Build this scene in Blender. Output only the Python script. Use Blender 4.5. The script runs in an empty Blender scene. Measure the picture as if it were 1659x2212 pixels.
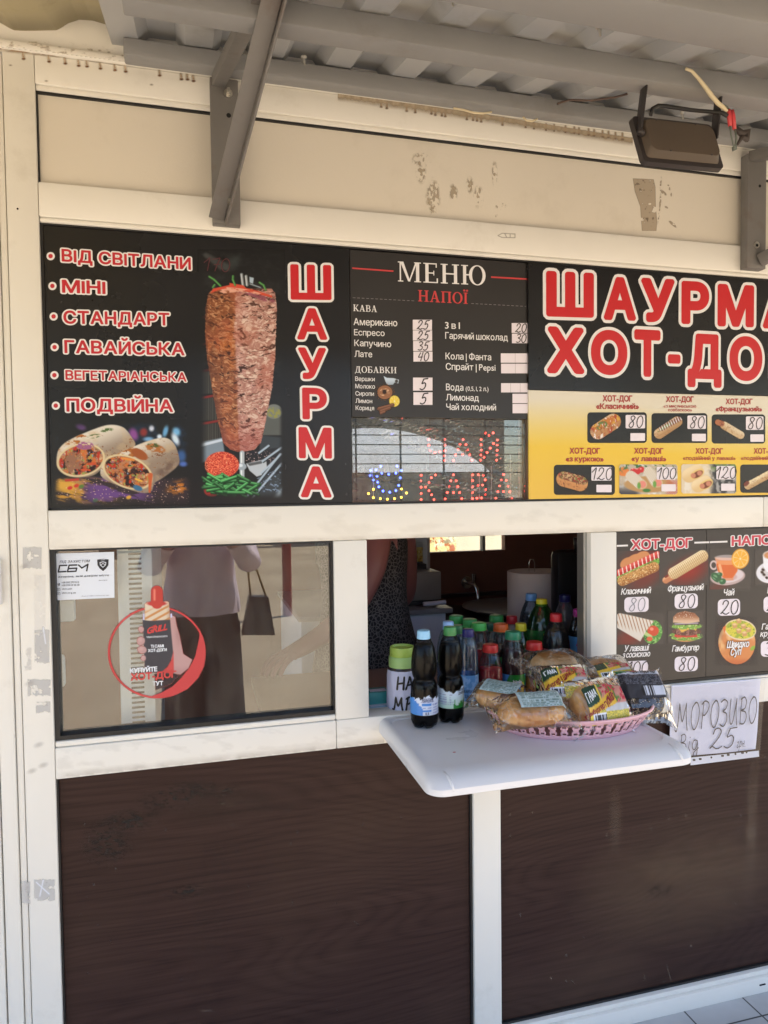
import bpy, bmesh, math, random
import numpy as np
from mathutils import Vector, Matrix
from mathutils.geometry import delaunay_2d_cdt

S = bpy.context.scene
COL = S.collection
R = math.radians
rng = random.Random(7)

# ---------------------------------------------------------------- camera, sky, sun, exposure
CAM = np.array([0.0, -1.7, 1.55])
ROT = np.array([[0.9654, -0.2603, -0.0119], [0.2597, 0.9649, -0.0378], [0.0213, 0.0334, 0.9992]])
FPX = 1529.8                     # focal length for a picture 1659 wide
cd = bpy.data.cameras.new('camera')
cam = bpy.data.objects.new('camera', cd)
COL.objects.link(cam)
_rx, _ry, _rz = Vector(ROT[0]), Vector(ROT[2]), Vector(-ROT[1])
cam.matrix_world = Matrix((( _rx.x, _ry.x, _rz.x, CAM[0]), (_rx.y, _ry.y, _rz.y, CAM[1]), (_rx.z, _ry.z, _rz.z, CAM[2]), (0, 0, 0, 1)))
cd.sensor_fit = 'HORIZONTAL'
cd.sensor_width = 36.0
cd.lens = 36.0 * FPX / 1659.0
cd.clip_start = 0.02
cd.clip_end = 500
S.camera = cam

SUN_EL, SUN_AZ = R(60), R(112)   # azimuth clockwise from +Y
W = bpy.data.worlds.new('World')
S.world = W
W.use_nodes = True
_n = W.node_tree.nodes
sky = _n.new('ShaderNodeTexSky')
sky.sky_type = 'NISHITA'
sky.sun_disc = False
sky.sun_elevation = SUN_EL
sky.sun_rotation = SUN_AZ
W.node_tree.links.new(sky.outputs[0], _n['Background'].inputs[0])
_n['Background'].inputs[1].default_value = 0.12
sl = bpy.data.lights.new('sun', 'SUN')
sl.energy = 4.0
sl.angle = R(0.5)
sl.color = (1.0, 0.94, 0.85)
so = bpy.data.objects.new('sun', sl)
COL.objects.link(so)
_d = Vector((math.sin(SUN_AZ) * math.cos(SUN_EL), math.cos(SUN_AZ) * math.cos(SUN_EL), math.sin(SUN_EL)))
so.rotation_euler = _d.to_track_quat('Z', 'Y').to_euler()
so.location = (0, -8, 12)
S.view_settings.view_transform = 'Standard'
S.view_settings.look = 'None'
S.view_settings.gamma = 1.0
S.view_settings.exposure = 1.74
S.cycles.transparent_max_bounces = 32
S.cycles.max_bounces = 8
S.cycles.diffuse_bounces = 5
S.cycles.glossy_bounces = 4
S.cycles.sample_clamp_indirect = 6.0

# ---------------------------------------------------------------- measuring helpers (facade is the plane y = 0, metres)
def P(x, y, Y=0.0):
    d = ROT.T @ np.array([(x - 829.5) / FPX, 1.0, -(y - 1106.0) / FPX])
    return CAM + d * (Y - CAM[1]) / d[1]
def crop(ox, oy, k):
    return lambda x, y: (ox + x / k, oy + y / k)
T1 = crop(0, 0, 2.0); T2 = crop(829.5, 0, 2.0); T3 = crop(54.9, 466.3, 2.3262); T4 = crop(740.6, 521.2, 3.666)
T5 = crop(1124.6, 548.6, 3.1048); T6 = crop(82.3, 1152.1, 2.4192); T7 = crop(768.05, 1141.1, 3.024)
T8 = crop(1289.2, 1124.6, 4.032); TB = crop(1042.4, 1261.8, 3.78); TS = crop(164.6, 1179.5, 4.32)
TC = crop(93.3, 1179.5, 9.755); TD = crop(411.5, 521.2, 3.9145); TW = crop(82.3, 877.8, 4.6523)
TI = crop(768.05, 1141.1, 5.498); TL = crop(1305.7, 109.7, 4.245); TK = crop(384, 0, 4.244); TP = crop(0, 1124.6, 2.0344)
TN = crop(795.5, 1508.7, 2.3262)

def lin(c):
    return tuple(((v / 255) / 12.92 if v <= 10.3 else ((v / 255 + 0.055) / 1.055) ** 2.4) for v in c)
_WREF = lin((240, 233, 217))
def A(r, g, b, k=1.0):           # surface colour of a thing that shows as this sRGB next to white plastic of 0.8
    c = lin((r, g, b))
    return tuple(min(0.9, 0.8 * k * c[i] / _WREF[i]) for i in range(3))
def A_np(rgb):
    c = np.asarray(rgb, float) / 255
    l = np.where(c <= 0.04045, c / 12.92, ((c + 0.055) / 1.055) ** 2.4)
    return np.minimum(0.9, 0.8 * l / np.array(_WREF))

# ---------------------------------------------------------------- materials
MATS = {}
def mat(name, rgb=(0.5, 0.5, 0.5), rough=0.5, metal=0.0, spec=0.5, var=0.0, vscale=8.0, bump=0.0, bscale=60.0, dirt=None, dscale=5.0, coat=0.0):
    if name in MATS: return MATS[name]
    m = bpy.data.materials.new(name); m.use_nodes = True
    nt = m.node_tree; N = nt.nodes; L = nt.links
    b = N['Principled BSDF']
    b.inputs['Base Color'].default_value = (*rgb, 1)
    b.inputs['Roughness'].default_value = rough
    b.inputs['Metallic'].default_value = metal
    b.inputs['Specular IOR Level'].default_value = spec
    b.inputs['Coat Weight'].default_value = coat
    tc = N.new('ShaderNodeTexCoord')
    col = None
    if var > 0:
        nz = N.new('ShaderNodeTexNoise'); nz.inputs['Scale'].default_value = vscale; nz.inputs['Detail'].default_value = 6
        L.new(tc.outputs['Object'], nz.inputs['Vector'])
        mr = N.new('ShaderNodeMapRange'); mr.inputs[3].default_value = 1 - var; mr.inputs[4].default_value = 1 + var
        L.new(nz.outputs[0], mr.inputs[0])
        mx = N.new('ShaderNodeMix'); mx.data_type = 'RGBA'; mx.blend_type = 'MULTIPLY'; mx.inputs[0].default_value = 1
        mx.inputs[6].default_value = (*rgb, 1)
        L.new(mr.outputs[0], mx.inputs[7]); col = mx.outputs[2]
        r2 = N.new('ShaderNodeMapRange'); r2.inputs[3].default_value = max(0, rough - 0.1); r2.inputs[4].default_value = min(1, rough + 0.12)
        L.new(nz.outputs[0], r2.inputs[0]); L.new(r2.outputs[0], b.inputs['Roughness'])
    if dirt is not None:
        nz = N.new('ShaderNodeTexNoise'); nz.inputs['Scale'].default_value = dscale; nz.inputs['Detail'].default_value = 10; nz.inputs['Roughness'].default_value = 0.7
        mp = N.new('ShaderNodeMapping'); mp.inputs['Scale'].default_value = (1, 1, 1.0)
        L.new(tc.outputs['Object'], mp.inputs[0]); L.new(mp.outputs[0], nz.inputs['Vector'])
        rp = N.new('ShaderNodeValToRGB'); rp.color_ramp.elements[0].position = 0.56; rp.color_ramp.elements[1].position = 0.78
        rp.color_ramp.elements[1].color = (0.6, 0.6, 0.6, 1)
        L.new(nz.outputs[0], rp.inputs[0])
        mx = N.new('ShaderNodeMix'); mx.data_type = 'RGBA'
        L.new(rp.outputs[0], mx.inputs[0])
        if col is not None: L.new(col, mx.inputs[6])
        else: mx.inputs[6].default_value = (*rgb, 1)
        mx.inputs[7].default_value = (*dirt, 1); col = mx.outputs[2]
    if col is not None: L.new(col, b.inputs['Base Color'])
    if bump > 0:
        nz = N.new('ShaderNodeTexNoise'); nz.inputs['Scale'].default_value = bscale; nz.inputs['Detail'].default_value = 5
        L.new(tc.outputs['Object'], nz.inputs['Vector'])
        bp = N.new('ShaderNodeBump'); bp.inputs['Strength'].default_value = bump; bp.inputs['Distance'].default_value = 0.002
        L.new(nz.outputs[0], bp.inputs['Height']); L.new(bp.outputs[0], b.inputs['Normal'])
    MATS[name] = m
    return m

def emis(name, rgb, s):
    if name in MATS: return MATS[name]
    m = bpy.data.materials.new(name); m.use_nodes = True
    b = m.node_tree.nodes['Principled BSDF']
    b.inputs['Base Color'].default_value = (*rgb, 1)
    b.inputs['Emission Color'].default_value = (*rgb, 1); b.inputs['Emission Strength'].default_value = s
    MATS[name] = m; return m

def clear(name, tint, refl=0.08, rough=0.03, facing=0.5, body=0.0, bodycol=(0.8, 0.8, 0.8), ior=1.45, bump=0.0, bscale=40.0, smear=0.0, crease_glint=0.0):
    """thin clear sheet: tinted see-through + mirror reflection that grows at grazing angles + a little body colour"""
    if name in MATS: return MATS[name]
    m = bpy.data.materials.new(name); m.use_nodes = True
    nt = m.node_tree; N = nt.nodes; L = nt.links
    N.remove(N['Principled BSDF'])
    tr = N.new('ShaderNodeBsdfTransparent'); tr.inputs[0].default_value = (*tint, 1)
    gl = N.new('ShaderNodeBsdfGlossy'); gl.inputs['Roughness'].default_value = rough
    lw = N.new('ShaderNodeFresnel'); lw.inputs[0].default_value = ior
    ma = N.new('ShaderNodeMath'); ma.operation = 'MULTIPLY_ADD'; ma.inputs[1].default_value = facing; ma.inputs[2].default_value = refl; ma.use_clamp = True
    L.new(lw.outputs[0], ma.inputs[0])
    mx = N.new('ShaderNodeMixShader'); L.new(ma.outputs[0], mx.inputs[0])
    L.new(tr.outputs[0], mx.inputs[1]); L.new(gl.outputs[0], mx.inputs[2])
    out = mx.outputs[0]
    if body > 0:
        df = N.new('ShaderNodeBsdfDiffuse'); df.inputs[0].default_value = (*bodycol, 1)
        m2 = N.new('ShaderNodeMixShader'); m2.inputs[0].default_value = body
        if smear:
            tc = N.new('ShaderNodeTexCoord'); mp = N.new('ShaderNodeMapping'); mp.inputs['Scale'].default_value = (9, 1, 2.2); mp.inputs['Rotation'].default_value = (0, 0.5, 0)
            nz = N.new('ShaderNodeTexNoise'); nz.inputs['Scale'].default_value = 1.6; nz.inputs['Detail'].default_value = 8; nz.inputs['Roughness'].default_value = 0.65
            L.new(tc.outputs['Object'], mp.inputs[0]); L.new(mp.outputs[0], nz.inputs['Vector'])
            mr = N.new('ShaderNodeMapRange'); mr.inputs[1].default_value = 0.42; mr.inputs[2].default_value = 0.75; mr.inputs[3].default_value = body * 0.3; mr.inputs[4].default_value = smear
            L.new(nz.outputs[0], mr.inputs[0]); L.new(mr.outputs[0], m2.inputs[0])
        if crease_glint:  # white diffuse lines along film folds, painted in as bright glints
            tc = N.new('ShaderNodeTexCoord'); w1 = N.new('ShaderNodeTexNoise'); w1.inputs['Scale'].default_value = 30; L.new(tc.outputs['Object'], w1.inputs['Vector'])
            va = N.new('ShaderNodeVectorMath'); va.operation = 'MULTIPLY_ADD'; va.inputs[1].default_value = (0.03, 0.03, 0.03); L.new(w1.outputs['Color'], va.inputs[0]); L.new(tc.outputs['Object'], va.inputs[2])
            vo = N.new('ShaderNodeTexVoronoi'); vo.feature = 'DISTANCE_TO_EDGE'; vo.inputs['Scale'].default_value = 48; L.new(va.outputs[0], vo.inputs['Vector'])
            mr = N.new('ShaderNodeMapRange'); mr.inputs[1].default_value = 0.0; mr.inputs[2].default_value = 0.05; mr.inputs[3].default_value = crease_glint; mr.inputs[4].default_value = body; L.new(vo.outputs['Distance'], mr.inputs[0])
            w2 = N.new('ShaderNodeTexNoise'); w2.inputs['Scale'].default_value = 22; L.new(tc.outputs['Object'], w2.inputs['Vector'])
            m3 = N.new('ShaderNodeMapRange'); m3.inputs[1].default_value = 0.45; m3.inputs[2].default_value = 0.62; L.new(w2.outputs[0], m3.inputs[0])
            mu = N.new('ShaderNodeMath'); mu.operation = 'MULTIPLY'; L.new(mr.outputs[0], mu.inputs[0]); L.new(m3.outputs[0], mu.inputs[1]); L.new(mu.outputs[0], m2.inputs[0])
        L.new(out, m2.inputs[1]); L.new(df.outputs[0], m2.inputs[2]); out = m2.outputs[0]
    if bump > 0:
        tc = N.new('ShaderNodeTexCoord'); nz = N.new('ShaderNodeTexNoise'); nz.inputs['Scale'].default_value = bscale; nz.inputs['Detail'].default_value = 3
        L.new(tc.outputs['Object'], nz.inputs['Vector'])
        bp = N.new('ShaderNodeBump'); bp.inputs['Strength'].default_value = bump; bp.inputs['Distance'].default_value = 0.004
        L.new(nz.outputs[0], bp.inputs['Height']); L.new(bp.outputs[0], gl.inputs['Normal'])
    L.new(out, N['Material Output'].inputs[0])
    MATS[name] = m; return m

def printmat(name, rough=0.3, alpha=False, spec=0.5, bump=0.0):
    """printed film: colour comes from the print itself (per-vertex ink)"""
    if name in MATS: return MATS[name]
    m = bpy.data.materials.new(name); m.use_nodes = True
    nt = m.node_tree; N = nt.nodes; L = nt.links; b = N['Principled BSDF']
    at = N.new('ShaderNodeAttribute'); at.attribute_name = 'ink'
    L.new(at.outputs['Color'], b.inputs['Base Color'])
    b.inputs['Roughness'].default_value = rough
    b.inputs['Specular IOR Level'].default_value = spec
    if alpha:
        L.new(at.outputs['Alpha'], b.inputs['Alpha'])
    if bump:
        tc = N.new('ShaderNodeTexCoord'); nz = N.new('ShaderNodeTexNoise'); nz.inputs['Scale'].default_value = 90
        L.new(tc.outputs['Object'], nz.inputs['Vector'])
        bp = N.new('ShaderNodeBump'); bp.inputs['Strength'].default_value = bump; bp.inputs['Distance'].default_value = 0.002
        L.new(nz.outputs[0], bp.inputs['Height']); L.new(bp.outputs[0], b.inputs['Normal'])
    MATS[name] = m; return m

# ---------------------------------------------------------------- objects
def thing(name, label, cat, loc=(0, 0, 0), group=None):
    o = bpy.data.objects.new(name, None); COL.objects.link(o)
    o.location = loc; o.empty_display_size = 0.05
    o['label'] = label; o['category'] = cat
    if group: o['group'] = group
    return o
def tag(o, label, cat, group=None):
    o['label'] = label; o['category'] = cat
    if group: o['group'] = group
    return o
def link(name, me, mats, parent=None, smooth=False):
    o = bpy.data.objects.new(name, me); COL.objects.link(o)
    for m in (mats if isinstance(mats, (list, tuple)) else [mats]): me.materials.append(m)
    if parent is not None:
        o.parent = parent
        if parent.type == 'EMPTY': o.matrix_parent_inverse = Matrix.Translation(-parent.location)
    if smooth:
        for p in me.polygons: p.use_smooth = True
    return o
class MB:
    """collects shapes in world coordinates; build() links them as ONE mesh object"""
    def __init__(s): s.v = []; s.f = []; s.m = []; s.ends = []
    def add(s, vs, fs, mi=0):
        n = len(s.v); s.v += [tuple(map(float, v)) for v in vs]; s.f += [tuple(i + n for i in f) for f in fs]; s.m += [mi] * len(fs); s.ends.append((len(s.v), len(s.f))); return s
    def box(s, x0, x1, y0, y1, z0, z1, bev=0.0015, mi=0):
        return s.obox(((x0 + x1) / 2, (y0 + y1) / 2, (z0 + z1) / 2), (x1 - x0, y1 - y0, z1 - z0), None, bev, mi)
    def obox(s, c, d, M=None, bev=0.0015, mi=0):
        bm = bmesh.new(); bmesh.ops.create_cube(bm, size=1)
        for v in bm.verts: v.co = Vector((v.co.x * d[0], v.co.y * d[1], v.co.z * d[2]))
        if bev > 0: bmesh.ops.bevel(bm, geom=list(bm.edges), offset=min(bev, min(d) * 0.45), segments=2, affect='EDGES', profile=0.5)
        bm.verts.index_update()
        c = Vector(c)
        vs = [(M @ v.co if M is not None else v.co) + c for v in bm.verts]
        s.add(vs, [[v.index for v in f.verts] for f in bm.faces], mi); bm.free(); return s
    def bar(s, a, b, w, h, up=(0, 0, 1), bev=0.001, mi=0):
        a, b = Vector(a), Vector(b); d = (b - a); l = d.length; d.normalize()
        x = d.cross(Vector(up)); x.normalize(); z = x.cross(d)
        M = Matrix((x, d, z)).transposed()
        return s.obox((a + b) / 2, (w, l, h), M, bev, mi)
    def tube(s, pts, r, n=8, mi=0, cap=True):
        pts = [Vector(p) for p in pts]; rs = r if isinstance(r, (list, tuple)) else [r] * len(pts)
        vs = []; fs = []; pu = None
        for i, p in enumerate(pts):
            t = (pts[min(i + 1, len(pts) - 1)] - pts[max(i - 1, 0)]).normalized()
            if pu is None: pu = t.orthogonal().normalized()
            u = (pu - t * pu.dot(t)).normalized(); pu = u; w = t.cross(u)
            for k in range(n):
                a = 2 * math.pi * k / n; vs.append(p + (u * math.cos(a) + w * math.sin(a)) * rs[i])
        for i in range(len(pts) - 1):
            for k in range(n): fs.append((i * n + k, i * n + (k + 1) % n, (i + 1) * n + (k + 1) % n, (i + 1) * n + k))
        if cap: fs += [tuple(range(n))[::-1], tuple((len(pts) - 1) * n + k for k in range(n))]
        return s.add(vs, fs, mi)
    def lathe(s, prof, c, n=24, mi=0, M=None, lobes=None):
        """prof: (radius, height) from bottom to top about a vertical axis at c"""
        vs = []; fs = []; c = Vector(c)
        for j, (r, z) in enumerate(prof):
            for k in range(n):
                a = 2 * math.pi * k / n
                rr, zz = r, z
                if lobes is not None: rr, zz = lobes(r, z, a)
                v = Vector((rr * math.cos(a), rr * math.sin(a), zz))
                vs.append((M @ v if M is not None else v) + c)
        for j in range(len(prof) - 1):
            for k in range(n): fs.append((j * n + k, j * n + (k + 1) % n, (j + 1) * n + (k + 1) % n, (j + 1) * n + k))
        if prof[0][0] > 1e-6: fs.append(tuple(range(n))[::-1])
        if prof[-1][0] > 1e-6: fs.append(tuple((len(prof) - 1) * n + k for k in range(n)))
        return s.add(vs, fs, mi)
    def ball(s, c, r, n=10, mi=0):
        r = r if isinstance(r, (tuple, list)) else (r, r, r)
        vs = []; fs = []
        for j in range(n + 1):
            p = math.pi * j / n
            for k in range(2 * n):
                a = math.pi * k / n; vs.append((c[0] + r[0] * math.sin(p) * math.cos(a), c[1] + r[1] * math.sin(p) * math.sin(a), c[2] - r[2] * math.cos(p)))
        for j in range(n):
            for k in range(2 * n): fs.append((j * 2 * n + k, j * 2 * n + (k + 1) % (2 * n), (j + 1) * 2 * n + (k + 1) % (2 * n), (j + 1) * 2 * n + k))
        return s.add(vs, fs, mi)
    def prism(s, poly, y0, y1, mi=0):
        """polygon of (x, z) points extruded from y0 to y1"""
        n = len(poly); vs = [(x, y0, z) for x, z in poly] + [(x, y1, z) for x, z in poly]
        fs = [tuple(range(n)), tuple(range(2 * n - 1, n - 1, -1))] + [(i, i + n, (i + 1) % n + n, (i + 1) % n) for i in range(n)]
        return s.add(vs, fs, mi)
    def build_each(s, name, mats, parent=None, smooth=False, per=1):
        """one object for every `per` shapes collected"""
        ends = s.ends[per - 1::per]; v0 = f0 = 0; out = []
        for ve, fe in ends:
            b = MB(); b.v = s.v[v0:ve]; b.f = [tuple(i - v0 for i in f) for f in s.f[f0:fe]]; b.m = s.m[f0:fe]
            out.append(b.build(name, mats, parent, smooth)); v0, f0 = ve, fe
        return out
    def build(s, name, mats, parent=None, smooth=False, fix=True):
        me = bpy.data.meshes.new(name); me.from_pydata(s.v, [], s.f)
        if fix:
            bm = bmesh.new(); bm.from_mesh(me)
            bmesh.ops.recalc_face_normals(bm, faces=list(bm.faces)); bm.to_mesh(me); bm.free()
        o = link(name, me, mats, parent)
        me.polygons.foreach_set('material_index', s.m)
        if smooth:
            me.polygons.foreach_set('use_smooth', [True] * len(me.polygons))
            if smooth != 'all':
                try: me.set_sharp_from_angle(angle=R(38))
                except Exception: pass
        me.update()
        return o

# ---------------------------------------------------------------- lettering
_tc = {}
def _contours(body):
    """outlines of a printed word as polygons, cap height scaled to 1"""
    if body in _tc: return _tc[body]
    c = bpy.data.curves.new('word', 'FONT'); c.body = body; c.size = 1.0
    o = bpy.data.objects.new('word', c); COL.objects.link(o)
    dg = bpy.context.evaluated_depsgraph_get()
    cu = o.evaluated_get(dg).to_curve(dg, apply_modifiers=False)
    out = []
    for sp in cu.splines:
        bp = sp.bezier_points; n = len(bp); pts = []
        for i in range(n):
            p0, p3 = bp[i], bp[(i + 1) % n]
            a, b, cc, d = p0.co.xy, p0.handle_right.xy, p3.handle_left.xy, p3.co.xy
            straight = (abs((b - a).cross(d - a)) + abs((cc - a).cross(d - a))) < 1e-5
            for k in range(1 if straight else 4):
                t = k / 4; u = 1 - t
                q = a * u ** 3 + b * 3 * u * u * t + cc * 3 * u * t * t + d * t ** 3
                if not pts or (q - pts[-1]).length > 1e-4: pts.append(q.copy())
        if len(pts) > 2 and (pts[0] - pts[-1]).length < 1e-4: pts.pop()
        if len(pts) > 2: out.append(np.array([(p.x, p.y) for p in pts]))
    o.to_curve_clear() if hasattr(o, 'to_curve_clear') else None
    bpy.data.objects.remove(o); bpy.data.curves.remove(c)
    _tc[body] = out
    return out
_H = _contours('H'); CAPH = max(c[:, 1].max() for c in _H)

def _area(c): x, y = c[:, 0], c[:, 1]; return 0.5 * np.sum(x * np.roll(y, -1) - np.roll(x, -1) * y)
def _grow(c, d, sgn):
    """move a contour outward of the ink by d, rounding the corners"""
    if abs(d) < 1e-6: return c
    n = len(c); out = []
    for i in range(n):
        p, q, r = c[i - 1], c[i], c[(i + 1) % n]
        e1 = q - p; e2 = r - q; l1 = np.hypot(*e1) or 1e-9; l2 = np.hypot(*e2) or 1e-9
        n1 = np.array([e1[1], -e1[0]]) / l1 * sgn; n2 = np.array([e2[1], -e2[0]]) / l2 * sgn
        cr = (e1[0] * e2[1] - e1[1] * e2[0]) / (l1 * l2) * sgn; dt = float(np.clip(n1 @ n2, -1, 1))
        if cr > 0.05 and d > 0:
            ang = math.acos(dt); m = max(1, int(ang / 0.5))
            for k in range(m + 1):
                t = k / m; v = n1 * (1 - t) + n2 * t; v = v / (np.hypot(*v) or 1); out.append(q + v * d)
        else:
            v = n1 + n2; L = np.hypot(*v)
            v = v / L if L > 1e-6 else n1
            out.append(q + v * d / max(0.35, float(v @ n1)))
    return np.array(out)
def fill(cs):
    """non-zero winding fill of overlapping outlines -> flat triangles without overlaps"""
    V = []; Ed = []
    for c in cs:
        n = len(V); V += [Vector((float(p[0]), float(p[1]))) for p in c]; Ed += [(n + i, n + (i + 1) % len(c)) for i in range(len(c))]
    r = delaunay_2d_cdt(V, Ed, [], 0, 1e-6)
    vv = np.array([(p.x, p.y) for p in r[0]]); tt = np.array([f for f in r[2] if len(f) == 3], int).reshape(-1, 3)
    if not len(tt): return vv, []
    cen = vv[tt].mean(1); w = np.zeros(len(cen))
    for c in cs:
        a = c; b = np.roll(c, -1, 0)
        x, y = cen[:, 0:1], cen[:, 1:2]
        up = (a[:, 1] <= y) & (b[:, 1] > y); dn = (a[:, 1] > y) & (b[:, 1] <= y)
        isl = (b[:, 0] - a[:, 0]) * (y - a[:, 1]) - (x - a[:, 0]) * (b[:, 1] - a[:, 1])
        w += (up & (isl > 0)).sum(1) - (dn & (isl < 0)).sum(1)
    keep = np.abs(w) > 0.5
    return vv, [tuple(int(i) for i in f) for f in tt[keep]]
_fc = {}
SERIF = {}
def _rc(x0, y0, x1, y1): return [(x0, y0), (x1, y0), (x1, y1), (x0, y1)]
def _stem(x, w=0.15, s=0.09): return [_rc(x, 0, x + w, 1), _rc(x - s, 0, x + w + s, 0.05), _rc(x - s, 0.95, x + w + s, 1)]
def _oval(cx, cy, rx, ry, t, tt):
    A_ = np.linspace(0, 2 * math.pi, 29)[:-1]
    return [[(cx + rx * math.cos(a), cy + ry * math.sin(a)) for a in A_], [(cx + (rx - t) * math.cos(a), cy + (ry - tt) * math.sin(a)) for a in A_][::-1]]
def _half(x, y0, y1, rx, t=0.14, tt=0.06):
    cy, ry = (y0 + y1) / 2, (y1 - y0) / 2; A_ = np.linspace(-math.pi / 2, math.pi / 2, 13)
    o = [(x, y0)] + [(x + rx * 0.5 + rx * 0.5 * math.cos(a), cy + ry * math.sin(a)) for a in A_] + [(x, y1)]
    i = [(x, y0 + tt)] + [(x + rx * 0.5 + (rx * 0.5 - t) * math.cos(a), cy + (ry - tt) * math.sin(a)) for a in A_] + [(x, y1 - tt)]
    return [o, i[::-1]]
SERIF['Н'] = (0.86, _stem(0.09) + _stem(0.62) + [_rc(0.2, 0.47, 0.65, 0.54)])
SERIF['П'] = (0.86, _stem(0.09) + _stem(0.62) + [_rc(0.2, 0.94, 0.65, 1.0)])
SERIF['Е'] = (0.7, _stem(0.09) + [_rc(0.2, 0, 0.66, 0.055), _rc(0.2, 0.945, 0.62, 1), _rc(0.2, 0.47, 0.5, 0.53), _rc(0.61, 0, 0.67, 0.24), _rc(0.57, 0.78, 0.62, 1), _rc(0.46, 0.38, 0.5, 0.62)])
SERIF['М'] = (1.06, [_rc(0.08, 0, 0.14, 1), _rc(0, 0, 0.24, 0.05), _rc(0, 0.95, 0.2, 1), [(0.46, 0.02), (0.56, 0.02), (0.25, 1), (0.1, 1)], [(0.48, 0.02), (0.54, 0.02), (0.88, 1), (0.8, 1)]] + _stem(0.82, 0.15, 0.08))
SERIF['О'] = (0.84, _oval(0.42, 0.5, 0.42, 0.52, 0.15, 0.05))
SERIF['Ю'] = (1.16, _stem(0.09) + [_rc(0.2, 0.47, 0.42, 0.54)] + _oval(0.77, 0.5, 0.4, 0.52, 0.15, 0.05))
SERIF['А'] = (0.86, [[(0.1, 0), (0.17, 0), (0.45, 1), (0.38, 1)], [(0.6, 0), (0.77, 0), (0.49, 1), (0.36, 1)], _rc(0.22, 0.3, 0.6, 0.36), _rc(0, 0, 0.27, 0.05), _rc(0.5, 0, 0.86, 0.05)])
SERIF['Ї'] = (0.36, _stem(0.1) + [_oval(0.06, 1.2, 0.085, 0.085, 0.02, 0.02)[0], _oval(0.3, 1.2, 0.085, 0.085, 0.02, 0.02)[0]])
SERIF['К'] = (0.82, _stem(0.09) + [[(0.24, 0.4), (0.3, 0.36), (0.7, 0.97), (0.62, 0.97)], [(0.4, 0.56), (0.3, 0.46), (0.62, 0.02), (0.8, 0.02)], _rc(0.52, 0, 0.84, 0.05), _rc(0.52, 0.95, 0.78, 1)])
SERIF['В'] = (0.74, _stem(0.09)[:1] + [_rc(0, 0, 0.3, 0.05), _rc(0, 0.95, 0.3, 1)] + _half(0.16, 0, 0.54, 0.56) + _half(0.16, 0.48, 1.0, 0.5))
SERIF['Б'] = (0.74, _stem(0.09)[:1] + [_rc(0, 0, 0.3, 0.05), _rc(0, 0.95, 0.64, 1), _rc(0.59, 0.78, 0.64, 1)] + _half(0.16, 0, 0.56, 0.56))
SERIF['Д'] = (0.88, [[(0.12, 0.03), (0.2, 0.03), (0.4, 1), (0.3, 1)], _rc(0.55, 0.03, 0.7, 1), _rc(0.24, 0.95, 0.78, 1), _rc(0, 0, 0.86, 0.055), _rc(0, -0.2, 0.055, 0.05), _rc(0.81, -0.2, 0.865, 0.05)])
SERIF['И'] = (0.86, _stem(0.09) + _stem(0.62) + [[(0.2, 0.05), (0.24, 0.18), (0.66, 0.95), (0.66, 0.82)]])
def word(body, grow=0.0, font='sans', track=0.0):
    """(verts, tris) with cap height 1 and ink starting at x = 0, plus ink width without growth"""
    key = (body, round(grow, 4), font, track)
    if key in _fc: return _fc[key]
    if font == 'serif':
        cs = []; x = 0
        for ch in body:
            if ch == ' ': x += 0.4; continue
            w_, polys = SERIF[ch]
            cs += [np.array(p, float) + np.array([x, 0]) for p in polys]; x += w_ + 0.1
    else:
        cs = []; x = 0
        for ch in body:
            if ch == ' ': x += 0.33 + track; continue
            if ch in 'ІЇ':
                g = [np.array([(0.0, 0), (0.13, 0), (0.13, 1), (0.0, 1)], float)]
                if ch == 'Ї':
                    g = [g[0] + np.array([0.11, 0])] + [np.array([(dx + 0.075 * math.cos(t), 1.2 + 0.075 * math.sin(t)) for t in np.linspace(0, 2 * math.pi, 9)[:-1]]) for dx in (0.06, 0.29)]
            else:
                g = [c / CAPH for c in _contours(ch)]
            if not g: x += 0.3; continue
            if sum(_area(c) for c in g) < 0: g = [c[::-1] for c in g]
            x0 = min(c[:, 0].min() for c in g); x1 = max(c[:, 0].max() for c in g)
            cs += [c + np.array([x - x0, 0]) for c in g]
            x += x1 - x0 + 0.13 + track
    mx = min(c[:, 0].min() for c in cs); cs = [c - np.array([mx, 0]) for c in cs]
    wid = max(c[:, 0].max() for c in cs)
    sgn = 1.0
    if grow: cs = [_grow(c, grow, sgn) for c in cs]
    vv, tt = fill(cs)
    _fc[key] = (vv, tt, wid)
    return _fc[key]
def smooth_line(pts, n=6):
    pts = [np.array(p, float) for p in pts]
    if len(pts) < 3: return pts
    out = []
    for i in range(len(pts) - 1):
        p0, p1, p2, p3 = pts[max(i - 1, 0)], pts[i], pts[i + 1], pts[min(i + 2, len(pts) - 1)]
        for k in range(n):
            t = k / n
            out.append(0.5 * (2 * p1 + (p2 - p0) * t + (2 * p0 - 5 * p1 + 4 * p2 - p3) * t * t + (3 * p1 - p0 - 3 * p2 + p3) * t ** 3))
    out.append(pts[-1]); return out
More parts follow.
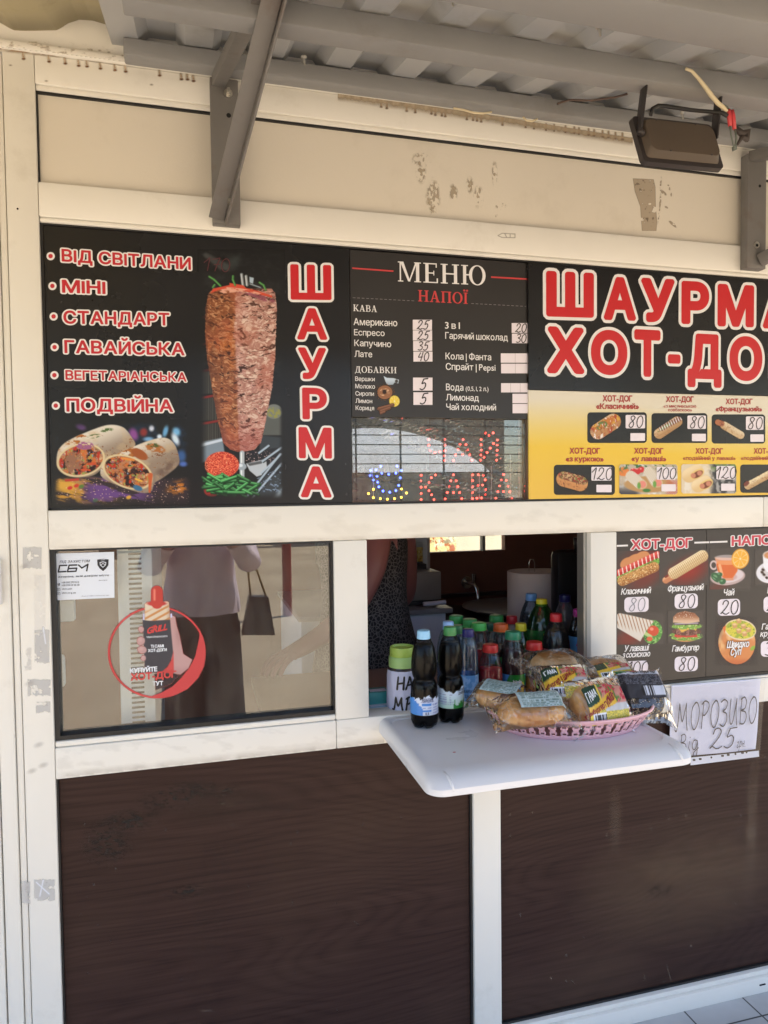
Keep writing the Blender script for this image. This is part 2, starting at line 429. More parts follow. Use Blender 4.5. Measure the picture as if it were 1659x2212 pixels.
def ribbons(strokes, w):
    """pen strokes -> outlines"""
    cs = []
    for st in strokes:
        p = smooth_line(st); n = len(p)
        if n < 2: continue
        Lf = []; Rt = []
        for i in range(n):
            t = p[min(i + 1, n - 1)] - p[max(i - 1, 0)]; t = t / (np.hypot(*t) or 1); nn = np.array([-t[1], t[0]])
            ww = w * (0.85 + 0.3 * math.sin(i * 1.3) * 0.5)
            Lf.append(p[i] + nn * ww); Rt.append(p[i] - nn * ww)
        t0 = p[0] - p[1]; t0 = t0 / (np.hypot(*t0) or 1); t1 = p[-1] - p[-2]; t1 = t1 / (np.hypot(*t1) or 1)
        c = [p[0] + t0 * w] + Rt + [p[-1] + t1 * w] + Lf[::-1]
        cs.append(np.array(c))
        for i in range(n - 1):       # short boxes keep the ribbon full through tight loops
            a, b = p[i], p[i + 1]; t = b - a; l = np.hypot(*t)
            if l < 1e-6: continue
            nn = np.array([-t[1], t[0]]) / l * w * 0.85
            cs.append(np.array([a - nn, b - nn, b + nn, a + nn]))
    return cs
PEN = {
 '0': (.58, [[(.3, 1), (.1, .8), (.04, .4), (.15, .05), (.33, 0), (.5, .25), (.54, .65), (.42, .95), (.28, 1)]]),
 '1': (.4, [[(.02, .62), (.2, .82), (.36, 1.0), (.3, .5), (.24, 0)]]),
 '2': (.64, [[(.12, .72), (.2, .94), (.38, 1), (.52, .85), (.45, .6), (.25, .3), (.02, .03), (.14, .12), (.3, .02), (.45, .0), (.62, .1)]]),
 '3': (.55, [[(.08, .9), (.28, 1), (.48, .9), (.42, .68), (.22, .56), (.44, .45), (.5, .22), (.3, .02), (.04, .08)]]),
 '4': (.6, [[(.22, .95), (.05, .5), (.1, .42), (.5, .45)], [(.5, 1), (.42, .5), (.36, 0)]]),
 '5': (.58, [[(.25, .95), (.14, .55), (.35, .62), (.48, .45), (.42, .15), (.22, 0), (.02, .08)], [(.24, .95), (.6, 1.0)]]),
 '7': (.5, [[(.04, .9), (.3, .95), (.5, 1), (.34, .5), (.22, 0)], [(.16, .5), (.5, .55)]]),
 '8': (.6, [[(.52, .86), (.38, 1), (.2, .92), (.2, .72), (.36, .52), (.44, .3), (.36, .06), (.18, 0), (.06, .16), (.14, .36), (.38, .6), (.5, .78), (.52, .9)]]),
 'М': (.9, [[(-.08, .05), (.02, .0), (.12, .3), (.22, 1.0)], [(.22, 1.0), (.36, .42), (.42, .35), (.52, .55), (.68, 1.0)], [(.68, 1.0), (.68, .5), (.76, 0)]]),
 'О': (.62, [[(.35, 1), (.12, .8), (.04, .4), (.16, .05), (.34, .02), (.54, .3), (.6, .7), (.48, .96), (.32, 1)]]),
 'Р': (.6, [[(.22, 1), (.14, .5), (.06, 0)], [(.08, .9), (.3, 1.02), (.56, .92), (.52, .68), (.3, .5), (.16, .5)]]),
 'З': (.55, [[(.06, .92), (.3, 1), (.5, .88), (.4, .66), (.2, .56), (.44, .46), (.46, .2), (.24, 0), (.0, .08)]]),
 'И': (.66, [[(.12, 1), (.05, .4), (.12, .06), (.3, .2), (.55, 1)], [(.55, 1), (.5, .5), (.56, 0)]]),
 'В': (.58, [[(.18, 1), (.1, .5), (.06, 0)], [(.12, .95), (.36, 1.02), (.5, .85), (.4, .6), (.14, .53), (.44, .45), (.5, .22), (.32, .02), (.04, .04)]]),
 'і': (.24, [[(.14, .55), (.08, .2), (.16, .0)], [(.18, .78), (.2, .8)]]),
 'д': (.55, [[(.46, .55), (.22, .6), (.06, .35), (.12, .08), (.32, .1), (.48, .5)], [(.48, .55), (.46, 0), (.36, -.34), (.14, -.32), (.2, -.1), (.56, .12)]]),
 'г': (.4, [[(.06, .5), (.2, .58), (.3, .5), (.16, .25), (.1, .06), (.24, .0), (.4, .12)]]),
 'р': (.5, [[(.14, .58), (.1, .1), (.02, -.4)], [(.12, .42), (.3, .6), (.44, .42), (.34, .1), (.14, .06)]]),
 'н': (.5, [[(.1, .58), (.06, 0)], [(.08, .3), (.4, .32)], [(.42, .58), (.38, .08), (.46, 0)]]),
 '.': (.2, [[(.06, .02), (.1, .05)]]),
 'Н': (.62, [[(.1, 1), (.0, 0)], [(.06, .46), (.52, .54)], [(.58, 1), (.5, 0)]]),
 'А': (.66, [[(.0, 0), (.2, .55), (.36, 1), (.46, .5), (.56, 0)], [(.12, .34), (.54, .38)]]),
 ' ': (.35, []),
}
def pen(text, w=0.05, space=0.08):
    key = ('pen', text, w, space)
    if key in _fc: return _fc[key]
    st = []; x = 0
    for ch in text:
        a, s = PEN[ch]; st += [[(px + x, py) for px, py in q] for q in s]; x += a + space
    cs = ribbons(st, w)
    vv, tt = fill(cs)
    _fc[key] = (vv, tt, x - space); return _fc[key]

class Sheet:
    """everything printed on one flat board: collects flat shapes in layers in front of the plane y = Y"""
    def __init__(s, Y): s.Y = Y; s.mb = MB(); s.mats = []; s.lay = 0.0004
    def mi(s, m):
        if m not in s.mats: s.mats.append(m)
        return s.mats.index(m)
    def put(s, vv, tt, T, x0, y0, x1, y1, cap, m, layer, wid, slant=0.0):
        """word from baseline start pixel (x0,y0) to baseline end pixel (x1,y1); cap = pixel height of capitals (crop pixels)"""
        a = P(*T(x0, y0), s.Y); b = P(*T(x1, y1), s.Y); t = P(*T(x0, y0 - cap), s.Y)
        h = t[2] - a[2]; ux = (b - a) / wid
        y = s.Y - layer * s.lay
        vs = [(a[0] + ux[0] * (p[0] + slant * p[1] * h / abs(ux[0])), y, a[2] + ux[2] * p[0] + h * p[1]) for p in vv]
        s.mb.add(vs, tt, s.mi(m))
    def text(s, body, T, x0, y0, x1, y1, cap, m, grow=0.0, layer=1, slant=0.0, font='sans', outline=None, og=0.1, track=0.0):
        vv, tt, w = word(body, grow, font, track)
        s.cnt = getattr(s, 'cnt', 0) + 1; layer += 0.06 * (s.cnt % 9)
        if grow > 0:                 # the grown letters, not the thin ones, fill the measured width and height
            k = 1 + 2 * grow; f_ = lambda V: (V + np.array([grow, grow])) / np.array([1.0, k]) if len(V) else V
            vv = f_(vv); w2 = w + 2 * grow
        else: f_ = lambda V: V; w2 = w
        w0 = w
        if outline is not None:
            v2, t2, _ = word(body, grow + og, font, track); s.put(f_(v2), t2, T, x0, y0, x1, y1, cap, outline, layer, w2, slant); layer += 1
        s.put(vv, tt, T, x0, y0, x1, y1, cap, m, layer, w2, slant)
    def pen(s, body, T, x0, y0, x1, y1, cap, m, w=0.05, layer=3, slant=0.1):
        vv, tt, wd = pen(body, w); s.put(vv, tt, T, x0, y0, x1, y1, cap, m, layer, wd, slant)
    def poly(s, pts, T, m, layer=1):
        q = [P(*T(*p), s.Y) for p in pts]; y = s.Y - layer * s.lay
        s.mb.add([(v[0], y, v[2]) for v in q], [tuple(range(len(q)))[::-1]], s.mi(m))
    def rect(s, T, x0, y0, x1, y1, m, layer=1, r=0.0, tilt=0.0):
        """rounded box; tilt = pixels the right side drops"""
        pts = []
        r = min(r, (x1 - x0) / 2, (y1 - y0) / 2)
        if r <= 0: pts = [(x0, y0), (x1, y0 + tilt), (x1, y1 + tilt), (x0, y1)]
        else:
            for cx, cy, a0 in ((x1 - r, y0 + r, -90), (x1 - r, y1 - r, 0), (x0 + r, y1 - r, 90), (x0 + r, y0 + r, 180)):
                for k in range(6):
                    a = R(a0 + 18 * k); pts.append((cx + r * math.cos(a), cy + r * math.sin(a)))
            pts = [(x, y + tilt * (x - x0) / (x1 - x0)) for x, y in pts]
        s.poly(pts, T, m, layer)
    def line(s, T, pts, w, m, layer=1):
        pts = [np.array(p, float) for p in pts]
        for a, b in zip(pts, pts[1:]):
            t = b - a; n = np.array([-t[1], t[0]]) / (np.hypot(*t) or 1) * w / 2
            s.poly([a + n, b + n, b - n, a - n], T, m, layer)
    def disc(s, T, cx, cy, rx, ry, m, layer=1, n=20):
        s.poly([(cx + rx * math.cos(2 * math.pi * k / n), cy + ry * math.sin(2 * math.pi * k / n)) for k in range(n)], T, m, layer)
    def build(s, name, parent):
        return s.mb.build(name, s.mats, parent, fix=False)

# ---------------------------------------------------------------- printed pictures (ink laid down per vertex on a fine sheet)
def _h(ix, iy, seed):
    v = np.sin(ix * 127.1 + iy * 311.7 + seed * 74.7) * 43758.5453
    return v - np.floor(v)
def vn(x, y, seed=0):
    ix, iy = np.floor(x), np.floor(y); fx, fy = x - ix, y - iy
    fx = fx * fx * (3 - 2 * fx); fy = fy * fy * (3 - 2 * fy)
    return (_h(ix, iy, seed) * (1 - fx) + _h(ix + 1, iy, seed) * fx) * (1 - fy) + (_h(ix, iy + 1, seed) * (1 - fx) + _h(ix + 1, iy + 1, seed) * fx) * fy
def fbm(x, y, seed=0, o=4):
    s = 0; a = 0.5; t = 0
    for i in range(o):
        s = s + a * vn(x, y, seed + i * 13); t += a; a *= 0.55; x = x * 2.03; y = y * 2.03
    return s / t
def ss(a, b, x):
    t = np.clip((x - a) / (b - a), 0, 1); return t * t * (3 - 2 * t)
def round_poly(pts, n=5):
    pts = [np.array(p, float) for p in pts]; m = len(pts); out = []
    for i in range(m):
        p0, p1, p2, p3 = pts[i - 1], pts[i], pts[(i + 1) % m], pts[(i + 2) % m]
        for k in range(n):
            t = k / n; out.append(0.5 * (2 * p1 + (p2 - p0) * t + (2 * p0 - 5 * p1 + 4 * p2 - p3) * t * t + (3 * p1 - p0 - 3 * p2 + p3) * t ** 3))
    return out
class Pic:
    def __init__(s, T, x0, y0, x1, y1, step, bg, alpha=1.0):
        s.T = T; nx = int((x1 - x0) / step) + 2; ny = int((y1 - y0) / step) + 2
        s.X, s.Y = np.meshgrid(np.linspace(x0, x1, nx), np.linspace(y0, y1, ny)); s.nx, s.ny = nx, ny
        s.c = np.zeros((ny, nx, 3)) + np.array(bg, float); s.a = np.zeros((ny, nx)) + alpha
        s.e = 1.2 * step
    def put(s, m, rgb, alpha=None):
        m = np.clip(m, 0, 1)
        s.c = s.c * (1 - m[..., None]) + m[..., None] * np.asarray(rgb, float)
        if alpha is not None: s.a = np.maximum(s.a, m * alpha)
        return s
    def ell(s, cx, cy, rx, ry, rot=0.0, soft=None):
        c, n = math.cos(R(rot)), math.sin(R(rot)); dx, dy = s.X - cx, s.Y - cy
        u = (dx * c + dy * n) / rx; v = (-dx * n + dy * c) / ry
        d = np.sqrt(u * u + v * v); w = soft if soft else s.e / min(rx, ry)
        return ss(1 + w, 1 - w, d), u, v, d
    def cap(s, ax, ay, bx, by, r, r2=None, soft=None):
        """thick stroke; returns mask, position along, signed offset across (-1..1)"""
        dx, dy = bx - ax, by - ay; L2 = dx * dx + dy * dy
        t = ((s.X - ax) * dx + (s.Y - ay) * dy) / L2; tt = np.clip(t, 0, 1)
        rr = r if r2 is None else r + (r2 - r) * tt
        d = np.hypot(s.X - ax - tt * dx, s.Y - ay - tt * dy); L = math.sqrt(L2)
        off = ((s.X - ax) * (-dy) + (s.Y - ay) * dx) / L / rr
        w = soft if soft else s.e
        return ss(rr + w, rr - w, d), t, off
    def poly(s, pts, soft=None):
        pts = np.array(pts, float); ins = np.zeros(s.X.shape, bool); dm = np.full(s.X.shape, 1e9)
        for (ax, ay), (bx, by) in zip(pts, np.roll(pts, -1, 0)):
            cr = ((ay > s.Y) != (by > s.Y)) & (s.X < (bx - ax) * (s.Y - ay) / ((by - ay) or 1e-9) + ax); ins ^= cr
            dx, dy = bx - ax, by - ay; t = np.clip(((s.X - ax) * dx + (s.Y - ay) * dy) / (dx * dx + dy * dy + 1e-9), 0, 1)
            dm = np.minimum(dm, np.hypot(s.X - ax - t * dx, s.Y - ay - t * dy))
        sd = np.where(ins, dm, -dm); w = soft or s.e
        return ss(-w, w, sd)
    def n(s, sx, sy, seed=0, o=4): return fbm(s.X / sx, s.Y / sy, seed, o)
    def build(s, name, m, parent, Y, layer=1.0, keep=None, surf=None):
        co = []
        xs = s.X.ravel(); ys = s.Y.ravel(); px = s.T(xs, ys)
        d = np.stack([(px[0] - 829.5) / FPX, np.ones_like(xs), -(px[1] - 1106.0) / FPX], 1) @ ROT
        y = Y - layer * 0.0004
        q = CAM + d * ((y - CAM[1]) / d[:, 1])[:, None]
        idx = np.arange(s.nx * s.ny).reshape(s.ny, s.nx)
        f = np.stack([idx[:-1, :-1], idx[1:, :-1], idx[1:, 1:], idx[:-1, 1:]], -1).reshape(-1, 4)
        if keep is not None or s.a.min() < 0.02:
            k = s.a if keep is None else keep
            kk = np.max(np.stack([k[:-1, :-1], k[1:, :-1], k[1:, 1:], k[:-1, 1:]]), 0).ravel() > 0.03
            f = f[kk]
        used = np.unique(f); mp = np.full(len(q), -1); mp[used] = np.arange(len(used))
        me = bpy.data.meshes.new(name); me.from_pydata(q[used].tolist(), [], mp[f].tolist())
        at = me.color_attributes.new('ink', 'FLOAT_COLOR', 'POINT')
        rgba = np.concatenate([A_np(s.c.reshape(-1, 3)), s.a.reshape(-1, 1)], 1)[used]
        at.data.foreach_set('color', rgba.astype(np.float32).ravel())
        return link(name, me, m, parent)
# ---------------------------------------------------------------- shared materials
pvc = mat('white_plastic_profile', A(238, 229, 207), 0.38, var=0.035, vscale=5, dirt=A(196, 184, 160), dscale=3.2, bump=0.05, bscale=140)
pvc_panel = mat('cream_sandwich_panel', A(224, 211, 185), 0.45, var=0.04, vscale=3, dirt=A(190, 176, 150), dscale=2.3, bump=0.12, bscale=160)
gasket = mat('black_rubber', (0.012, 0.012, 0.013), 0.5)
steel_paint = mat('grey_painted_steel', A(118, 112, 102), 0.5, var=0.1, vscale=18, dirt=A(96, 66, 44), dscale=8, bump=0.3, bscale=70)
zinc = mat('galvanised_bolt', (0.55, 0.53, 0.48), 0.35, 0.9, var=0.15, vscale=60)
dark_hole = mat('dark_hole', (0.006, 0.006, 0.006), 0.9)
inkm = printmat('printed_film', 0.25, spec=0.45)
inka = printmat('stain_sheen_layer', 0.6, alpha=True)
GZ = 0.03

# ---------------------------------------------------------------- ground
def groundmat():
    m = mat('sandy_concrete', (0.46, 0.36, 0.24), 0.9)
    nt = m.node_tree; N = nt.nodes; L = nt.links; b = N['Principled BSDF']
    tc = N.new('ShaderNodeTexCoord')
    a = N.new('ShaderNodeTexNoise'); a.inputs['Scale'].default_value = 0.6; a.inputs['Detail'].default_value = 12; a.inputs['Roughness'].default_value = 0.65
    L.new(tc.outputs['Object'], a.inputs['Vector'])
    rp = N.new('ShaderNodeValToRGB'); e = rp.color_ramp.elements
    e[0].position = 0.3; e[0].color = (0.36, 0.28, 0.185, 1); e[1].position = 0.7; e[1].color = (0.56, 0.45, 0.31, 1)
    L.new(a.outputs[0], rp.inputs[0])
    g = N.new('ShaderNodeTexNoise'); g.inputs['Scale'].default_value = 45; g.inputs['Detail'].default_value = 6
    L.new(tc.outputs['Object'], g.inputs['Vector'])
    mr = N.new('ShaderNodeMapRange'); mr.inputs[3].default_value = 0.7; mr.inputs[4].default_value = 1.25
    L.new(g.outputs[0], mr.inputs[0])
    mx = N.new('ShaderNodeMix'); mx.data_type = 'RGBA'; mx.blend_type = 'MULTIPLY'; mx.inputs[0].default_value = 1
    L.new(rp.outputs[0], mx.inputs[6]); L.new(mr.outputs[0], mx.inputs[7]); L.new(mx.outputs[2], b.inputs['Base Color'])
    bp = N.new('ShaderNodeBump'); bp.inputs['Strength'].default_value = 0.5; L.new(g.outputs[0], bp.inputs['Height']); L.new(bp.outputs[0], b.inputs['Normal'])
    return m
g = MB(); nseg = 40
gx = np.linspace(-150, 150, nseg); gy = np.linspace(-150, 150, nseg)
g.add([(x, y, GZ - 0.012) for y in gy for x in gx], [(j * nseg + i, j * nseg + i + 1, (j + 1) * nseg + i + 1, (j + 1) * nseg + i) for j in range(nseg - 1) for i in range(nseg - 1)])
o = g.build('ground', groundmat(), fix=False); o['kind'] = 'structure'
def tilemat():
    m = mat('grey_paving_tiles', (0.5, 0.5, 0.5), 0.45)
    nt = m.node_tree; N = nt.nodes; L = nt.links; b = N['Principled BSDF']
    tc = N.new('ShaderNodeTexCoord'); mp = N.new('ShaderNodeMapping'); mp.inputs['Location'].default_value = (0.07, 0.085, 0)
    br = N.new('ShaderNodeTexBrick'); br.offset = 0; br.inputs['Scale'].default_value = 1.0
    br.inputs['Brick Width'].default_value = 0.2; br.inputs['Row Height'].default_value = 0.2; br.inputs['Mortar Size'].default_value = 0.0025
    br.inputs['Color1'].default_value = (0.50, 0.51, 0.52, 1); br.inputs['Color2'].default_value = (0.46, 0.47, 0.48, 1); br.inputs['Mortar'].default_value = (0.05, 0.05, 0.05, 1)
    L.new(tc.outputs['Object'], mp.inputs[0]); L.new(mp.outputs[0], br.inputs['Vector'])
    nz = N.new('ShaderNodeTexNoise'); nz.inputs['Scale'].default_value = 9; nz.inputs['Detail'].default_value = 9
    L.new(tc.outputs['Object'], nz.inputs['Vector'])
    mr = N.new('ShaderNodeMapRange'); mr.inputs[3].default_value = 0.8; mr.inputs[4].default_value = 1.2; L.new(nz.outputs[0], mr.inputs[0])
    mx = N.new('ShaderNodeMix'); mx.data_type = 'RGBA'; mx.blend_type = 'MULTIPLY'; mx.inputs[0].default_value = 1
    L.new(br.outputs[0], mx.inputs[6]); L.new(mr.outputs[0], mx.inputs[7]); L.new(mx.outputs[2], b.inputs['Base Color'])
    return m
o = MB().box(-2.5, 5, -0.9, 0.2, GZ - 0.03, GZ, 0).build('pavement', tilemat()); o['kind'] = 'structure'

# ---------------------------------------------------------------- kiosk
K = thing('kiosk', 'white framed snack kiosk with cream upper panels, dark wood kick panels, serving window', 'kiosk', (0.6, 0.9, GZ))
Z1, Z2, Z3, Z4, Z5, Z6, Z7, Z8 = 2.420, 2.217, 2.132, 1.503, 1.416, 0.979, 0.900, 0.094
XL, XR = -0.311, 2.3
XB, XC, XD, XE, XF, XG, XI, XJ = 0.3815, 0.8555, 0.329, 0.413, 1.036, 1.116, 0.690, 0.768
fr = MB()
fr.box(-0.3735, XL, 0, 0.06, GZ, 2.488, 0.003)                         # corner post
fr.box(-0.3885, -0.3755, 0.004, 0.06, GZ, 2.48, 0.002)
fr.box(-0.4215, -0.3905, -0.002, 0.06, GZ, 2.48, 0.003)
fr.box(XL + 0.0008, XR, 0, 0.06, Z1 + 0.006, 2.487, 0.002)              # top rail and its glazing bead
fr.box(XL + 0.0008, XR, 0.005, 0.02, Z1 - 0.006, Z1 + 0.0055, 0.003)
fr.box(-0.9, XR, -0.010, 0.06, 2.4885, 2.505, 0.004)                    # cornice
fr.box(-0.9, XR, 0.004, 0.06, 2.506, 2.74, 0.003)
fr.box(XL + 0.0008, XR, 0, 0.06, Z3 + 0.011, Z2, 0.003)                 # rail over the boards
fr.box(XL + 0.0008, XR, 0.002, 0.02, Z3, Z3 + 0.0105, 0.004)
fr.box(XL + 0.0008, 1.60, 0, 0.06, Z5, Z4, 0.003)                      # beam over the windows
fr.box(1.601, XR, 0, 0.06, Z5, Z4, 0.003)
fr.box(XL + 0.0008, XD, 0, 0.06, Z7, Z6 - 0.008, 0.003)                # sills
fr.box(XD + 0.0008, XR, 0, 0.06, Z7, Z6 - 0.008, 0.003)
fr.box(XL + 0.0008, XD, 0.003, 0.03, Z6 - 0.0075, Z6 + 0.006, 0.004)
fr.box(XF, XR, 0.003, 0.03, Z6 - 0.0075, Z6 - 0.0005, 0.002)
fr.box(XD, XE, 0.0005, 0.06, Z6 - 0.0075, Z5 - 0.0008, 0.003)           # posts
fr.box(XF, XG, 0.0005, 0.06, Z6 + 0.0, Z5 - 0.0008, 0.003)
fr.box(XI, XJ, 0.0, 0.06, Z8 + 0.0008, Z7 - 0.0008, 0.003)
fr.box(-0.311, XR, -0.012, 0.06, GZ, 0.078, 0.003)                     # base rail
fr.box(-0.311, XR, -0.004, 0.06, 0.079, Z8, 0.003)
fr.box(XE + 0.0005, XF - 0.0005, 0.012, 0.07, Z6 - 0.012, Z6 - 0.0085, 0.001)
fr.build('frame', pvc, K, smooth=True)
gk = MB()                                                              # black sealing strips
for x0, x1, z0, z1 in ((XL, XR, Z1 - 0.011, Z1 - 0.0062), (XL, XL + 0.0035, Z2, Z1 - 0.011), (XL, XR, Z3 - 0.004, Z3 - 0.0002), (XL, XL + 0.006, Z4, Z3 - 0.004),
                       (XL, XR, Z4 + 0.0004, Z4 + 0.005), (XL + 0.0004, XL + 0.011, Z6 + 0.0065, Z5 - 0.0006), (XL + 0.011, XD - 0.004, Z6 + 0.0064, Z6 + 0.016), (XL + 0.011, XD - 0.004, Z5 - 0.005, Z5 - 0.0006),
                       (XD - 0.004, XD - 0.0006, Z6 + 0.0065, Z5 - 0.0006), (XG + 0.0005, XR, Z6, Z6 + 0.008), (XG + 0.0005, XG + 0.003, Z6 + 0.008, Z5), (XG + 0.003, XR, Z5 - 0.004, Z5 - 0.0006),
                       (XL, XL + 0.004, Z8, Z7), (XI - 0.006, XI - 0.0006, Z8, Z7 - 0.001), (XJ + 0.0006, XJ + 0.003, Z8, Z7 - 0.001), (XJ, XR, Z8 + 0.0006, Z8 + 0.007), (XL, XI - 0.006, Z8 + 0.0006, Z8 + 0.007)):
    gk.box(x0, x1, 0.008, 0.055, z0, z1, 0)
gk.box(-0.43, -0.40, 0.03, 0.06, GZ, 2.47, 0); gk.box(-0.3904, -0.3736, 0.03, 0.06, GZ, 2.47, 0)
gk.build('gasket', gasket, K)
MB().box(XL + 0.0036, XR, 0.014, 0.05, Z2 + 0.0008, Z1 - 0.0112, 0).build('upper_panel', pvc_panel, K)
def woodmat():
    m = mat('dark_wood_laminate', A(66, 48, 43), 0.42, spec=0.14)
    nt = m.node_tree; N = nt.nodes; L = nt.links; b = N['Principled BSDF']
    tc = N.new('ShaderNodeTexCoord')
    def noise(scale, detail, rough=0.5):
        mp = N.new('ShaderNodeMapping'); mp.inputs['Scale'].default_value = scale; mp.inputs['Rotation'].default_value = (0, R(2.0), 0)
        L.new(tc.outputs['Object'], mp.inputs[0]); n = N.new('ShaderNodeTexNoise'); n.inputs['Scale'].default_value = 1; n.inputs['Detail'].default_value = detail; n.inputs['Roughness'].default_value = rough
        L.new(mp.outputs[0], n.inputs['Vector']); return n.outputs[0]
    def math_(op, a, b_=None, c=None):
        n = N.new('ShaderNodeMath'); n.operation = op
        for i, v in enumerate((a, b_, c)):
            if v is None: continue
            if isinstance(v, (int, float)): n.inputs[i].default_value = v
            else: L.new(v, n.inputs[i])
        return n.outputs[0]
    sx = N.new('ShaderNodeSeparateXYZ'); L.new(tc.outputs['Object'], sx.inputs[0])
    warp = noise((0.9, 1, 3.2), 1.5, 0.4)
    phase = math_('MULTIPLY_ADD', warp, 34.0, math_('MULTIPLY', sx.outputs[2], 40.0))
    ring = math_('ABSOLUTE', math_('SINE', math_('MULTIPLY', phase, 3.1)))
    fine = noise((5, 1, 300), 5, 0.7); mid = noise((1.3, 1, 62), 4, 0.65)
    t = math_('ADD', math_('MULTIPLY', ring, 0.11), math_('ADD', math_('MULTIPLY', fine, 0.44), math_('MULTIPLY', mid, 0.6)))
    rp = N.new('ShaderNodeValToRGB'); e = rp.color_ramp.elements
    e[0].position = 0.36; e[0].color = (*A(41, 26, 21), 1); e[1].position = 0.86; e[1].color = (*A(72, 50, 41), 1)
    L.new(t, rp.inputs[0])
    r3 = N.new('ShaderNodeValToRGB'); r3.color_ramp.elements[0].position = 0.5; r3.color_ramp.elements[1].position = 0.78; r3.color_ramp.elements[1].color = (0.35, 0.35, 0.35, 1)
    L.new(noise((1.5, 1, 1.9), 4), r3.inputs[0])
    mx = N.new('ShaderNodeMix'); mx.data_type = 'RGBA'; L.new(r3.outputs[0], mx.inputs[0]); L.new(rp.outputs[0], mx.inputs[6]); mx.inputs[7].default_value = (*A(92, 70, 52), 1)
    L.new(mx.outputs[2], b.inputs['Base Color'])
    bp = N.new('ShaderNodeBump'); bp.inputs['Strength'].default_value = 0.1; bp.inputs['Distance'].default_value = 0.001; L.new(t, bp.inputs['Height']); L.new(bp.outputs[0], b.inputs['Normal'])
    return m
wood = woodmat()
for x0, x1 in ((XL + 0.0045, XI - 0.0065), (XJ + 0.0035, XR)):
    MB().box(x0, x1, 0.016, 0.05, Z8 + 0.008, Z7 - 0.0006, 0).build('kick_panel', wood, K)
pane = clear('window_glass', (0.94, 0.96, 0.94), refl=0.07, facing=0.9, rough=0.0, body=0.01, bodycol=(0.6, 0.57, 0.5), smear=0.07)
MB().box(XL + 0.002, XD - 0.002, 0.026, 0.032, Z6 + 0.008, Z5 - 0.002, 0).build('window_pane', pane, K)
MB().box(XB + 0.004, XC - 0.001, 0.026, 0.032, Z4 + 0.004, 1.745, 0).build('window_pane', pane, K)
# aluminium jamb and sliding glass edge of the serving window
alu = mat('aluminium_edge', (0.42, 0.42, 0.40), 0.35, 0.8)
MB().box(1.026, XF - 0.0005, 0.02, 0.055, Z6 - 0.008, Z5 - 0.0008, 0.001).build('window_jamb', alu, K)
# door at the far left with a hinge
dr = MB().box(-1.25, -0.4245, -0.004, 0.04, GZ + 0.01, 2.46, 0.003).build('door', pvc, K, smooth=True)
hz0, hz1 = P(8, 1303)[2], P(8, 1207)[2]
hg = MB(); hg.tube([(-0.412, -0.012, hz0), (-0.412, -0.012, hz1 - 0.035)], 0.0085, 14); hg.tube([(-0.412, -0.012, hz1 - 0.033), (-0.412, -0.012, hz1)], 0.0085, 14)
hg.box(-0.44, -0.413, -0.008, -0.0045, hz0 + 0.002, hz1 - 0.002, 0.002)
hg.build('hinge', mat('hinge_white', A(226, 220, 205), 0.35), dr, smooth=True)
# drain slot, screws and screw holes
sl_ = MB(); sl_.obox(P(*crop(932.6, 1591, 2.284)(1632, 1224), -0.0125), (0.022, 0.004, 0.004), None, 0.0018)
for p in ((T1(76, 902)), (T1(912, 489))): q = P(*p, -0.0003); sl_.ball(q, (0.0022, 0.0012, 0.0022), 5)
sl_.build_each('drain_slot', dark_hole, K)
# rooms inside
inw = mat('brown_wall_board', A(124, 78, 58), 0.55, var=0.15, vscale=14)
dkw = mat('dark_interior_lining', (0.05, 0.04, 0.035), 0.7, var=0.2)
iw = MB()
bw = 1.5; wx0, wx1, wz0, wz1 = 1.075, 1.475, 1.225, 1.43
iw.box(-1.2, wx0, bw, bw + 0.04, GZ, 2.45, 0); iw.box(wx1, 2.3, bw, bw + 0.04, GZ, 2.45, 0)
iw.box(wx0, wx1, bw, bw + 0.04, GZ, wz0, 0); iw.box(wx0, wx1, bw, bw + 0.04, wz1, 2.45, 0)
iw.build('back_wall', inw, K)
iw = MB(); iw.box(-1.26, -1.2, 0.06, 0.3, GZ, 2.45, 0); iw.box(-1.26, -1.2, 1.35, bw + 0.04, GZ, 2.45, 0); iw.box(-1.26, -1.2, 0.3, 1.35, 2.15, 2.45, 0); iw.box(2.3, 2.36, 0.06, bw + 0.04, GZ, 2.45, 0)
iw.box(-1.26, 2.36, 0.06, bw + 0.04, 2.4505, 2.47, 0); iw.box(-1.2, 2.3, 0.065, bw, GZ - 0.005, GZ + 0.01, 0)
iw.box(-1.2, XD, 0.062, 0.066, GZ, 0.955, 0); iw.box(XD, 2.3, 0.062, 0.066, GZ, 0.93, 0)
iw.box(-1.2, XB, 0.062, 0.066, Z5 + 0.02, 2.45, 0); iw.box(XC, 2.3, 0.062, 0.066, Z4, 2.45, 0); iw.box(XB, XC, 0.062, 0.066, 1.75, 2.45, 0)
iw.box(XG, 2.3, 0.062, 0.066, 0.93, Z5 + 0.02, 0)
iw.build('interior_lining', mat('pale_interior_lining', (0.62, 0.57, 0.5), 0.6, var=0.1), K)
MB().box(wx0 + 0.28, wx0 + 0.295, bw - 0.004, bw + 0.03, wz0, wz1, 0).box(wx0 - 0.012, wx0, bw - 0.01, bw + 0.03, wz0, wz1, 0.001).build_each('back_window_bar', mat('window_bar', (0.3, 0.3, 0.28), 0.5), K)
MB().box(wx0, wx1, bw + 0.012, bw + 0.016, wz0, wz1, 0).build('back_window_pane', pane, K)

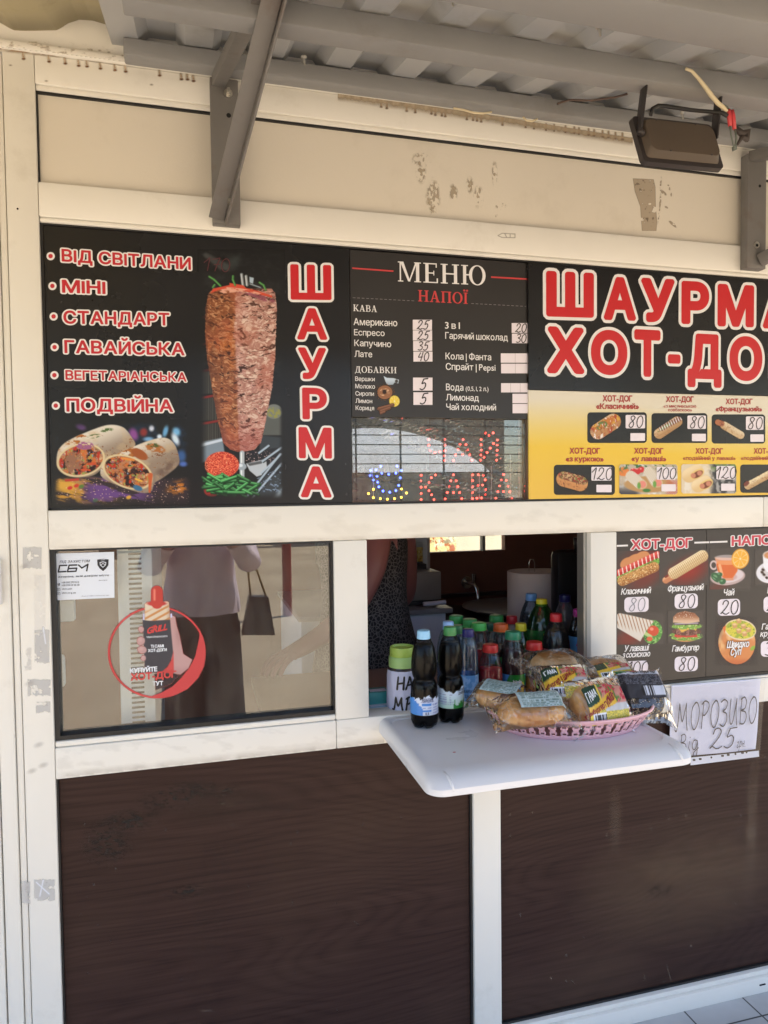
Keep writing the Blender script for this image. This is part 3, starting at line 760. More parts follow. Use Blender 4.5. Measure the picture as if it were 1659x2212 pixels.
# ---------------------------------------------------------------- dirt, tape residue, foam drips on the kiosk face (marks with a shape of their own)
pr = Pic(T1, -10, 180, 930, 372, 2.5, (150, 118, 80), 0.0)
xs = [0, 400, 918]; 
yl = np.interp(pr.X, [0, 250, 490, 918], [206, 232, 262, 306])       # joint under the cornice
d = pr.Y - yl
pr.put(ss(5, 1.5, np.abs(d - 1)) * (0.75 + 0.25 * pr.n(20, 8, 1)), (96, 66, 44), 0.9)
pr.put(ss(22, 4, d) * ss(-1, 2, d) * ss(0.25, 0.6, pr.n(46, 14, 2)), (158, 128, 92), 0.85)
pr.put(ss(40, 10, np.abs(d + 22)) * ss(0.55, 0.8, pr.n(26, 12, 9)), (176, 150, 116), 0.5)
for x, y in ((102, 254), (212, 266), (282, 274), (340, 284), (376, 287), (434, 296), (497, 303), (543, 309), (690, 326), (784, 342), (810, 343), (836, 350)):
    pr.put(pr.cap(x - 3, y - 22, x, y - 2, 6, 7, 4)[0], (190, 160, 120), 0.5)
    pr.put(pr.ell(x, y, 8, 5)[0], (112, 72, 38), 0.9)
for x, y in ((430, 218), (470, 226), (530, 240), (590, 248), (200, 350), (655, 366), (45, 282), (620, 274)): pr.put(pr.ell(x, y, 6, 3)[0], (130, 96, 60), 0.6)
full = pr.a.copy(); pr.a = full * (d < -2); pr.build('foam_stain', inka, K, -0.0107); pr.a = full * (d >= -2); pr.build('foam_stain', inka, K, -0.0003)
pr = Pic(T2, -200, 380, 1075, 640, 2.5, (150, 118, 80), 0.0)
yl = np.interp(pr.X, [-200, 0, 480, 1060], [402, 430, 502, 596]); d = pr.Y - yl
pr.put(ss(40, 8, d) * ss(-6, 2, d) * (0.6 + 0.6 * pr.n(14, 30, 3)), (186, 166, 132), 0.8)
for x, y in ((-12, 462), (12, 468), (98, 480), (135, 486), (205, 492), (222, 497), (250, 500), (265, 503), (358, 516), (385, 519), (402, 522), (420, 526), (512, 540), (612, 550), (648, 556), (700, 562), (735, 566), (784, 572), (822, 576), (842, 580), (884, 584), (908, 588), (944, 592), (970, 595), (1000, 600), (1030, 602)):
    pr.put(pr.cap(x, y - 26, x, y - 3, 5, 6, 3)[0], (176, 150, 114), 0.6); pr.put(pr.ell(x, y, 6, 3.6)[0], (104, 74, 48), 0.9)
pr.build('foam_stain', inka, K, -0.0003)
pr = Pic(T2, 120, 660, 620, 1040, 2.2, (186, 170, 142), 0.0)
for cx, cy, rx, ry, s_ in ((160, 690, 34, 26, 1), (160, 740, 18, 44, 2), (212, 850, 26, 66, 3), (300, 830, 16, 30, 4), (370, 800, 14, 30, 5), (408, 850, 18, 40, 6), (478, 750, 10, 44, 7), (505, 888, 22, 14, 8), (212, 905, 14, 18, 9), (490, 935, 8, 8, 10)):
    m, u, v, dd = pr.ell(cx, cy, rx, ry, 0, 0.5); pr.put(m * ss(0.5, 0.6, pr.n(9, 16, s_)), (178, 160, 130), 0.8)
pr.build('paint_scuff', inka, K, 0.0137)
pr = Pic(T2, 490, 1000, 580, 1030, 1.8, (120, 110, 95), 0.0)
for a in ((492, 1018, 510, 1008), (492, 1018, 510, 1026), (510, 1008, 566, 1011), (510, 1026, 566, 1027), (566, 1010, 566, 1027), (522, 1009, 530, 1026), (545, 1010, 545, 1026)): pr.put(pr.cap(*a, 0.9)[0], (140, 128, 108), 0.8)
pr.build('pencil_mark', inka, K, -0.0003)
pr = Pic(TL, 230, 1110, 680, 1680, 4, (176, 158, 130), 0.0)
m = pr.poly([(262, 1172), (450, 1180), (466, 1250), (470, 1440), (482, 1560), (475, 1650), (345, 1650), (330, 1430), (280, 1290)])
pr.put(m * ss(0.30, 0.36, pr.n(42, 36, 5) + 0.1 * ss(1450, 1300, pr.Y)), (178, 160, 132), 0.95)
pr.put(m * ss(0.68, 0.74, pr.n(30, 26, 8)), (120, 104, 84), 0.8)
for cx, cy, rx, ry, ro in ((540, 1300, 34, 12, 40), (516, 1210, 6, 40, 5), (590, 1250, 8, 26, -20), (568, 1436, 14, 8, 30), (512, 1380, 7, 60, 4), (628, 1590, 44, 11, 40), (612, 1318, 5, 14, 0), (500, 1500, 5, 60, 8)):
    pr.put(pr.ell(cx, cy, rx, ry, ro)[0] * ss(0.36, 0.5, pr.n(14, 14, 6)), (172, 154, 126), 0.9)
pr.build('sticker_residue', inka, K, 0.0137)
pr = Pic(TP, 20, 100, 250, 1700, 3.0, (190, 184, 170), 0.0)
for x0, y0, x1, y1, s_ in ((100, 118, 182, 210, 1), (152, 480, 216, 625, 2), (122, 698, 222, 770, 3), (158, 797, 220, 842, 4), (26, 1592, 84, 1686, 5), (97, 1586, 132, 1680, 6), (150, 1578, 240, 1668, 7), (108, 560, 138, 660, 8), (150, 240, 200, 480, 11)):
    m = ss(-3, 3, np.minimum(np.minimum(pr.X - x0, x1 - pr.X), np.minimum(pr.Y - y0 - 10 * (pr.n(30, 30, s_) - 0.5), y1 - pr.Y + 18 * (pr.n(20, 30, s_ + 20) - 0.5))))
    k = {8: 0.5, 11: 0.25}.get(s_, 0.95)
    pr.put(m * ss(0.2, 0.42, pr.n(26, 26, s_ + 40) + (0.0 if s_ != 8 else -0.25)), (206, 200, 188) if s_ != 11 else (222, 217, 206), k * 0.62)
for a in ((190, 470, 200, 540), (160, 1590, 215, 1640), (190, 1580, 175, 1650)): pr.put(pr.cap(*a, 4)[0], (232, 230, 224), 0.9)
for cx, cy in ((170, 985), (190, 1075), (140, 1100), (105, 200), (130, 715), (48, 950)): pr.put(pr.ell(cx, cy, 18, 9, -20, 0.8)[0], (176, 168, 154), 0.3)
pr.build('tape_residue', inka, K, -0.0004)
# scuffs, chips, soft pale patches and painted-in sheen on the dark panels; grime along the joints of the white frame
TG = crop(82.3, 1591.0, 1.728); TH = crop(932.6, 1591.0, 2.284)
pr = Pic(TG, 120, 60, 1560, 1090, 3.2, (30, 20, 16), 0.0)
for cx, cy, rx, ry, s_ in ((520, 225, 110, 38, 1), (600, 200, 60, 20, 4), (330, 320, 90, 34, 2), (255, 400, 70, 60, 3), (680, 252, 26, 8, 5), (560, 580, 60, 20, 6), (690, 210, 60, 18, 8)):
    m = pr.ell(cx, cy, rx, ry, -12, 0.8)[0]; pr.put(m * ss(0.48, 0.6, fbm(pr.X / 16, pr.Y / 6, s_, 4)), (26, 17, 13), 0.75)
pr.put(pr.ell(640, 740, 60, 330, 4, 0.9)[0] * pr.n(20, 90, 11), (104, 76, 56), 0.16); pr.put(pr.ell(760, 250, 240, 60, -6, 0.9)[0] * pr.n(60, 20, 12), (112, 88, 66), 0.22)
r6 = random.Random(9)
for _ in range(26): x, y = r6.uniform(150, 1520), r6.uniform(260, 1060); pr.put(pr.ell(x, y, r6.uniform(1.2, 2.4), r6.uniform(1.5, 5))[0], (190, 176, 160), 0.55)
for a in ((610, 1020, 650, 1026), (612, 1028, 646, 1020), (1180, 690, 1196, 702), (190, 370, 188, 392)): pr.put(pr.cap(*a, 1.6)[0], (150, 132, 116), 0.5)
pr.build('scuff_and_sheen', inka, K, 0.0157)
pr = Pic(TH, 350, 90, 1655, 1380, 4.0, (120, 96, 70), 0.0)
pr.put(pr.ell(1290, 690, 420, 210, -14, 0.95)[0] * (0.5 + 0.5 * pr.n(160, 60, 3)), (140, 112, 80), 0.30); pr.put(pr.ell(1580, 420, 30, 330, 2, 0.9)[0] * pr.n(14, 80, 5), (170, 146, 116), 0.35); pr.put(pr.ell(905, 430, 26, 130, 0, 0.9)[0], (120, 98, 76), 0.25)  # broad pale ellipse: sheen of the panel painted into the colour
pr.put(pr.ell(1130, 760, 60, 36, -12, 0.5)[0] * ss(0.45, 0.6, fbm(pr.X / 10, pr.Y / 8, 7, 3)), (40, 28, 22), 0.6)
for _ in range(22): x, y = r6.uniform(370, 1640), r6.uniform(330, 1240); pr.put(pr.ell(x, y, r6.uniform(1.5, 3), r6.uniform(2, 6))[0], (196, 182, 164), 0.6)
for a in ((1160, 1130, 1190, 1240), (1625, 20, 1660, 60), (1070, 1240, 1082, 1270), (690, 1200, 700, 1216), (1600, 70, 1655, 110)): pr.put(pr.cap(*a, 1.8)[0], (150, 134, 118), 0.4)
pr.build('scuff_and_sheen', inka, K, 0.0157)
pr = Pic(T1, 130, 2100, 3318, 2400, 9, (176, 160, 132), 0.0)       # beam above the windows
pr.put(ss(0.5, 0.75, fbm(pr.X / 130, pr.Y / 40, 31, 4)), (206, 192, 166), 0.07)
zq = np.interp(pr.X, [196, 3318], [2374, 2274]); pr.put(ss(26, 2, np.abs(pr.Y - zq)) * pr.n(60, 30, 33), (166, 146, 116), 0.3)
zt_ = np.interp(pr.X, [196, 3318], [2222, 2160]); keepb = ((pr.Y > zt_) & (pr.Y < zq) & (pr.X > 205)).astype(float); pr.a = pr.a * keepb
pr.build('grime', inka, K, -0.0003)
pr = Pic(T1, 230, 3090, 1660, 3380, 7, (176, 160, 132), 0.0)       # sill under the left window
pr.put(ss(0.5, 0.72, fbm(pr.X / 110, pr.Y / 34, 41, 4)), (200, 186, 160), 0.08)
zb_ = np.interp(pr.X, [236, 1640], [3368, 3216]); ztp = np.interp(pr.X, [236, 1640], [3236, 3108]); pr.put(ss(40, 4, zb_ - pr.Y) * pr.n(50, 40, 43), (150, 130, 100), 0.35)
pr.a = pr.a * ((pr.Y < zb_ - 4) & (pr.Y > ztp) & (pr.X > 244)); pr.build('grime', inka, K, -0.0003)
# ---------------------------------------------------------------- canopy
SL = 0.27; RZ0 = 2.5334
def roofz(y): return RZ0 + SL * y
zincsheet = mat('galvanised_roof_sheet', A(176, 173, 164), 0.42, 0.15, var=0.1, vscale=7, dirt=A(120, 112, 98), dscale=5, bump=0.1, bscale=30)
CN = thing('canopy', 'corrugated grey metal canopy on steel purlins and wall brackets above the serving window', 'canopy', (0.6, 0.0, 2.5))
def corrugated(x0, x1, y0, y1, pitch=0.156, dep=0.025, off=0.0):
    prof = []; x = x0 + off
    while x < x1:
        for dx, dz in ((0.0, 0), (0.058, 0), (0.078, dep), (0.136, dep)): prof.append((x + dx, dz))
        x += pitch
    vs = []; ys = np.linspace(y0, y1, 14)
    for j, y in enumerate(ys):
        for i, (px, pz) in enumerate(prof): vs.append((px, y, roofz(y) + pz + 0.0025 * math.sin(px * 9 + y * 7)))
    n = len(prof); fs = [(j * n + i, j * n + i + 1, (j + 1) * n + i + 1, (j + 1) * n + i) for j in range(len(ys) - 1) for i in range(n - 1)]
    return vs, fs
b = MB(); b.add(*corrugated(-0.152, 4.6, 0.10, -1.45)); rs = b.build('roof_sheet', zincsheet, CN, fix=False)
md = rs.modifiers.new('thick', 'SOLIDIFY'); md.thickness = 0.0012
def purlin(y0, y1, x0, x1, h, name='purlin'):
    b = MB(); zt = min(roofz(y0), roofz(y1)) - 0.002
    b.box(x0, x1, y0, y1, zt - h, zt, 0.004)
    return b.build(name, steel_paint2, CN, smooth=True)
steel_paint2 = mat('grey_primer_steel', A(140, 136, 127), 0.5, var=0.08, vscale=10, dirt=A(120, 110, 96), dscale=6, bump=0.2, bscale=60)
purlin(-0.062, -0.022, -0.124, 4.5, 0.038)
purlin(-0.400, -0.352, -0.10, 4.5, 0.045)
purlin(-0.74, -0.66, -0.10, 4.5, 0.05)
purlin(-1.40, -1.35, -0.10, 4.5, 0.05)
# left bracket: wall plate, top chord, diagonal angle, bolts
def bracket(px0, px1, zt, zb, E1, E2):
    pl = MB(); pl.box(px0, px1, -0.028, -0.0006, zb, zt, 0.002)
    p = pl.build('wall_plate', steel_paint, CN, smooth=True)
    x = px0 + 0.012
    ch = MB(); ch.bar((x + 0.006, -0.02, zt - 0.006), E1, 0.028, 0.028); ch.build('top_chord', steel_paint, CN, smooth=True)
    if E2 is not None:
        A0 = Vector((x - 0.004, -0.031, zb + 0.008)); E2 = A0 + (Vector(E2) - A0) * 1.5
        st = MB(); side = Vector((1, 0.22, 0)).normalized()
        st.bar(A0 + side * 0.021, E2 + side * 0.021, 0.042, 0.004, up=Vector((0, -1, 0.6)))
        st.bar(A0, E2, 0.004, 0.034, up=Vector((0, -1, 0.6)))
        st.build('diagonal_strut', steel_paint, CN, smooth=True)
    return p
def far(a, b, k): return Vector(a) + (Vector(b) - Vector(a)) * k
B1 = bracket(0.056, 0.1185, 2.474, 2.150, far((0.074, -0.02, 2.468), P(556, 0, -0.39), 2.3), P(586, 0, -0.43))
bt = MB()
c = P(*TK(462, 855), -0.03); bt.tube([(c[0], -0.029, c[2]), (c[0], -0.032, c[2])], 0.0095, 18); bt.tube([(c[0], -0.032, c[2]), (c[0], -0.039, c[2])], 0.0062, 6); bt.tube([(c[0], -0.039, c[2]), (c[0], -0.05, c[2])], 0.0035, 10)
c = P(*TK(448, 1930), -0.03); bt.tube([(c[0], -0.029, c[2]), (c[0], -0.031, c[2])], 0.0085, 18); bt.tube([(c[0], -0.031, c[2]), (c[0], -0.038, c[2])], 0.0058, 6)
bt.tube([(c[0], -0.038, c[2]), (c[0] + 0.004, -0.085, c[2] + 0.004)], 0.0036, 10)
bt.build_each('bolt', zinc, B1, smooth=True, per=3)
c = P(*TK(467, 1058), -0.0284); MB().tube([(c[0], -0.0283, c[2]), (c[0], -0.0287, c[2])], 0.0052, 14).build('bolt_hole', dark_hole, B1)
B2 = bracket(1.512, 1.575, 2.462, 2.147, (1.70, -0.98, 2.24), None)
bt = MB(); c = P(*TL(1398, 1780), -0.03); bt.tube([(c[0], -0.0285, c[2]), (c[0], -0.031, c[2])], 0.009, 18); bt.build('washer', zinc, B2)
hl = MB()
for q in ((1432, 1236), (1400, 1783)): c = P(*TL(*q), -0.0312); hl.tube([(c[0], -0.0283 if q[1] < 1500 else -0.0305, c[2]), (c[0], -0.0287 if q[1] < 1500 else -0.0314, c[2])], 0.0042, 12)
hl.build_each('bolt_hole', dark_hole, B2)
MB().bar((1.553, -0.03, 2.168), (1.80, -0.40, 2.345), 0.03, 0.03).build('diagonal_strut', steel_paint, CN, smooth=True)
# screw tips poking through the sheet
for q, y in ((T1(1335, 283), -0.085), ((1076, 130), -0.25), (T2(492, 262), -0.31), (T2(1040, 352), -0.31)):
    pass
sc = MB()
for x, y in ((0.26, -0.09), (0.62, -0.30), (0.95, -0.31), (1.25, -0.09), (0.75, -0.5), (0.45, -0.52)):
    sc.tube([(x, y, roofz(y) + 0.002), (x + 0.002, y, roofz(y) - 0.016)], [0.004, 0.002], 8); sc.ball((x, y, roofz(y) + 0.0), (0.007, 0.007, 0.004), 6)
sc.build_each('roof_screw', zinc, CN, per=2)

# beige plastic awning sheet at the left, sagging over the cornice
aw = thing('awning_sheet', 'beige plastic roofing sheet with a wavy lower edge left of the grey canopy', 'roof sheet', (-0.5, -0.2, 2.55))
vs = []; fs = []; nx, ny = 80, 14
px = [-60, 0, 40, 60, 100, 240, 262, 290, 340, 400, 440, 470]; pyy = [70, 88, 112, 122, 124, 122, 110, 92, 76, 80, 92, 100]
for i in range(nx):
    cx = -60 + 535 * i / (nx - 1) ; ey = np.interp(cx, px, pyy)
    b0 = P(*T1(cx, ey), 0.0032)
    for j in range(ny):
        t = j / (ny - 1); y = 0.0032 - 1.45 * t
        vs.append((b0[0] - 0.02 * t, y, b0[2] + (roofz(-1.4) + 0.02 - b0[2]) * t + 0.012 * math.sin(i * 0.16) * t))
x_end = vs[0][0]
fs = [(i * ny + j, i * ny + j + 1, (i + 1) * ny + j + 1, (i + 1) * ny + j) for i in range(nx - 1) for j in range(ny - 1)]
n0 = len(vs)
for j in range(ny):
    v = vs[j]; vs.append((-1.9, v[1], v[2]))
fs += [(n0 + j, n0 + j + 1, j + 1, j) for j in range(ny - 1)]
n1_ = len(vs); e0 = (nx - 1) * ny
for j in range(ny):
    v = vs[e0 + j]; vs.append((v[0] + 0.03, v[1], max(v[2] + 0.02, roofz(v[1]) + 0.03))); vs.append((v[0] + 0.16, v[1], roofz(v[1]) + 0.035))
for j in range(ny - 1):
    fs += [(e0 + j, e0 + j + 1, n1_ + 2 * j + 2, n1_ + 2 * j), (n1_ + 2 * j, n1_ + 2 * j + 2, n1_ + 2 * j + 3, n1_ + 2 * j + 1)]
b = MB(); b.add(vs, fs); ao = b.build('sheet', mat('beige_plastic_sheet', A(176, 160, 118), 0.5, var=0.08, vscale=6, dirt=A(120, 100, 70), dscale=7), aw, smooth='all', fix=False)
md = ao.modifiers.new('thick', 'SOLIDIFY'); md.thickness = 0.004

# ---------------------------------------------------------------- floodlight
FL = thing('floodlight', 'dusty brown flat floodlight hanging on a U bracket under the canopy', 'floodlight', (1.03, -0.36, 2.37))
lampm = mat('dusty_brown_paint', A(84, 70, 54), 0.6, var=0.12, vscale=14, bump=0.1, bscale=80)
lampd = mat('dark_lamp_rim', A(54, 47, 43), 0.4, var=0.15, vscale=20)
# local frame: u along the facade, v up the back plate (leaning), n out of the back
bl = np.array(P(*TL(345, 1035), -0.40)); br_ = np.array(P(*TL(1085, 1105), -0.40)); tl = np.array(P(*TL(195, 606), -0.375))
u = Vector(br_ - bl); wl = u.length; u.normalize(); v = Vector(tl - bl); v = v - u * v.dot(u) * 0.45; hl_ = v.length; v.normalize(); nrm = v.cross(u) * -1
if nrm.y > 0: nrm = -nrm
ctr = Vector(bl) + u * wl / 2 + v * hl_ / 2
M = Matrix((u, v, nrm)).transposed()
def Lp(a, b_, c): return ctr + M @ Vector((a, b_, c))
def tray(w0, h0, w1, h1, z0, z1, r0, r1):
    def ring(w, h, r, z):
        out = []
        for cx, cy, a0 in ((w / 2 - r, h / 2 - r, 0), (-w / 2 + r, h / 2 - r, 90), (-w / 2 + r, -h / 2 + r, 180), (w / 2 - r, -h / 2 + r, 270)):
            for k in range(6): a = R(a0 + 18 * k); out.append(Lp(cx + r * math.cos(a), cy + r * math.sin(a), z))
        return out
    return ring(w0, h0, r0, z0), ring(w1, h1, r1, z1)
b = MB()
def loft(b, rings, caps=True):
    n = len(rings[0]); vs = [v for r_ in rings for v in r_]; fs = []
    for j in range(len(rings) - 1):
        for k in range(n): fs.append((j * n + k, j * n + (k + 1) % n, (j + 1) * n + (k + 1) % n, (j + 1) * n + k))
    fs += [tuple(range(n))[::-1], tuple((len(rings) - 1) * n + k for k in range(n))]
    b.add(vs, fs)
r1, r2 = tray(wl, hl_, wl - 0.002, hl_ - 0.002, -0.006, 0.006, 0.01, 0.01)
loft(b, [r1, r2]); b.build('rim', lampd, FL, smooth=True)
b = MB(); r3, r4 = tray(wl - 0.02, hl_ - 0.022, wl - 0.03, hl_ - 0.036, 0.0062, 0.020, 0.008, 0.016)
r5, r6 = tray(wl - 0.031, hl_ - 0.037, wl - 0.035, hl_ - 0.041, 0.0215, 0.022, 0.016, 0.016)
loft(b, [r3, r4, r5, r6]); bo = b.build('housing', lampm, FL, smooth=True)
b = MB()
for a, c_ in ((-0.055, 0.035), (0.04, 0.035), (-0.04, -0.035), (0.06, -0.035)): b.ball(Lp(a, c_, 0.022), (0.002, 0.002, 0.002), 5)
b.build_each('screw', lampd, bo)
# U bracket
ztop = roofz(-0.37) - 0.052
yb = MB(); pl_ = Vector(P(*TL(365, 318), -0.376)); prr = Vector(P(*TL(1045, 412), -0.376))
lt = Vector((pl_.x, -0.376, ztop)); rt = Vector((prr.x, -0.376, ztop))
lb = Lp(-wl / 2 + 0.008, hl_ * 0.1, 0.004) + Vector((-0.004, -0.004, 0)); rb = Lp(wl / 2 - 0.012, hl_ * 0.12, 0.004) + Vector((0.004, -0.004, 0))
yb.bar(lt, lb, 0.004, 0.022, up=(0, -1, 0)); yb.bar(rt, rb, 0.004, 0.022, up=(0, -1, 0)); yb.bar(lt + Vector((-0.002, 0, 0)), rt + Vector((0.002, 0, 0)), 0.022, 0.003)
yb.build('yoke', mat('dark_steel', A(56, 50, 46), 0.5, var=0.15), FL, smooth=True)
kb = MB(); kb.ball(lb + Vector((-0.004, -0.012, -0.002)), 0.005, 6); kb.tube([lb + Vector((0.006, -0.006, -0.002)), lb + Vector((-0.006, -0.012, -0.002))], 0.007, 12); kb.build('knob', lampd, FL, smooth=True)
blk = mat('black_cable', (0.02, 0.019, 0.018), 0.45)
conn = Vector(P(*TL(1150, 600), -0.40))
def C3(p, y): return Vector(P(*TL(*p), y))
cbl = MB(); cbl.tube([C3(p, y) for p, y in (((425, 585), -0.355), ((440, 530), -0.352), ((490, 503), -0.352), ((560, 508), -0.354), ((800, 545), -0.365), ((980, 560), -0.38), ((1080, 570), -0.395), ((1130, 600), -0.40))], 0.0042, 10)
cbl.build('lead', blk, FL, smooth='all')
# supply cable with crimped ends
SC = thing('supply_cable', 'old cream cable with two red crimp sleeves dangling by the floodlight', 'cable', tuple(conn))
cr = mat('cream_cable', A(214, 194, 150), 0.5, var=0.1, vscale=30)
MB().tube([C3(p, y) for p, y in (((745, 165), -0.425), ((800, 185), -0.425), ((860, 250), -0.42), ((930, 340), -0.415), ((980, 410), -0.41), ((1040, 480), -0.405), ((1090, 520), -0.40), ((1125, 555), -0.40))], [0.003, 0.003, 0.0034, 0.0044, 0.0046, 0.0046, 0.0044, 0.003], 10).build('sheath', cr, SC, smooth='all')
red = mat('red_crimp_sleeve', A(206, 66, 66), 0.4)
for a, b_ in (((1140, 540), (1150, 690)), ((1170, 545), (1192, 720))):
    MB().tube([C3(a, -0.40), C3(((a[0] * 2 + b_[0]) / 3, a[1] * 0.7 + b_[1] * 0.3), -0.40), C3(b_, -0.40)], [0.0038, 0.0052, 0.004], 10).build('crimp_sleeve', red, SC, smooth='all')
b = MB(); gw = mat('grey_green_wire', A(110, 116, 100), 0.5)
b.tube([C3(p, -0.40) for p in ((1100, 500), (1125, 515), (1150, 545))], 0.0018, 6)
b.tube([C3(p, -0.40) for p in ((1150, 690), (1160, 770), (1178, 850), (1190, 890))], 0.0018, 6); b.tube([C3(p, -0.40) for p in ((1196, 720), (1210, 800), (1200, 870), (1190, 895))], 0.0022, 6)
b.tube([C3(p, -0.395) for p in ((1190, 880), (1192, 900), (1196, 912))], 0.005, 8)
b.build('wire', gw, SC, smooth='all')
jb = MB(); jb.tube([C3(p, -0.30) for p in ((1205, 700), (1235, 740), (1260, 760), (1310, 745), (1300, 810), (1262, 790), (1220, 860))], [0.004, 0.007, 0.008, 0.009, 0.008, 0.006, 0.003], 8); jb.build('torn_tape', mat('dark_tape', A(70, 60, 52), 0.7), SC, smooth='all')
# thin wires along the canopy
wi = thing('loose_wire', 'thin loose wires sagging along the purlin beside the wall', 'wire', tuple(P(*T2(640, 520), -0.07)))
MB().tube([P(*T2(*p), -0.10) for p in ((750, 448), (800, 432), (900, 434), (1000, 420), (1080, 398), (1118, 388))], 0.0026, 8).build('brown_wire', mat('brown_wire', A(84, 62, 48), 0.5), wi, smooth='all')
MB().tube([P(*T2(*p), -0.064) for p in ((300, 468), (340, 474), (390, 488), (430, 490), (465, 484))], 0.0024, 8).build('white_wire', cr, wi, smooth='all')
MB().tube([P(*T2(*p), -0.064) for p in ((600, 505), (615, 520), (640, 524), (662, 514))], 0.0024, 8).build('white_wire', cr, wi, smooth='all')
# ---------------------------------------------------------------- menu boards
bk = mat('black_print', A(44, 42, 40, 0.55), 0.25, spec=0.45, var=0.06, vscale=4)
bk2 = mat('charcoal_print', A(62, 58, 53, 0.75), 0.32, spec=0.4, var=0.05, vscale=4)
bk3 = mat('brown_black_print', A(74, 67, 61, 0.75), 0.3, spec=0.4, var=0.05, vscale=4)
prw = mat('printed_white', A(240, 232, 218), 0.35)
prr = mat('printed_red', A(196, 40, 48), 0.35, var=0.04)
prr2 = mat('printed_bright_red', A(205, 38, 40), 0.35, var=0.03)
prs = mat('printed_soft_red', A(206, 70, 66), 0.35)
pdr = mat('printed_dark_red', A(172, 52, 46), 0.4)
lab = mat('price_label_white', A(240, 226, 220), 0.45, var=0.04, vscale=40)
mark = mat('marker_ink', A(38, 28, 30), 0.5)
mark2 = mat('faded_marker_ink', A(150, 146, 144), 0.5)
thinl = mat('thin_grey_rule', A(150, 140, 134), 0.5)
MENU_G = 'menu boards on the kiosk front'

def price(parent, Y, T, x0, y0, x1, y1, txt, r=0, w=0.055, layer=2, m=None, cap=None, tilt=0.0, split=0, dx=0, slant=0.1):
    s = Sheet(Y); s.rect(T, x0, y0, x1, y1, lab, layer, r, tilt)
    for k in range(1, split): s.line(T, [(x0 + (x1 - x0) * k / split, y0), (x0 + (x1 - x0) * k / split, y1)], 2.0, thinl, layer + 1)
    o = s.build('price_label', parent)
    if txt:
        h = s2 = Sheet(Y); hh = (y1 - y0); cc = cap or hh * 0.86; wd = PEN_W(txt) * cc
        cx = (x0 + x1) / 2 + dx; by = (y0 + y1) / 2 + cc / 2 + tilt / 2
        h.pen(txt, T, cx - wd / 2, by - (tilt * 0.3), cx + wd / 2, by + (tilt * 0.3), cc, m or mark, w, layer + 2, slant)
        h.build('handwriting', o)
    return o
def PEN_W(t): return sum(PEN[c][0] + 0.08 for c in t) - 0.08

# --- left board
LB = thing('menu_board', 'black board with six red dish names, a meat spit and two wraps', 'menu board', tuple(P(*T3(800, 1450), 0.01)), MENU_G)
YB = 0.010
MB().box(XL + 0.0065, XB - 0.0012, YB, YB + 0.008, Z4 + 0.0055, Z3 - 0.0045, 0.0008).build('panel', bk, LB)
s = Sheet(YB)
for body, x0, y0, x1, y1, cap, bx, by, g in (('ВІД СВІТЛАНИ', 183, 230, 832, 272, 60, 127, 203, 0.07), ('МІНІ', 185, 387, 403, 394, 62, 136, 353, 0.07), ('СТАНДАРТ', 192, 542, 724, 552, 62, 142, 506, 0.07),
                                   ('ГАВАЙСЬКА', 197, 690, 800, 702, 62, 147, 660, 0.07), ('ВЕГЕТАРІАНСЬКА', 202, 824, 810, 834, 46, 146, 801, 0.07), ('ПОДВІЙНА', 207, 984, 742, 986, 62, 153, 954, 0.07)):
    s.text(body, T3, x0, y0, x1, y1, cap, prr, g * 0.55, 2, outline=prw, og=0.125, track=0.05)
    s.disc(T3, bx, by, 21, 21, prw, 2); s.disc(T3, bx, by, 11, 11, prr, 3)
for ch, x0, x1, y1, cap in (('Ш', 1333, 1538, 422, 168), ('А', 1366, 1516, 622, 150), ('У', 1372, 1512, 820, 150), ('Р', 1392, 1516, 1022, 150), ('М', 1374, 1540, 1218, 148), ('А', 1384, 1538, 1414, 148)):
    s.text(ch, T3, x0, y1, x1, y1 + 2, cap, prr2, 0.06, 2, outline=prw, og=0.08)
s.pen('170', TD, 110, 250, 335, 260, 110, mat('dull_red_marker', A(84, 24, 28), 0.5), 0.03, 5, 0.05)
s.build('lettering', LB)
mk = Sheet(YB); mk.line(T3, [(80, 32), (76, 60), (72, 118)], 3.2, mat('bare_edge', A(200, 195, 180), 0.5), 2); mk.build('peeled_edge', LB)
# meat on a spit
BG = (31, 30, 28)
q = Pic(TD, 60, 70, 800, 2190, 4.2, BG)
X, Y_ = q.X, q.Y
fade = ss(70, 150, X) * ss(790, 740, X)
q.put(ss(0.5, 0.75, q.n(90, 60, 3)) * ss(1500, 1000, Y_) * fade * 0.25, (66, 66, 62))
q.put(q.poly([(90, 110), (130, 95), (330, 200), (330, 250), (250, 240)], 16) * 0.6, (96, 98, 92))
q.put(q.poly([(330, 150), (420, 110), (400, 210), (300, 250)], 30) * 0.5, (70, 78, 72))
for y in (630, 860, 1085, 1310, 1530):
    q.put(q.cap(60, y + 20, 250, y - 14, 10, soft=6)[0] * fade * (0.35 if y < 1200 else 0.85), (150, 46, 40))
    if y > 1000:
        m = q.poly([(60, y + 30), (250, y), (260, y + 200), (60, y + 210)], 8) * fade
        q.put(m * (0.35 + 0.5 * (np.sin(X * 0.42) > 0.3)) * 0.6, (120, 116, 100))
q.put(q.poly([(620, 1430), (790, 1440), (790, 1640), (600, 1640)], 8) * fade, (92, 94, 86))
q.put(q.ell(705, 1440, 72, 62)[0] * fade, (120, 124, 114)); q.put(q.ell(705, 1450, 60, 46)[0] * ss(0.3, 0.6, q.n(14, 12, 4)) * fade, (150, 148, 74))
q.put(q.poly([(590, 1640), (790, 1660), (790, 2200), (560, 2200)], 10) * fade, (58, 64, 66))
q.put(q.poly([(80, 1700), (270, 1660), (290, 1800), (80, 1880)], 8) * fade, (128, 142, 150)); q.put(q.poly([(80, 1715), (270, 1668), (272, 1690), (80, 1740)], 5) * fade, (206, 216, 220))
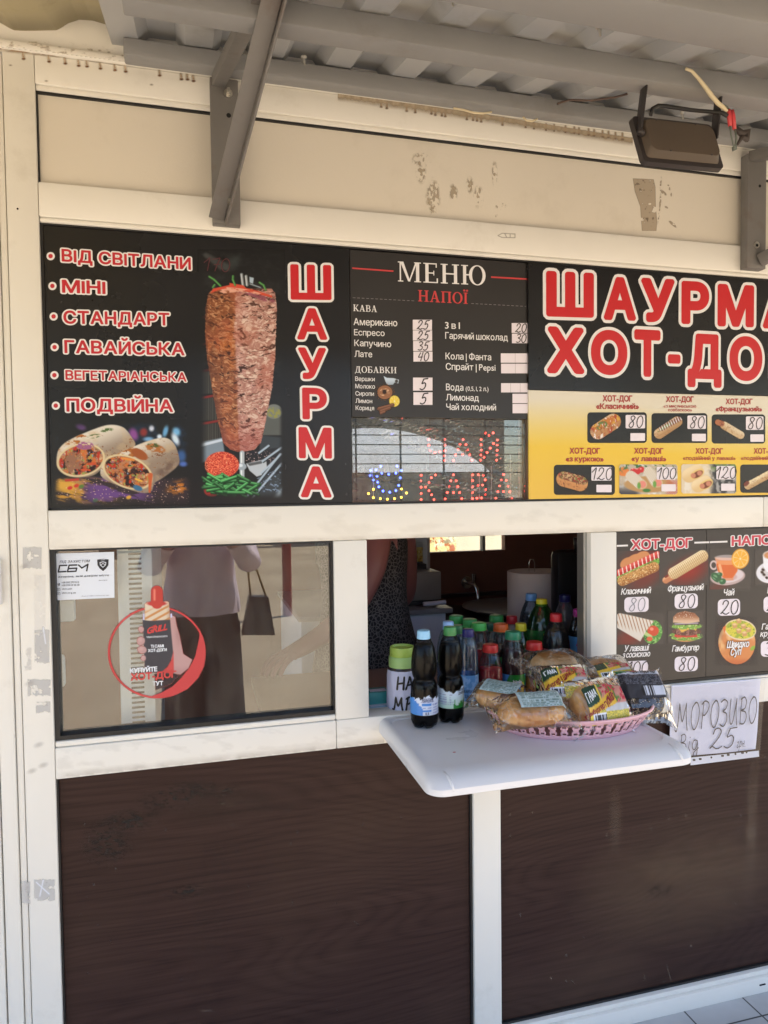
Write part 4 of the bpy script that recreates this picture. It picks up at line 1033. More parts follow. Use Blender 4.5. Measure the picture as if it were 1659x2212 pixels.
q.put(q.poly([(450, 1780), (790, 1740), (790, 1960), (560, 1990)], 8) * fade, (40, 40, 42)); q.put(ss(0.64, 0.72, q.n(12, 9, 7)) * q.poly([(440, 1790), (720, 1770), (700, 1900), (480, 1900)], 8), (190, 160, 150))
q.put(q.poly([(470, 1880), (640, 1840), (650, 1960), (560, 1990), (500, 1940)], 5), (190, 196, 196)); q.put(q.poly([(480, 1880), (630, 1850), (600, 1880), (500, 1900)], 5), (90, 92, 92))
for a in ((580, 1790, 660, 1730), (610, 1860, 770, 1745), (600, 1960, 770, 1800), (470, 2170, 760, 1800), (500, 2200, 770, 1880)): q.put(q.cap(*a, 9, soft=5)[0] * fade, (176, 192, 200)); q.put(q.cap(a[0] + 8, a[1] + 10, a[2] + 8, a[3] + 10, 5, soft=4)[0] * fade, (40, 44, 48))
q.put(q.poly([(560, 2000), (800, 1880), (800, 2120), (620, 2120)], 10) * ss(0.55, 0.75, q.n(20, 14, 12)) * fade, (130, 150, 170))
q.put(q.poly([(680, 2200), (790, 2060), (790, 2200)], 20) * fade, (170, 186, 190))
for a in ((432, 280, 445, 385), (470, 295, 478, 370)): q.put(q.cap(*a, 12)[0], (130, 134, 130)); q.put(q.cap(a[0] - 3, a[1], a[2] - 3, a[3], 4)[0], (226, 228, 222))
q.put(q.poly([(498, 300), (535, 310), (528, 360), (500, 348)]), (176, 192, 198)); q.put(q.cap(500, 362, 600, 396, 8)[0], (70, 74, 74)); q.put(q.cap(505, 360, 590, 390, 3)[0], (180, 190, 190))
yy = [400, 440, 560, 800, 1000, 1250, 1450, 1700, 1760, 1782]
xl = np.interp(Y_, yy, [190, 150, 126, 122, 140, 180, 215, 272, 330, 400]) + 10 * (q.n(30, 16, 21) - 0.5)
xr = np.interp(Y_, yy, [690, 718, 732, 724, 716, 690, 652, 600, 545, 450]) + 14 * (q.n(30, 14, 22) - 0.5)
uu = (X - xl) / np.maximum(xr - xl, 1)
meat = ss(0, 6, X - xl) * ss(0, 6, xr - X) * ss(396, 408, Y_) * ss(1784, 1776, Y_)
left = ss(0.46, 0.38, uu + 0.06 * (q.n(60, 40, 31) - 0.5))
base = np.array((188, 138, 118.)) * (1 - left[..., None]) + np.array((152, 92, 56.)) * left[..., None]
q.put(meat, base)
bend = Y_ + 60 * (uu - 0.55) ** 2 * 2
wx = 26 * (fbm(X / 70, Y_ / 70, 47, 3) - 0.5); n1 = fbm((X + wx) / 54, (bend + 2 * wx) / 24, 41, 5); n2 = fbm((X - wx) / 24, (bend + 2.4 * wx) / 10, 42, 5); n3 = fbm(X / 130, Y_ / 150, 43, 3)
q.put(meat * left * ss(0.5, 0.75, n3), (190, 112, 60)); q.put(meat * (1 - left) * ss(0.52, 0.75, n3), (206, 158, 140))
q.put(meat * ss(0.52, 0.68, n2) * 0.8, np.where(left[..., None] > 0.5, np.array((206, 152, 106.)), np.array((228, 196, 172.))))
q.put(meat * ss(0.50, 0.36, n2) * 0.55, np.where(left[..., None] > 0.5, np.array((112, 62, 38.)), np.array((158, 104, 88.))))
q.put(meat * ss(0.37, 0.27, n1) * 0.9, (62, 36, 28)); q.put(meat * ss(0.36, 0.28, fbm((X + 2 * wx) / 90, (bend + 3 * wx) / 14, 48, 4)) * 0.8, (70, 40, 30)); q.put(meat * ss(0.64, 0.72, n1) * (1 - left) * 0.8, (236, 212, 186))
q.put(meat * left * ss(0.36, 0.5, fbm(X / 40, Y_ / 120, 44, 3)) * ss(0.2, 0.0, uu) * 0.7, (92, 54, 38))
q.put(meat * ss(1400, 1740, Y_) * 0.5, (166, 82, 72)); q.put(meat * ss(0.5, 0.8, fbm(X / 160, Y_ / 200, 49, 3)) * 0.45, (176, 92, 66))
q.put(q.poly([(170, 440), (190, 400), (330, 370), (330, 352), (445, 372), (470, 395), (570, 420), (690, 460), (690, 476), (500, 430), (380, 410), (240, 410)]), (212, 80, 54))
q.put(q.poly([(230, 420), (310, 388), (450, 400), (600, 440), (560, 452), (400, 428), (280, 440)]) * ss(0.3, 0.5, q.n(40, 12, 50)), (228, 168, 138))
q.put(q.poly([(380, 430), (480, 428), (700, 480), (726, 530), (600, 500), (480, 450)], 6) * ss(0.36, 0.5, q.n(30, 12, 51)) * 0.8, (150, 80, 92))
for p_ in ([(160, 300), (200, 325), (255, 378)], [(360, 295), (358, 325), (378, 372)], [(585, 350), (618, 372), (636, 412)], [(190, 390), (205, 368)]):
    for a, b_ in zip(p_, p_[1:]): q.put(q.cap(*a, *b_, 9, 8)[0], (62, 120, 56)); q.put(q.cap(a[0] - 3, a[1] - 2, b_[0] - 3, b_[1] - 2, 3)[0], (120, 176, 96))
q.put(q.cap(436, 1790, 436, 1990, 20)[0], (178, 186, 186)); q.put(q.cap(430, 1790, 430, 1980, 6)[0], (236, 240, 240)); q.put(q.ell(434, 1905, 40, 30)[0], (160, 172, 176)); q.put(q.ell(424, 1895, 18, 14)[0], (226, 232, 232))
m, u_, v_, d_ = q.ell(265, 1890, 145, 110); q.put(m * ss(100, 160, X), (206, 62, 44))
rg = np.abs(np.sin(q.n(55, 48, 61, 3) * 26)); q.put(m * ss(0.7, 0.95, rg), (240, 128, 86)); q.put(m * ss(0.2, 0.05, rg), (150, 34, 30)); q.put(m * ss(0.72, 0.8, q.n(18, 16, 62)), (248, 190, 140))
q.put(q.ell(180, 2100, 70, 60)[0] * fade, (196, 56, 46))
r2 = random.Random(4)
for k in range(46):
    cx, cy, a = 150 + r2.random() * 380, 1990 + r2.random() * 150, r2.uniform(-0.9, 0.9); l = r2.uniform(50, 95)
    if ((cx - 340) / 220) ** 2 + ((cy - 2065) / 95) ** 2 > 1: continue
    g_ = r2.uniform(0.75, 1.25)
    q.put(q.cap(cx - l * math.cos(a) + 3, cy - l * math.sin(a) * 0.6 + 8, cx + l * math.cos(a) + 3, cy + l * math.sin(a) * 0.6 + 8, 11)[0], (18, 44, 22))
    q.put(q.cap(cx - l * math.cos(a), cy - l * math.sin(a) * 0.6, cx + l * math.cos(a), cy + l * math.sin(a) * 0.6, 10)[0], (44 * g_, 120 * g_, 56 * g_)); q.put(q.cap(cx - l * math.cos(a), cy - l * math.sin(a) * 0.6 - 3, cx + l * math.cos(a), cy + l * math.sin(a) * 0.6 - 3, 2.5)[0], (128 * g_, 190 * g_, 120 * g_))
q.put(ss(2110, 2185, Y_), BG); q.put(1 - ss(62, 130, X) * ss(798, 760, X), BG); q.put(ss(110, 75, Y_), BG)
q.build('meat_spit_print', inkm, LB, YB, 1)
# two wraps
q = Pic(TW, 130, 130, 1560, 1030, 5.5, BG)
X, Y_ = q.X, q.Y; fade = ss(150, 230, X) * ss(1555, 1470, X) * ss(130, 230, Y_) * ss(1030, 900, Y_)
q.put(ss(0.45, 0.7, q.n(130, 110, 1)) * ss(700, 200, Y_) * fade * 0.8, (34, 48, 66))
for cx, cy, rx, ry, ro, c_ in ((430, 205, 50, 30, 20, (94, 62, 110)), (960, 280, 40, 60, -20, (140, 76, 140)), (1060, 260, 36, 40, 10, (140, 52, 48)), (1140, 220, 24, 30, 0, (210, 214, 220)), (1280, 250, 24, 60, 15, (110, 168, 204)), (1390, 255, 36, 44, -30, (120, 180, 214)), (1380, 330, 30, 62, -25, (214, 230, 240)), (1220, 305, 24, 24, 0, (214, 226, 232)), (1110, 330, 50, 22, 0, (120, 166, 200)), (1440, 500, 46, 60, 0, (58, 92, 140)), (1460, 580, 40, 24, 0, (80, 110, 180)), (1330, 380, 60, 30, 30, (40, 80, 120))):
    q.put(q.ell(cx, cy, rx, ry, ro, 0.6)[0] * fade, c_)
tb = ss(690, 760, Y_) * fade
q.put(tb * 0.9, (56, 44, 46)); q.put(tb * ss(0.40, 0.62, fbm((X + Y_ * 0.6) / 150, (Y_ - X * 0.25) / 34, 5, 4)) * ss(900, 500, X), (196, 142, 50)); q.put(q.ell(300, 800, 150, 60, 0, 0.5)[0] * fade, (216, 162, 60))
q.put(tb * ss(300, 600, X) * ss(1300, 900, X) * ss(0.45, 0.6, fbm((X + Y_) / 180, (Y_ - X * 0.2) / 40, 8, 4)), (104, 68, 124)); q.put(q.ell(1410, 820, 100, 60, -20, 0.7)[0] * ss(0.4, 0.6, q.n(60, 26, 9)) * fade, (200, 120, 40))
q.put(tb * ss(0.7, 0.78, q.n(14, 9, 10)), (220, 180, 150))
for cx, cy, c_ in ((320, 820, (200, 50, 40)), (385, 798, (200, 60, 40)), (435, 805, (90, 120, 50)), (575, 945, (70, 110, 80)), (910, 915, (226, 170, 60))): q.put(q.ell(cx, cy, 26, 18, -20)[0] * fade, c_)
def wrap(pts, axis, seed, face, fr_, frot):
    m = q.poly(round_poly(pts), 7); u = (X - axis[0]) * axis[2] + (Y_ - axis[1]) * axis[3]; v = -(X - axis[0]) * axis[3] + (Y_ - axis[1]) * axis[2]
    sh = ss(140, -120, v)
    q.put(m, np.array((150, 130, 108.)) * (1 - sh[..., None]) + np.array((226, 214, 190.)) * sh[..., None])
    q.put(m * ss(0.5, 0.8, q.n(110, 70, seed)) * 0.5, (206, 176, 130))
    q.put(m * ss(0.60, 0.70, q.n(100, 60, seed + 3)) * ss(60, -40, v), (176, 104, 44)); q.put(m * ss(0.62, 0.7, q.n(24, 14, seed + 4)) * ss(0.5, 0.65, q.n(100, 60, seed + 3)), (120, 66, 30))
    q.put(m * ss(0.72, 0.8, q.n(30, 22, seed + 5)) * ss(20, 120, v), (150, 92, 50))
    f, fu, fv, fd = q.ell(*face, *fr_, frot); q.put(f, (222, 200, 150)); f2 = q.ell(face[0], face[1], fr_[0] * 0.9, fr_[1] * 0.88, frot)[0]
    q.put(f2, (116, 62, 38)); a = q.n(64, 50, seed + 6, 5); b_ = q.n(44, 40, seed + 7, 5); c_ = q.n(40, 54, seed + 8, 5)
    q.put(f2 * ss(0.48, 0.56, a), (186, 124, 80)); q.put(f2 * ss(0.55, 0.62, c_), (206, 110, 50)); q.put(f2 * ss(0.64, 0.72, b_) * 0.8, (214, 184, 140)); q.put(f2 * ss(0.66, 0.72, q.n(40, 20, seed + 9)) * 0.7, (140, 80, 104))
    q.put(f2 * ss(0.64, 0.69, q.n(30, 30, seed + 10)), (150, 160, 80)); q.put(f2 * ss(0.40, 0.34, a), (50, 30, 26)); q.put(f2 * ss(0.36, 0.30, c_), (190, 54, 30)); q.put(f2 * ss(0.74, 0.78, q.n(22, 26, seed + 11)), (120, 150, 166))
    return f2
wrap([(185, 560), (210, 430), (330, 330), (600, 215), (740, 185), (860, 215), (940, 310), (970, 400), (800, 500), (650, 620), (560, 690), (430, 715), (300, 700), (210, 640)], (480, 430, 0.92, -0.38), 20, (430, 540), (245, 165), -12)
f2 = q.ell(430, 540, 215, 140, -12)[0]; q.put(f2 * ss(430, 470, Y_) * q.ell(360, 560, 90, 110, 20)[0] * ss(0.3, 0.5, q.n(20, 20, 70)), (150, 104, 76)); q.put(q.ell(470, 395, 90, 40, 0)[0] * ss(0.4, 0.5, q.n(30, 16, 71)), (160, 96, 130)); q.put(q.ell(520, 610, 100, 40, -20)[0] * ss(0.4, 0.55, q.n(50, 20, 73)), (206, 82, 44))
q.put(q.cap(280, 745, 400, 735, 12)[0], (190, 60, 44))
for cx, cy in ((690, 240), (560, 300)): q.put(q.ell(cx, cy, 60, 20, -8)[0] * ss(0.4, 0.55, q.n(30, 14, 75)), (82, 104, 50))
wrap([(650, 720), (640, 600), (720, 520), (900, 430), (1100, 350), (1270, 315), (1370, 380), (1420, 540), (1380, 620), (1250, 720), (1170, 770), (1140, 850), (1060, 870), (900, 830)], (900, 560, 0.91, -0.42), 40, (900, 660), (265, 160), 22)
q.put(q.ell(1020, 480, 90, 46, 30)[0], (160, 86, 40)); q.put(q.ell(1180, 420, 100, 40, 14)[0] * ss(0.3, 0.5, q.n(40, 20, 77)), (176, 106, 50)); q.put(q.ell(1160, 390, 60, 20, 5)[0] * ss(0.4, 0.55, q.n(24, 14, 76)), (76, 92, 46))
q.put(q.ell(1290, 620, 130, 50, -40, 0.6)[0] * ss(0.3, 0.6, q.n(60, 60, 78)) * 0.6, (96, 72, 60))
q.put(q.cap(1130, 690, 1120, 860, 22, 10)[0], (200, 96, 50)); q.put(q.ell(1000, 820, 50, 26, 20)[0], (60, 110, 140)); q.put(q.cap(980, 730, 1040, 750, 10)[0], (236, 180, 70)); q.put(q.cap(840, 520, 960, 540, 12)[0], (226, 140, 60))
q.put(1 - ss(132, 190, X) * ss(1558, 1510, X) * ss(1028, 960, Y_) * ss(132, 180, Y_), BG)
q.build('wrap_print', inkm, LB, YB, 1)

# --- drinks price list
DB = thing('menu_board', 'dark drinks price list with white boxes and handwritten coffee prices, between two food boards', 'menu board', tuple(P(*T4(760, 1390), 0.012)), MENU_G)
YD = 0.012
zb = P(*T4(700, 1398), YD)[2]
MB().box(XB + 0.0005, XC - 0.0005, YD, YD + 0.006, zb, Z3 - 0.006, 0.0006).build('panel', bk2, DB)
s = Sheet(YD)
s.text('МЕНЮ', T4, 436, 318, 1130, 350, 158, prw, 0.0, 2, font='serif')
s.text('НАПОЇ', T4, 595, 476, 992, 497, 90, prs, 0.01, 2, font='serif')
s.line(T4, [(74, 213), (400, 237)], 12, prs); s.line(T4, [(1174, 284), (1470, 300)], 12, prs)
for x0, x1, y0, y1 in ((78, 578, 447, 473), (1016, 1474, 493, 517)):
    n = int((x1 - x0) / 34)
    for k in range(n): t0, t1 = k / n, (k + 0.6) / n; s.line(T4, [(x0 + (x1 - x0) * t0, y0 + (y1 - y0) * t0), (x0 + (x1 - x0) * t1, y0 + (y1 - y0) * t1)], 3.2, thinl)
s.text('КАВА', T4, 82, 553, 270, 562, 52, prw, 0.005, 2, font='serif'); s.text('ДОБАВКИ', T4, 96, 1040, 424, 1046, 50, prw, 0.005, 2, font='serif')
for body, x0, y0, x1, y1, cap in (('Американо', 84, 664, 430, 674, 52), ('Еспресо', 88, 745, 330, 752, 46), ('Капучино', 90, 830, 382, 840, 48), ('Лате', 92, 916, 232, 920, 47),
                                  ('3 в 1', 808, 692, 926, 695, 52), ('Гарячий шоколад', 810, 772, 1306, 788, 50), ('Кола | Фанта', 812, 935, 1174, 944, 50), ('Спрайт | Pepsi', 814, 1018, 1208, 1026, 50), ('Вода', 816, 1180, 954, 1184, 50), ('(0,5, 1, 2 л.)', 972, 1184, 1152, 1188, 34), ('Лимонад', 816, 1260, 1076, 1266, 48), ('Чай холодний', 818, 1336, 1212, 1340, 48),
                                  ('Вершки', 97, 1106, 252, 1109, 33), ('Молоко', 98, 1164, 254, 1168, 33), ('Сиропи', 99, 1222, 246, 1225, 33), ('Лимон', 100, 1280, 232, 1283, 33), ('Кориця', 101, 1336, 247, 1339, 33)):
    s.text(body, T4, x0, y0, x1, y1, cap, prw, 0.012, 2)
s.build('lettering', DB)
for x0, y0, x1, y1, t in ((553, 622, 705, 703, '25'), (554, 706, 706, 786, '25'), (556, 790, 707, 869, '35'), (558, 874, 709, 953, '40'), (555, 1080, 709, 1183, '5'), (558, 1196, 709, 1296, '5'), (1336, 648, 1474, 726, '20'), (1338, 732, 1475, 808, '30')):
    price(DB, YD, T4, x0, y0, x1, y1, t, 0, 0.06, slant=0.16)
for x0, y0, x1, y1, k in ((1250, 888, 1476, 962, 2), (1252, 970, 1477, 1046, 2), (1252, 1124, 1478, 1197, 3), (1342, 1208, 1474, 1282, 1), (1343, 1288, 1474, 1362, 1)): price(DB, YD, T4, x0, y0, x1, y1, '', split=k)
q = Pic(T4, 245, 1055, 460, 1375, 3.2, (62, 58, 53), 0.0)
m = q.poly([(320, 1064), (350, 1080), (400, 1082), (446, 1096), (440, 1128), (410, 1120), (398, 1136), (350, 1138), (336, 1110)]); q.put(m, (200, 212, 216), 1); q.put(m * ss(1090, 1138, q.Y) * 0.6, (140, 156, 166)); q.put(q.ell(425, 1108, 12, 14)[0], (62, 58, 53))
m = q.ell(332, 1196, 62, 56)[0] * ss(0.2, 0.35, q.n(16, 16, 1) + 0.5 * q.ell(332, 1196, 45, 40, 0, 0.5)[0]); q.put(m, (150, 100, 66), 1); q.put(q.ell(330, 1194, 40, 34)[0] * ss(0.45, 0.6, q.n(20, 10, 2)), (214, 172, 130)); q.put(q.ell(330, 1192, 16, 18)[0], (48, 28, 20))
for a in range(0, 360, 22): q.put(q.ell(332 + 74 * math.cos(R(a)), 1196 + 64 * math.sin(R(a)), 6, 4, a)[0], (140, 94, 62), 1)
m, u, v, d = q.ell(409, 1266, 43, 46); q.put(m, (222, 184, 44), 1); q.put(q.ell(409, 1266, 37, 40)[0], (240, 224, 150)); q.put(q.ell(409, 1266, 34, 37)[0] * ss(0.12, 0.3, np.abs(np.sin(np.arctan2(v, u) * 4))), (238, 204, 64)); q.put(q.ell(409, 1266, 6, 6)[0], (250, 240, 200))
for a in ((284, 1326, 395, 1296, 15), (300, 1345, 370, 1320, 14), (330, 1350, 300, 1362, 11)): q.put(q.cap(*a)[0], (104, 66, 48), 1); q.put(q.cap(a[0], a[1] - 5, a[2], a[3] - 5, 4)[0], (146, 98, 72))
q.build('additions_print', inka, DB, YD, 2)

# --- big sign with the two words
HB = thing('sign_board', 'black sign board with two huge red words outlined in white above the yellow board', 'sign board', tuple(P(*T5(1000, 920), 0.004)), MENU_G)
YH = 0.004
zh = P(*T5(700, 926), YH)[2]
MB().box(XC + 0.0005, XR, YH, YH + 0.008, zh, Z3 - 0.006, 0.0006).build('panel', bk, HB)
s = Sheet(YH)
for ch, x0, x1, yb, cap in (('Ш', 170, 490, 420, 290), ('А', 556, 772, 443, 276), ('У', 806, 1030, 456, 280), ('Р', 1076, 1262, 470, 274), ('М', 1318, 1562, 486, 270), ('А', 1622, 1822, 500, 268),
                            ('Х', 176, 426, 800, 298), ('О', 470, 714, 806, 282), ('Т', 760, 936, 822, 300), ('-', 986, 1070, 790, 250), ('Д', 1118, 1346, 836, 288), ('О', 1398, 1618, 846, 280), ('Г', 1672, 1800, 850, 284)):
    s.text(ch, T5, x0, yb, x1, yb + 0.03 * (x1 - x0), cap, prr2, 0.075, 2, outline=prw, og=0.085)
s.build('lettering', HB)

# --- yellow hot dog price board
YBd = thing('menu_board', 'yellow board with seven priced rolls in dark boxes', 'menu board', tuple(P(*T5(1000, 1650), 0.006)), MENU_G)
YY = 0.006
zy = Z4 + 0.0055
yp = MB(); nx_ = 2
q = Pic(T5, 57, 905, 3100, 1700, 14, (240, 200, 60))
yx = np.linspace(XC + 0.001, XR, 60); yz = np.linspace(zy, zh - 0.0015, 30); gx_, gz_ = np.meshgrid(yx, yz)
t = (gz_ - zy) / (zh - 0.0015 - zy)
cA, cB, cC = np.array((236, 190, 74.)), np.array((238, 196, 60.)), np.array((228, 216, 186.))
pos = np.clip(t * 1.0 + 0.06 * np.sin(gx_ * 5), 0, 1)[..., None]
colr = np.where(pos < 0.42, cA + (cB - cA) * pos / 0.42, cB + (cC - cB) * np.minimum(1, (pos - 0.42) / 0.44))
me = bpy.data.meshes.new('panel'); idx = np.arange(60 * 30).reshape(30, 60)
f = np.stack([idx[:-1, :-1], idx[:-1, 1:], idx[1:, 1:], idx[1:, :-1]], -1).reshape(-1, 4)
me.from_pydata(np.stack([gx_.ravel(), np.full(gx_.size, YY), gz_.ravel()], 1).tolist(), [], f.tolist())
at = me.color_attributes.new('ink', 'FLOAT_COLOR', 'POINT'); at.data.foreach_set('color', np.concatenate([A_np(colr.reshape(-1, 3)), np.ones((gx_.size, 1))], 1).astype(np.float32).ravel())
po = link('panel', me, inkm, YBd); md = po.modifiers.new('thick', 'SOLIDIFY'); md.thickness = 0.006; md.offset = -1
s = Sheet(YY)
for a, b_, x0, x1, y0, cap, xx0, xx1, yy0, c2 in (('ХОТ-ДОГ', '«Класичний»', 549, 748, 990, 40, 505, 793, 1040, 36), ('ХОТ-ДОГ', None, 974, 1160, 994, 38, 0, 0, 0, 0), ('ХОТ-ДОГ', '«Французький»', 1374, 1554, 1008, 36, 1306, 1618, 1056, 32),
                                         ('ХОТ-ДОГ', '«з куркою»', 327, 532, 1340, 38, 302, 556, 1392, 34), ('ХОТ-ДОГ', '«у лаваші»', 760, 956, 1340, 37, 742, 976, 1390, 33), ('ХОТ-ДОГ', '«подвійний у лаваші»', 1172, 1356, 1340, 36, 1088, 1440, 1382, 25), ('ХОТ-ДОГ', '«подвійний у булці»', 1562, 1740, 1340, 36, 1476, 1806, 1382, 25)):
    s.text(a, T5, x0, y0, x1, y0 + 1, cap, pdr, 0.05, 2)
    if b_: s.text(b_, T5, xx0, yy0, xx1, yy0 + 1, c2, pdr, 0.05 if c2 > 30 else 0.025, 2)
s.text('«з мисливською', T5, 958, 1031, 1177, 1032, 21, pdr, 0.02, 2); s.text('ковбаскою»', T5, 988, 1056, 1148, 1057, 20, pdr, 0.02, 2)
boxes = ((447, 1062, 846, 1268), (877, 1068, 1252, 1268), (1281, 1076, 1640, 1272), (222, 1414, 632, 1616), (662, 1412, 1052, 1612), (1078, 1410, 1446, 1606), (1472, 1412, 1830, 1602))
for k, bx in enumerate(boxes):
    if k not in (4, 5): s.rect(T5, *bx, bk, 1, 22)
s.build('lettering', YBd)
for x0, y0, x1, y1, t, sc_ in ((702, 1080, 832, 1170, '80', 0), (1116, 1084, 1240, 1174, '80', 0), (1508, 1090, 1626, 1180, '80', 0), (472, 1428, 608, 1520, '120', 0), (910, 1428, 1036, 1514, '100', 0), (1310, 1422, 1434, 1512, '120', 0), (1716, 1424, 1828, 1512, '120', 0)):
    price(YBd, YY, T5, x0, y0, x1, y1, t, 8, 0.042, layer=4)
for x0, y0, x1, y1 in ((734, 1202, 832, 1254), (1146, 1206, 1240, 1256), (1538, 1210, 1628, 1260), (506, 1548, 608, 1598), (942, 1544, 1038, 1592), (1342, 1540, 1434, 1588), (1742, 1540, 1826, 1588)): price(YBd, YY, T5, x0, y0, x1, y1, '', 5, layer=4)
def bread_roll(q, ax, ay, bx, by, r, seed, top=None, crust=(190, 136, 84), light=(226, 190, 140)):
    m, t, o_ = q.cap(ax, ay, bx, by, r); q.put(m, crust, 1); q.put(m * ss(0.5, -0.7, o_), light); q.put(m * ss(0.55, 0.75, q.n(r * 0.5, r * 0.3, seed)) * 0.6, (150, 96, 56))
    return m, t, o_
BKc = (31, 30, 28)
def boxpic(k, pad=8): x0, y0, x1, y1 = boxes[k]; return Pic(T5, x0 + pad, y0 + pad, x1 - pad, y1 - pad, 3.3, BKc, 0.0)
q = boxpic(0); m, t, o_ = bread_roll(q, 520, 1190, 620, 1125, 54, 3, light=(214, 180, 140)); f = q.cap(505, 1165, 650, 1095, 26)[0]
q.put(f, (196, 116, 50)); q.put(f * ss(0.5, 0.6, q.n(14, 14, 5)), (216, 170, 70)); q.put(q.ell(545, 1150, 40, 26, -30)[0] * ss(0.35, 0.5, q.n(12, 12, 6)), (92, 120, 60)); q.put(m * ss(0.62, 0.68, q.n(9, 22, 7)), (240, 226, 210)); q.put(m * ss(0.62, 0.7, q.n(10, 26, 8)), (170, 60, 40)); q.build('roll_print', inka, YBd, YY, 2)
q = boxpic(1); m, t, o_ = bread_roll(q, 930, 1205, 1050, 1125, 36, 13, crust=(186, 144, 96), light=(222, 190, 144)); f = q.cap(945, 1170, 1065, 1105, 18)[0]; q.put(f, (120, 66, 40)); q.put(q.cap(925, 1185, 1010, 1135, 9)[0] * ss(0.4, 0.5, q.n(10, 10, 3)), (130, 150, 80)); q.put(f * ss(0.2, 0.6, np.sin((q.X - q.Y * 0.4) * 0.34)), (238, 232, 224)); q.put(m * ss(0.5, 0.8, np.sin((q.X + q.Y * 2) * 0.12)) * 0.35, (150, 104, 64)); q.build('roll_print', inka, YBd, YY, 2)
q = boxpic(2); m, t, o_ = bread_roll(q, 1365, 1150, 1475, 1215, 27, 23, crust=(214, 186, 140), light=(232, 214, 176)); q.put(m * ss(0.4, 0.9, np.sin((q.X * 0.86 + q.Y * 0.5) * 0.8)) * 0.6, (176, 134, 80)); q.put(q.cap(1322, 1128, 1348, 1138, 20)[0], (178, 112, 74), 1); q.put(q.ell(1350, 1135, 14, 20, 20)[0] * ss(0.4, 0.6, q.n(9, 9, 4)), (120, 60, 44), 1); q.build('roll_print', inka, YBd, YY, 2)
q = boxpic(3); m, t, o_ = bread_roll(q, 290, 1510, 400, 1540, 52, 33, crust=(204, 140, 80), light=(226, 176, 112)); f = q.cap(285, 1478, 420, 1516, 32)[0]; q.put(f, (120, 70, 44)); q.put(f * ss(0.5, 0.58, q.n(11, 10, 5)), (206, 170, 120)); q.put(f * ss(0.6, 0.66, q.n(9, 9, 6)), (170, 50, 36)); q.put(f * ss(0.62, 0.68, q.n(9, 9, 9)), (120, 130, 60)); q.put(m * ss(0.35, 0.25, q.n(8, 22, 8)) * (q.Y > 1510), (110, 50, 30)); q.build('roll_print', inka, YBd, YY, 2)
q = Pic(T5, *boxes[4][:2], *boxes[4][2:], 3.2, (196, 178, 150), 1.0)
q.put(ss(0.5, 0.7, q.n(60, 40, 2)), (226, 222, 210)); q.put(q.ell(690, 1460, 40, 30)[0], (226, 130, 60)); q.put(ss(1530, 1620, q.Y) * ss(820, 760, q.X), (60, 60, 66)); q.put(q.ell(860, 1545, 165, 55)[0], (190, 146, 90)); q.put(ss(960, 1000, q.X) * ss(1500, 1540, q.Y) * (np.sin(q.X * 0.5) * np.sin(q.Y * 0.5) > 0), (200, 60, 66)); q.put(ss(0.55, 0.7, q.n(20, 16, 5)) * ss(1480, 1430, q.Y), (60, 110, 60))
for cx in (755, 785, 810): q.put(q.ell(cx, 1446 + (cx % 3) * 6, 20, 20)[0], (206, 44, 44)); q.put(q.ell(cx - 5, 1440, 6, 5)[0], (240, 160, 150))
for a in ((740, 1490, 800, 1540, 36), (860, 1460, 905, 1530, 34)):
    m, t, o_ = q.cap(*a); q.put(m, (226, 218, 196)); q.put(m * ss(0.5, 0.9, np.sin(q.X * 0.45 - q.Y * 0.3)) * 0.7, (186, 140, 90)); q.put(q.ell(a[2] + 16, a[3] + 6, 32, 30)[0], (214, 190, 140)); q.put(q.ell(a[2] + 18, a[3] + 6, 24, 24)[0], (230, 140, 120)); q.put(q.ell(a[2] - 6, a[3] + 14, 12, 22)[0], (110, 160, 70))
q.put(q.ell(845, 1586, 26, 12)[0], (60, 120, 50)); x0, y0, x1, y1 = boxes[4]; rr = 22
kp = np.hypot(np.maximum(np.abs(q.X - (x0 + x1) / 2) - (x1 - x0) / 2 + rr, 0), np.maximum(np.abs(q.Y - (y0 + y1) / 2) - (y1 - y0) / 2 + rr, 0)) < rr
q.build('wrap_photo_print', inkm, YBd, YY, 2, keep=kp.astype(float))
q = Pic(T5, *boxes[5][:2], *boxes[5][2:], 3.2, (226, 206, 170), 1.0)
q.put(ss(1270, 1320, q.X + 30 * q.n(30, 30, 2)), (56, 56, 58)); q.put(ss(0.5, 0.7, q.n(40, 60, 4)) * 0.6, (240, 232, 214)); q.put(ss(1250, 1300, q.X) * ss(1470, 1420, q.Y) * ss(0.4, 0.6, q.n(16, 16, 9)), (110, 140, 70))
for a in ((1130, 1486, 1180, 1460, 48), (1190, 1556, 1240, 1530, 44)):
    m, t, o_ = q.cap(*a); q.put(m, (226, 190, 130)); q.put(m * ss(0.5, -0.8, o_), (240, 214, 164)); q.put(q.ell(a[2] + 4, a[3] + 16, 52, 28, -30)[0], (236, 200, 120)); q.put(q.ell(a[2] + 6, a[3] + 18, 40, 20, -30)[0], (120, 60, 36))
    for dx in (-22, 20): q.put(q.ell(a[2] + dx, a[3] + 18 - dx * 0.4, 17, 17)[0], (206, 134, 100))
x0, y0, x1, y1 = boxes[5]
kp = np.hypot(np.maximum(np.abs(q.X - (x0 + x1) / 2) - (x1 - x0) / 2 + rr, 0), np.maximum(np.abs(q.Y - (y0 + y1) / 2) - (y1 - y0) / 2 + rr, 0)) < rr
q.build('wrap_photo_print', inkm, YBd, YY, 2, keep=kp.astype(float))
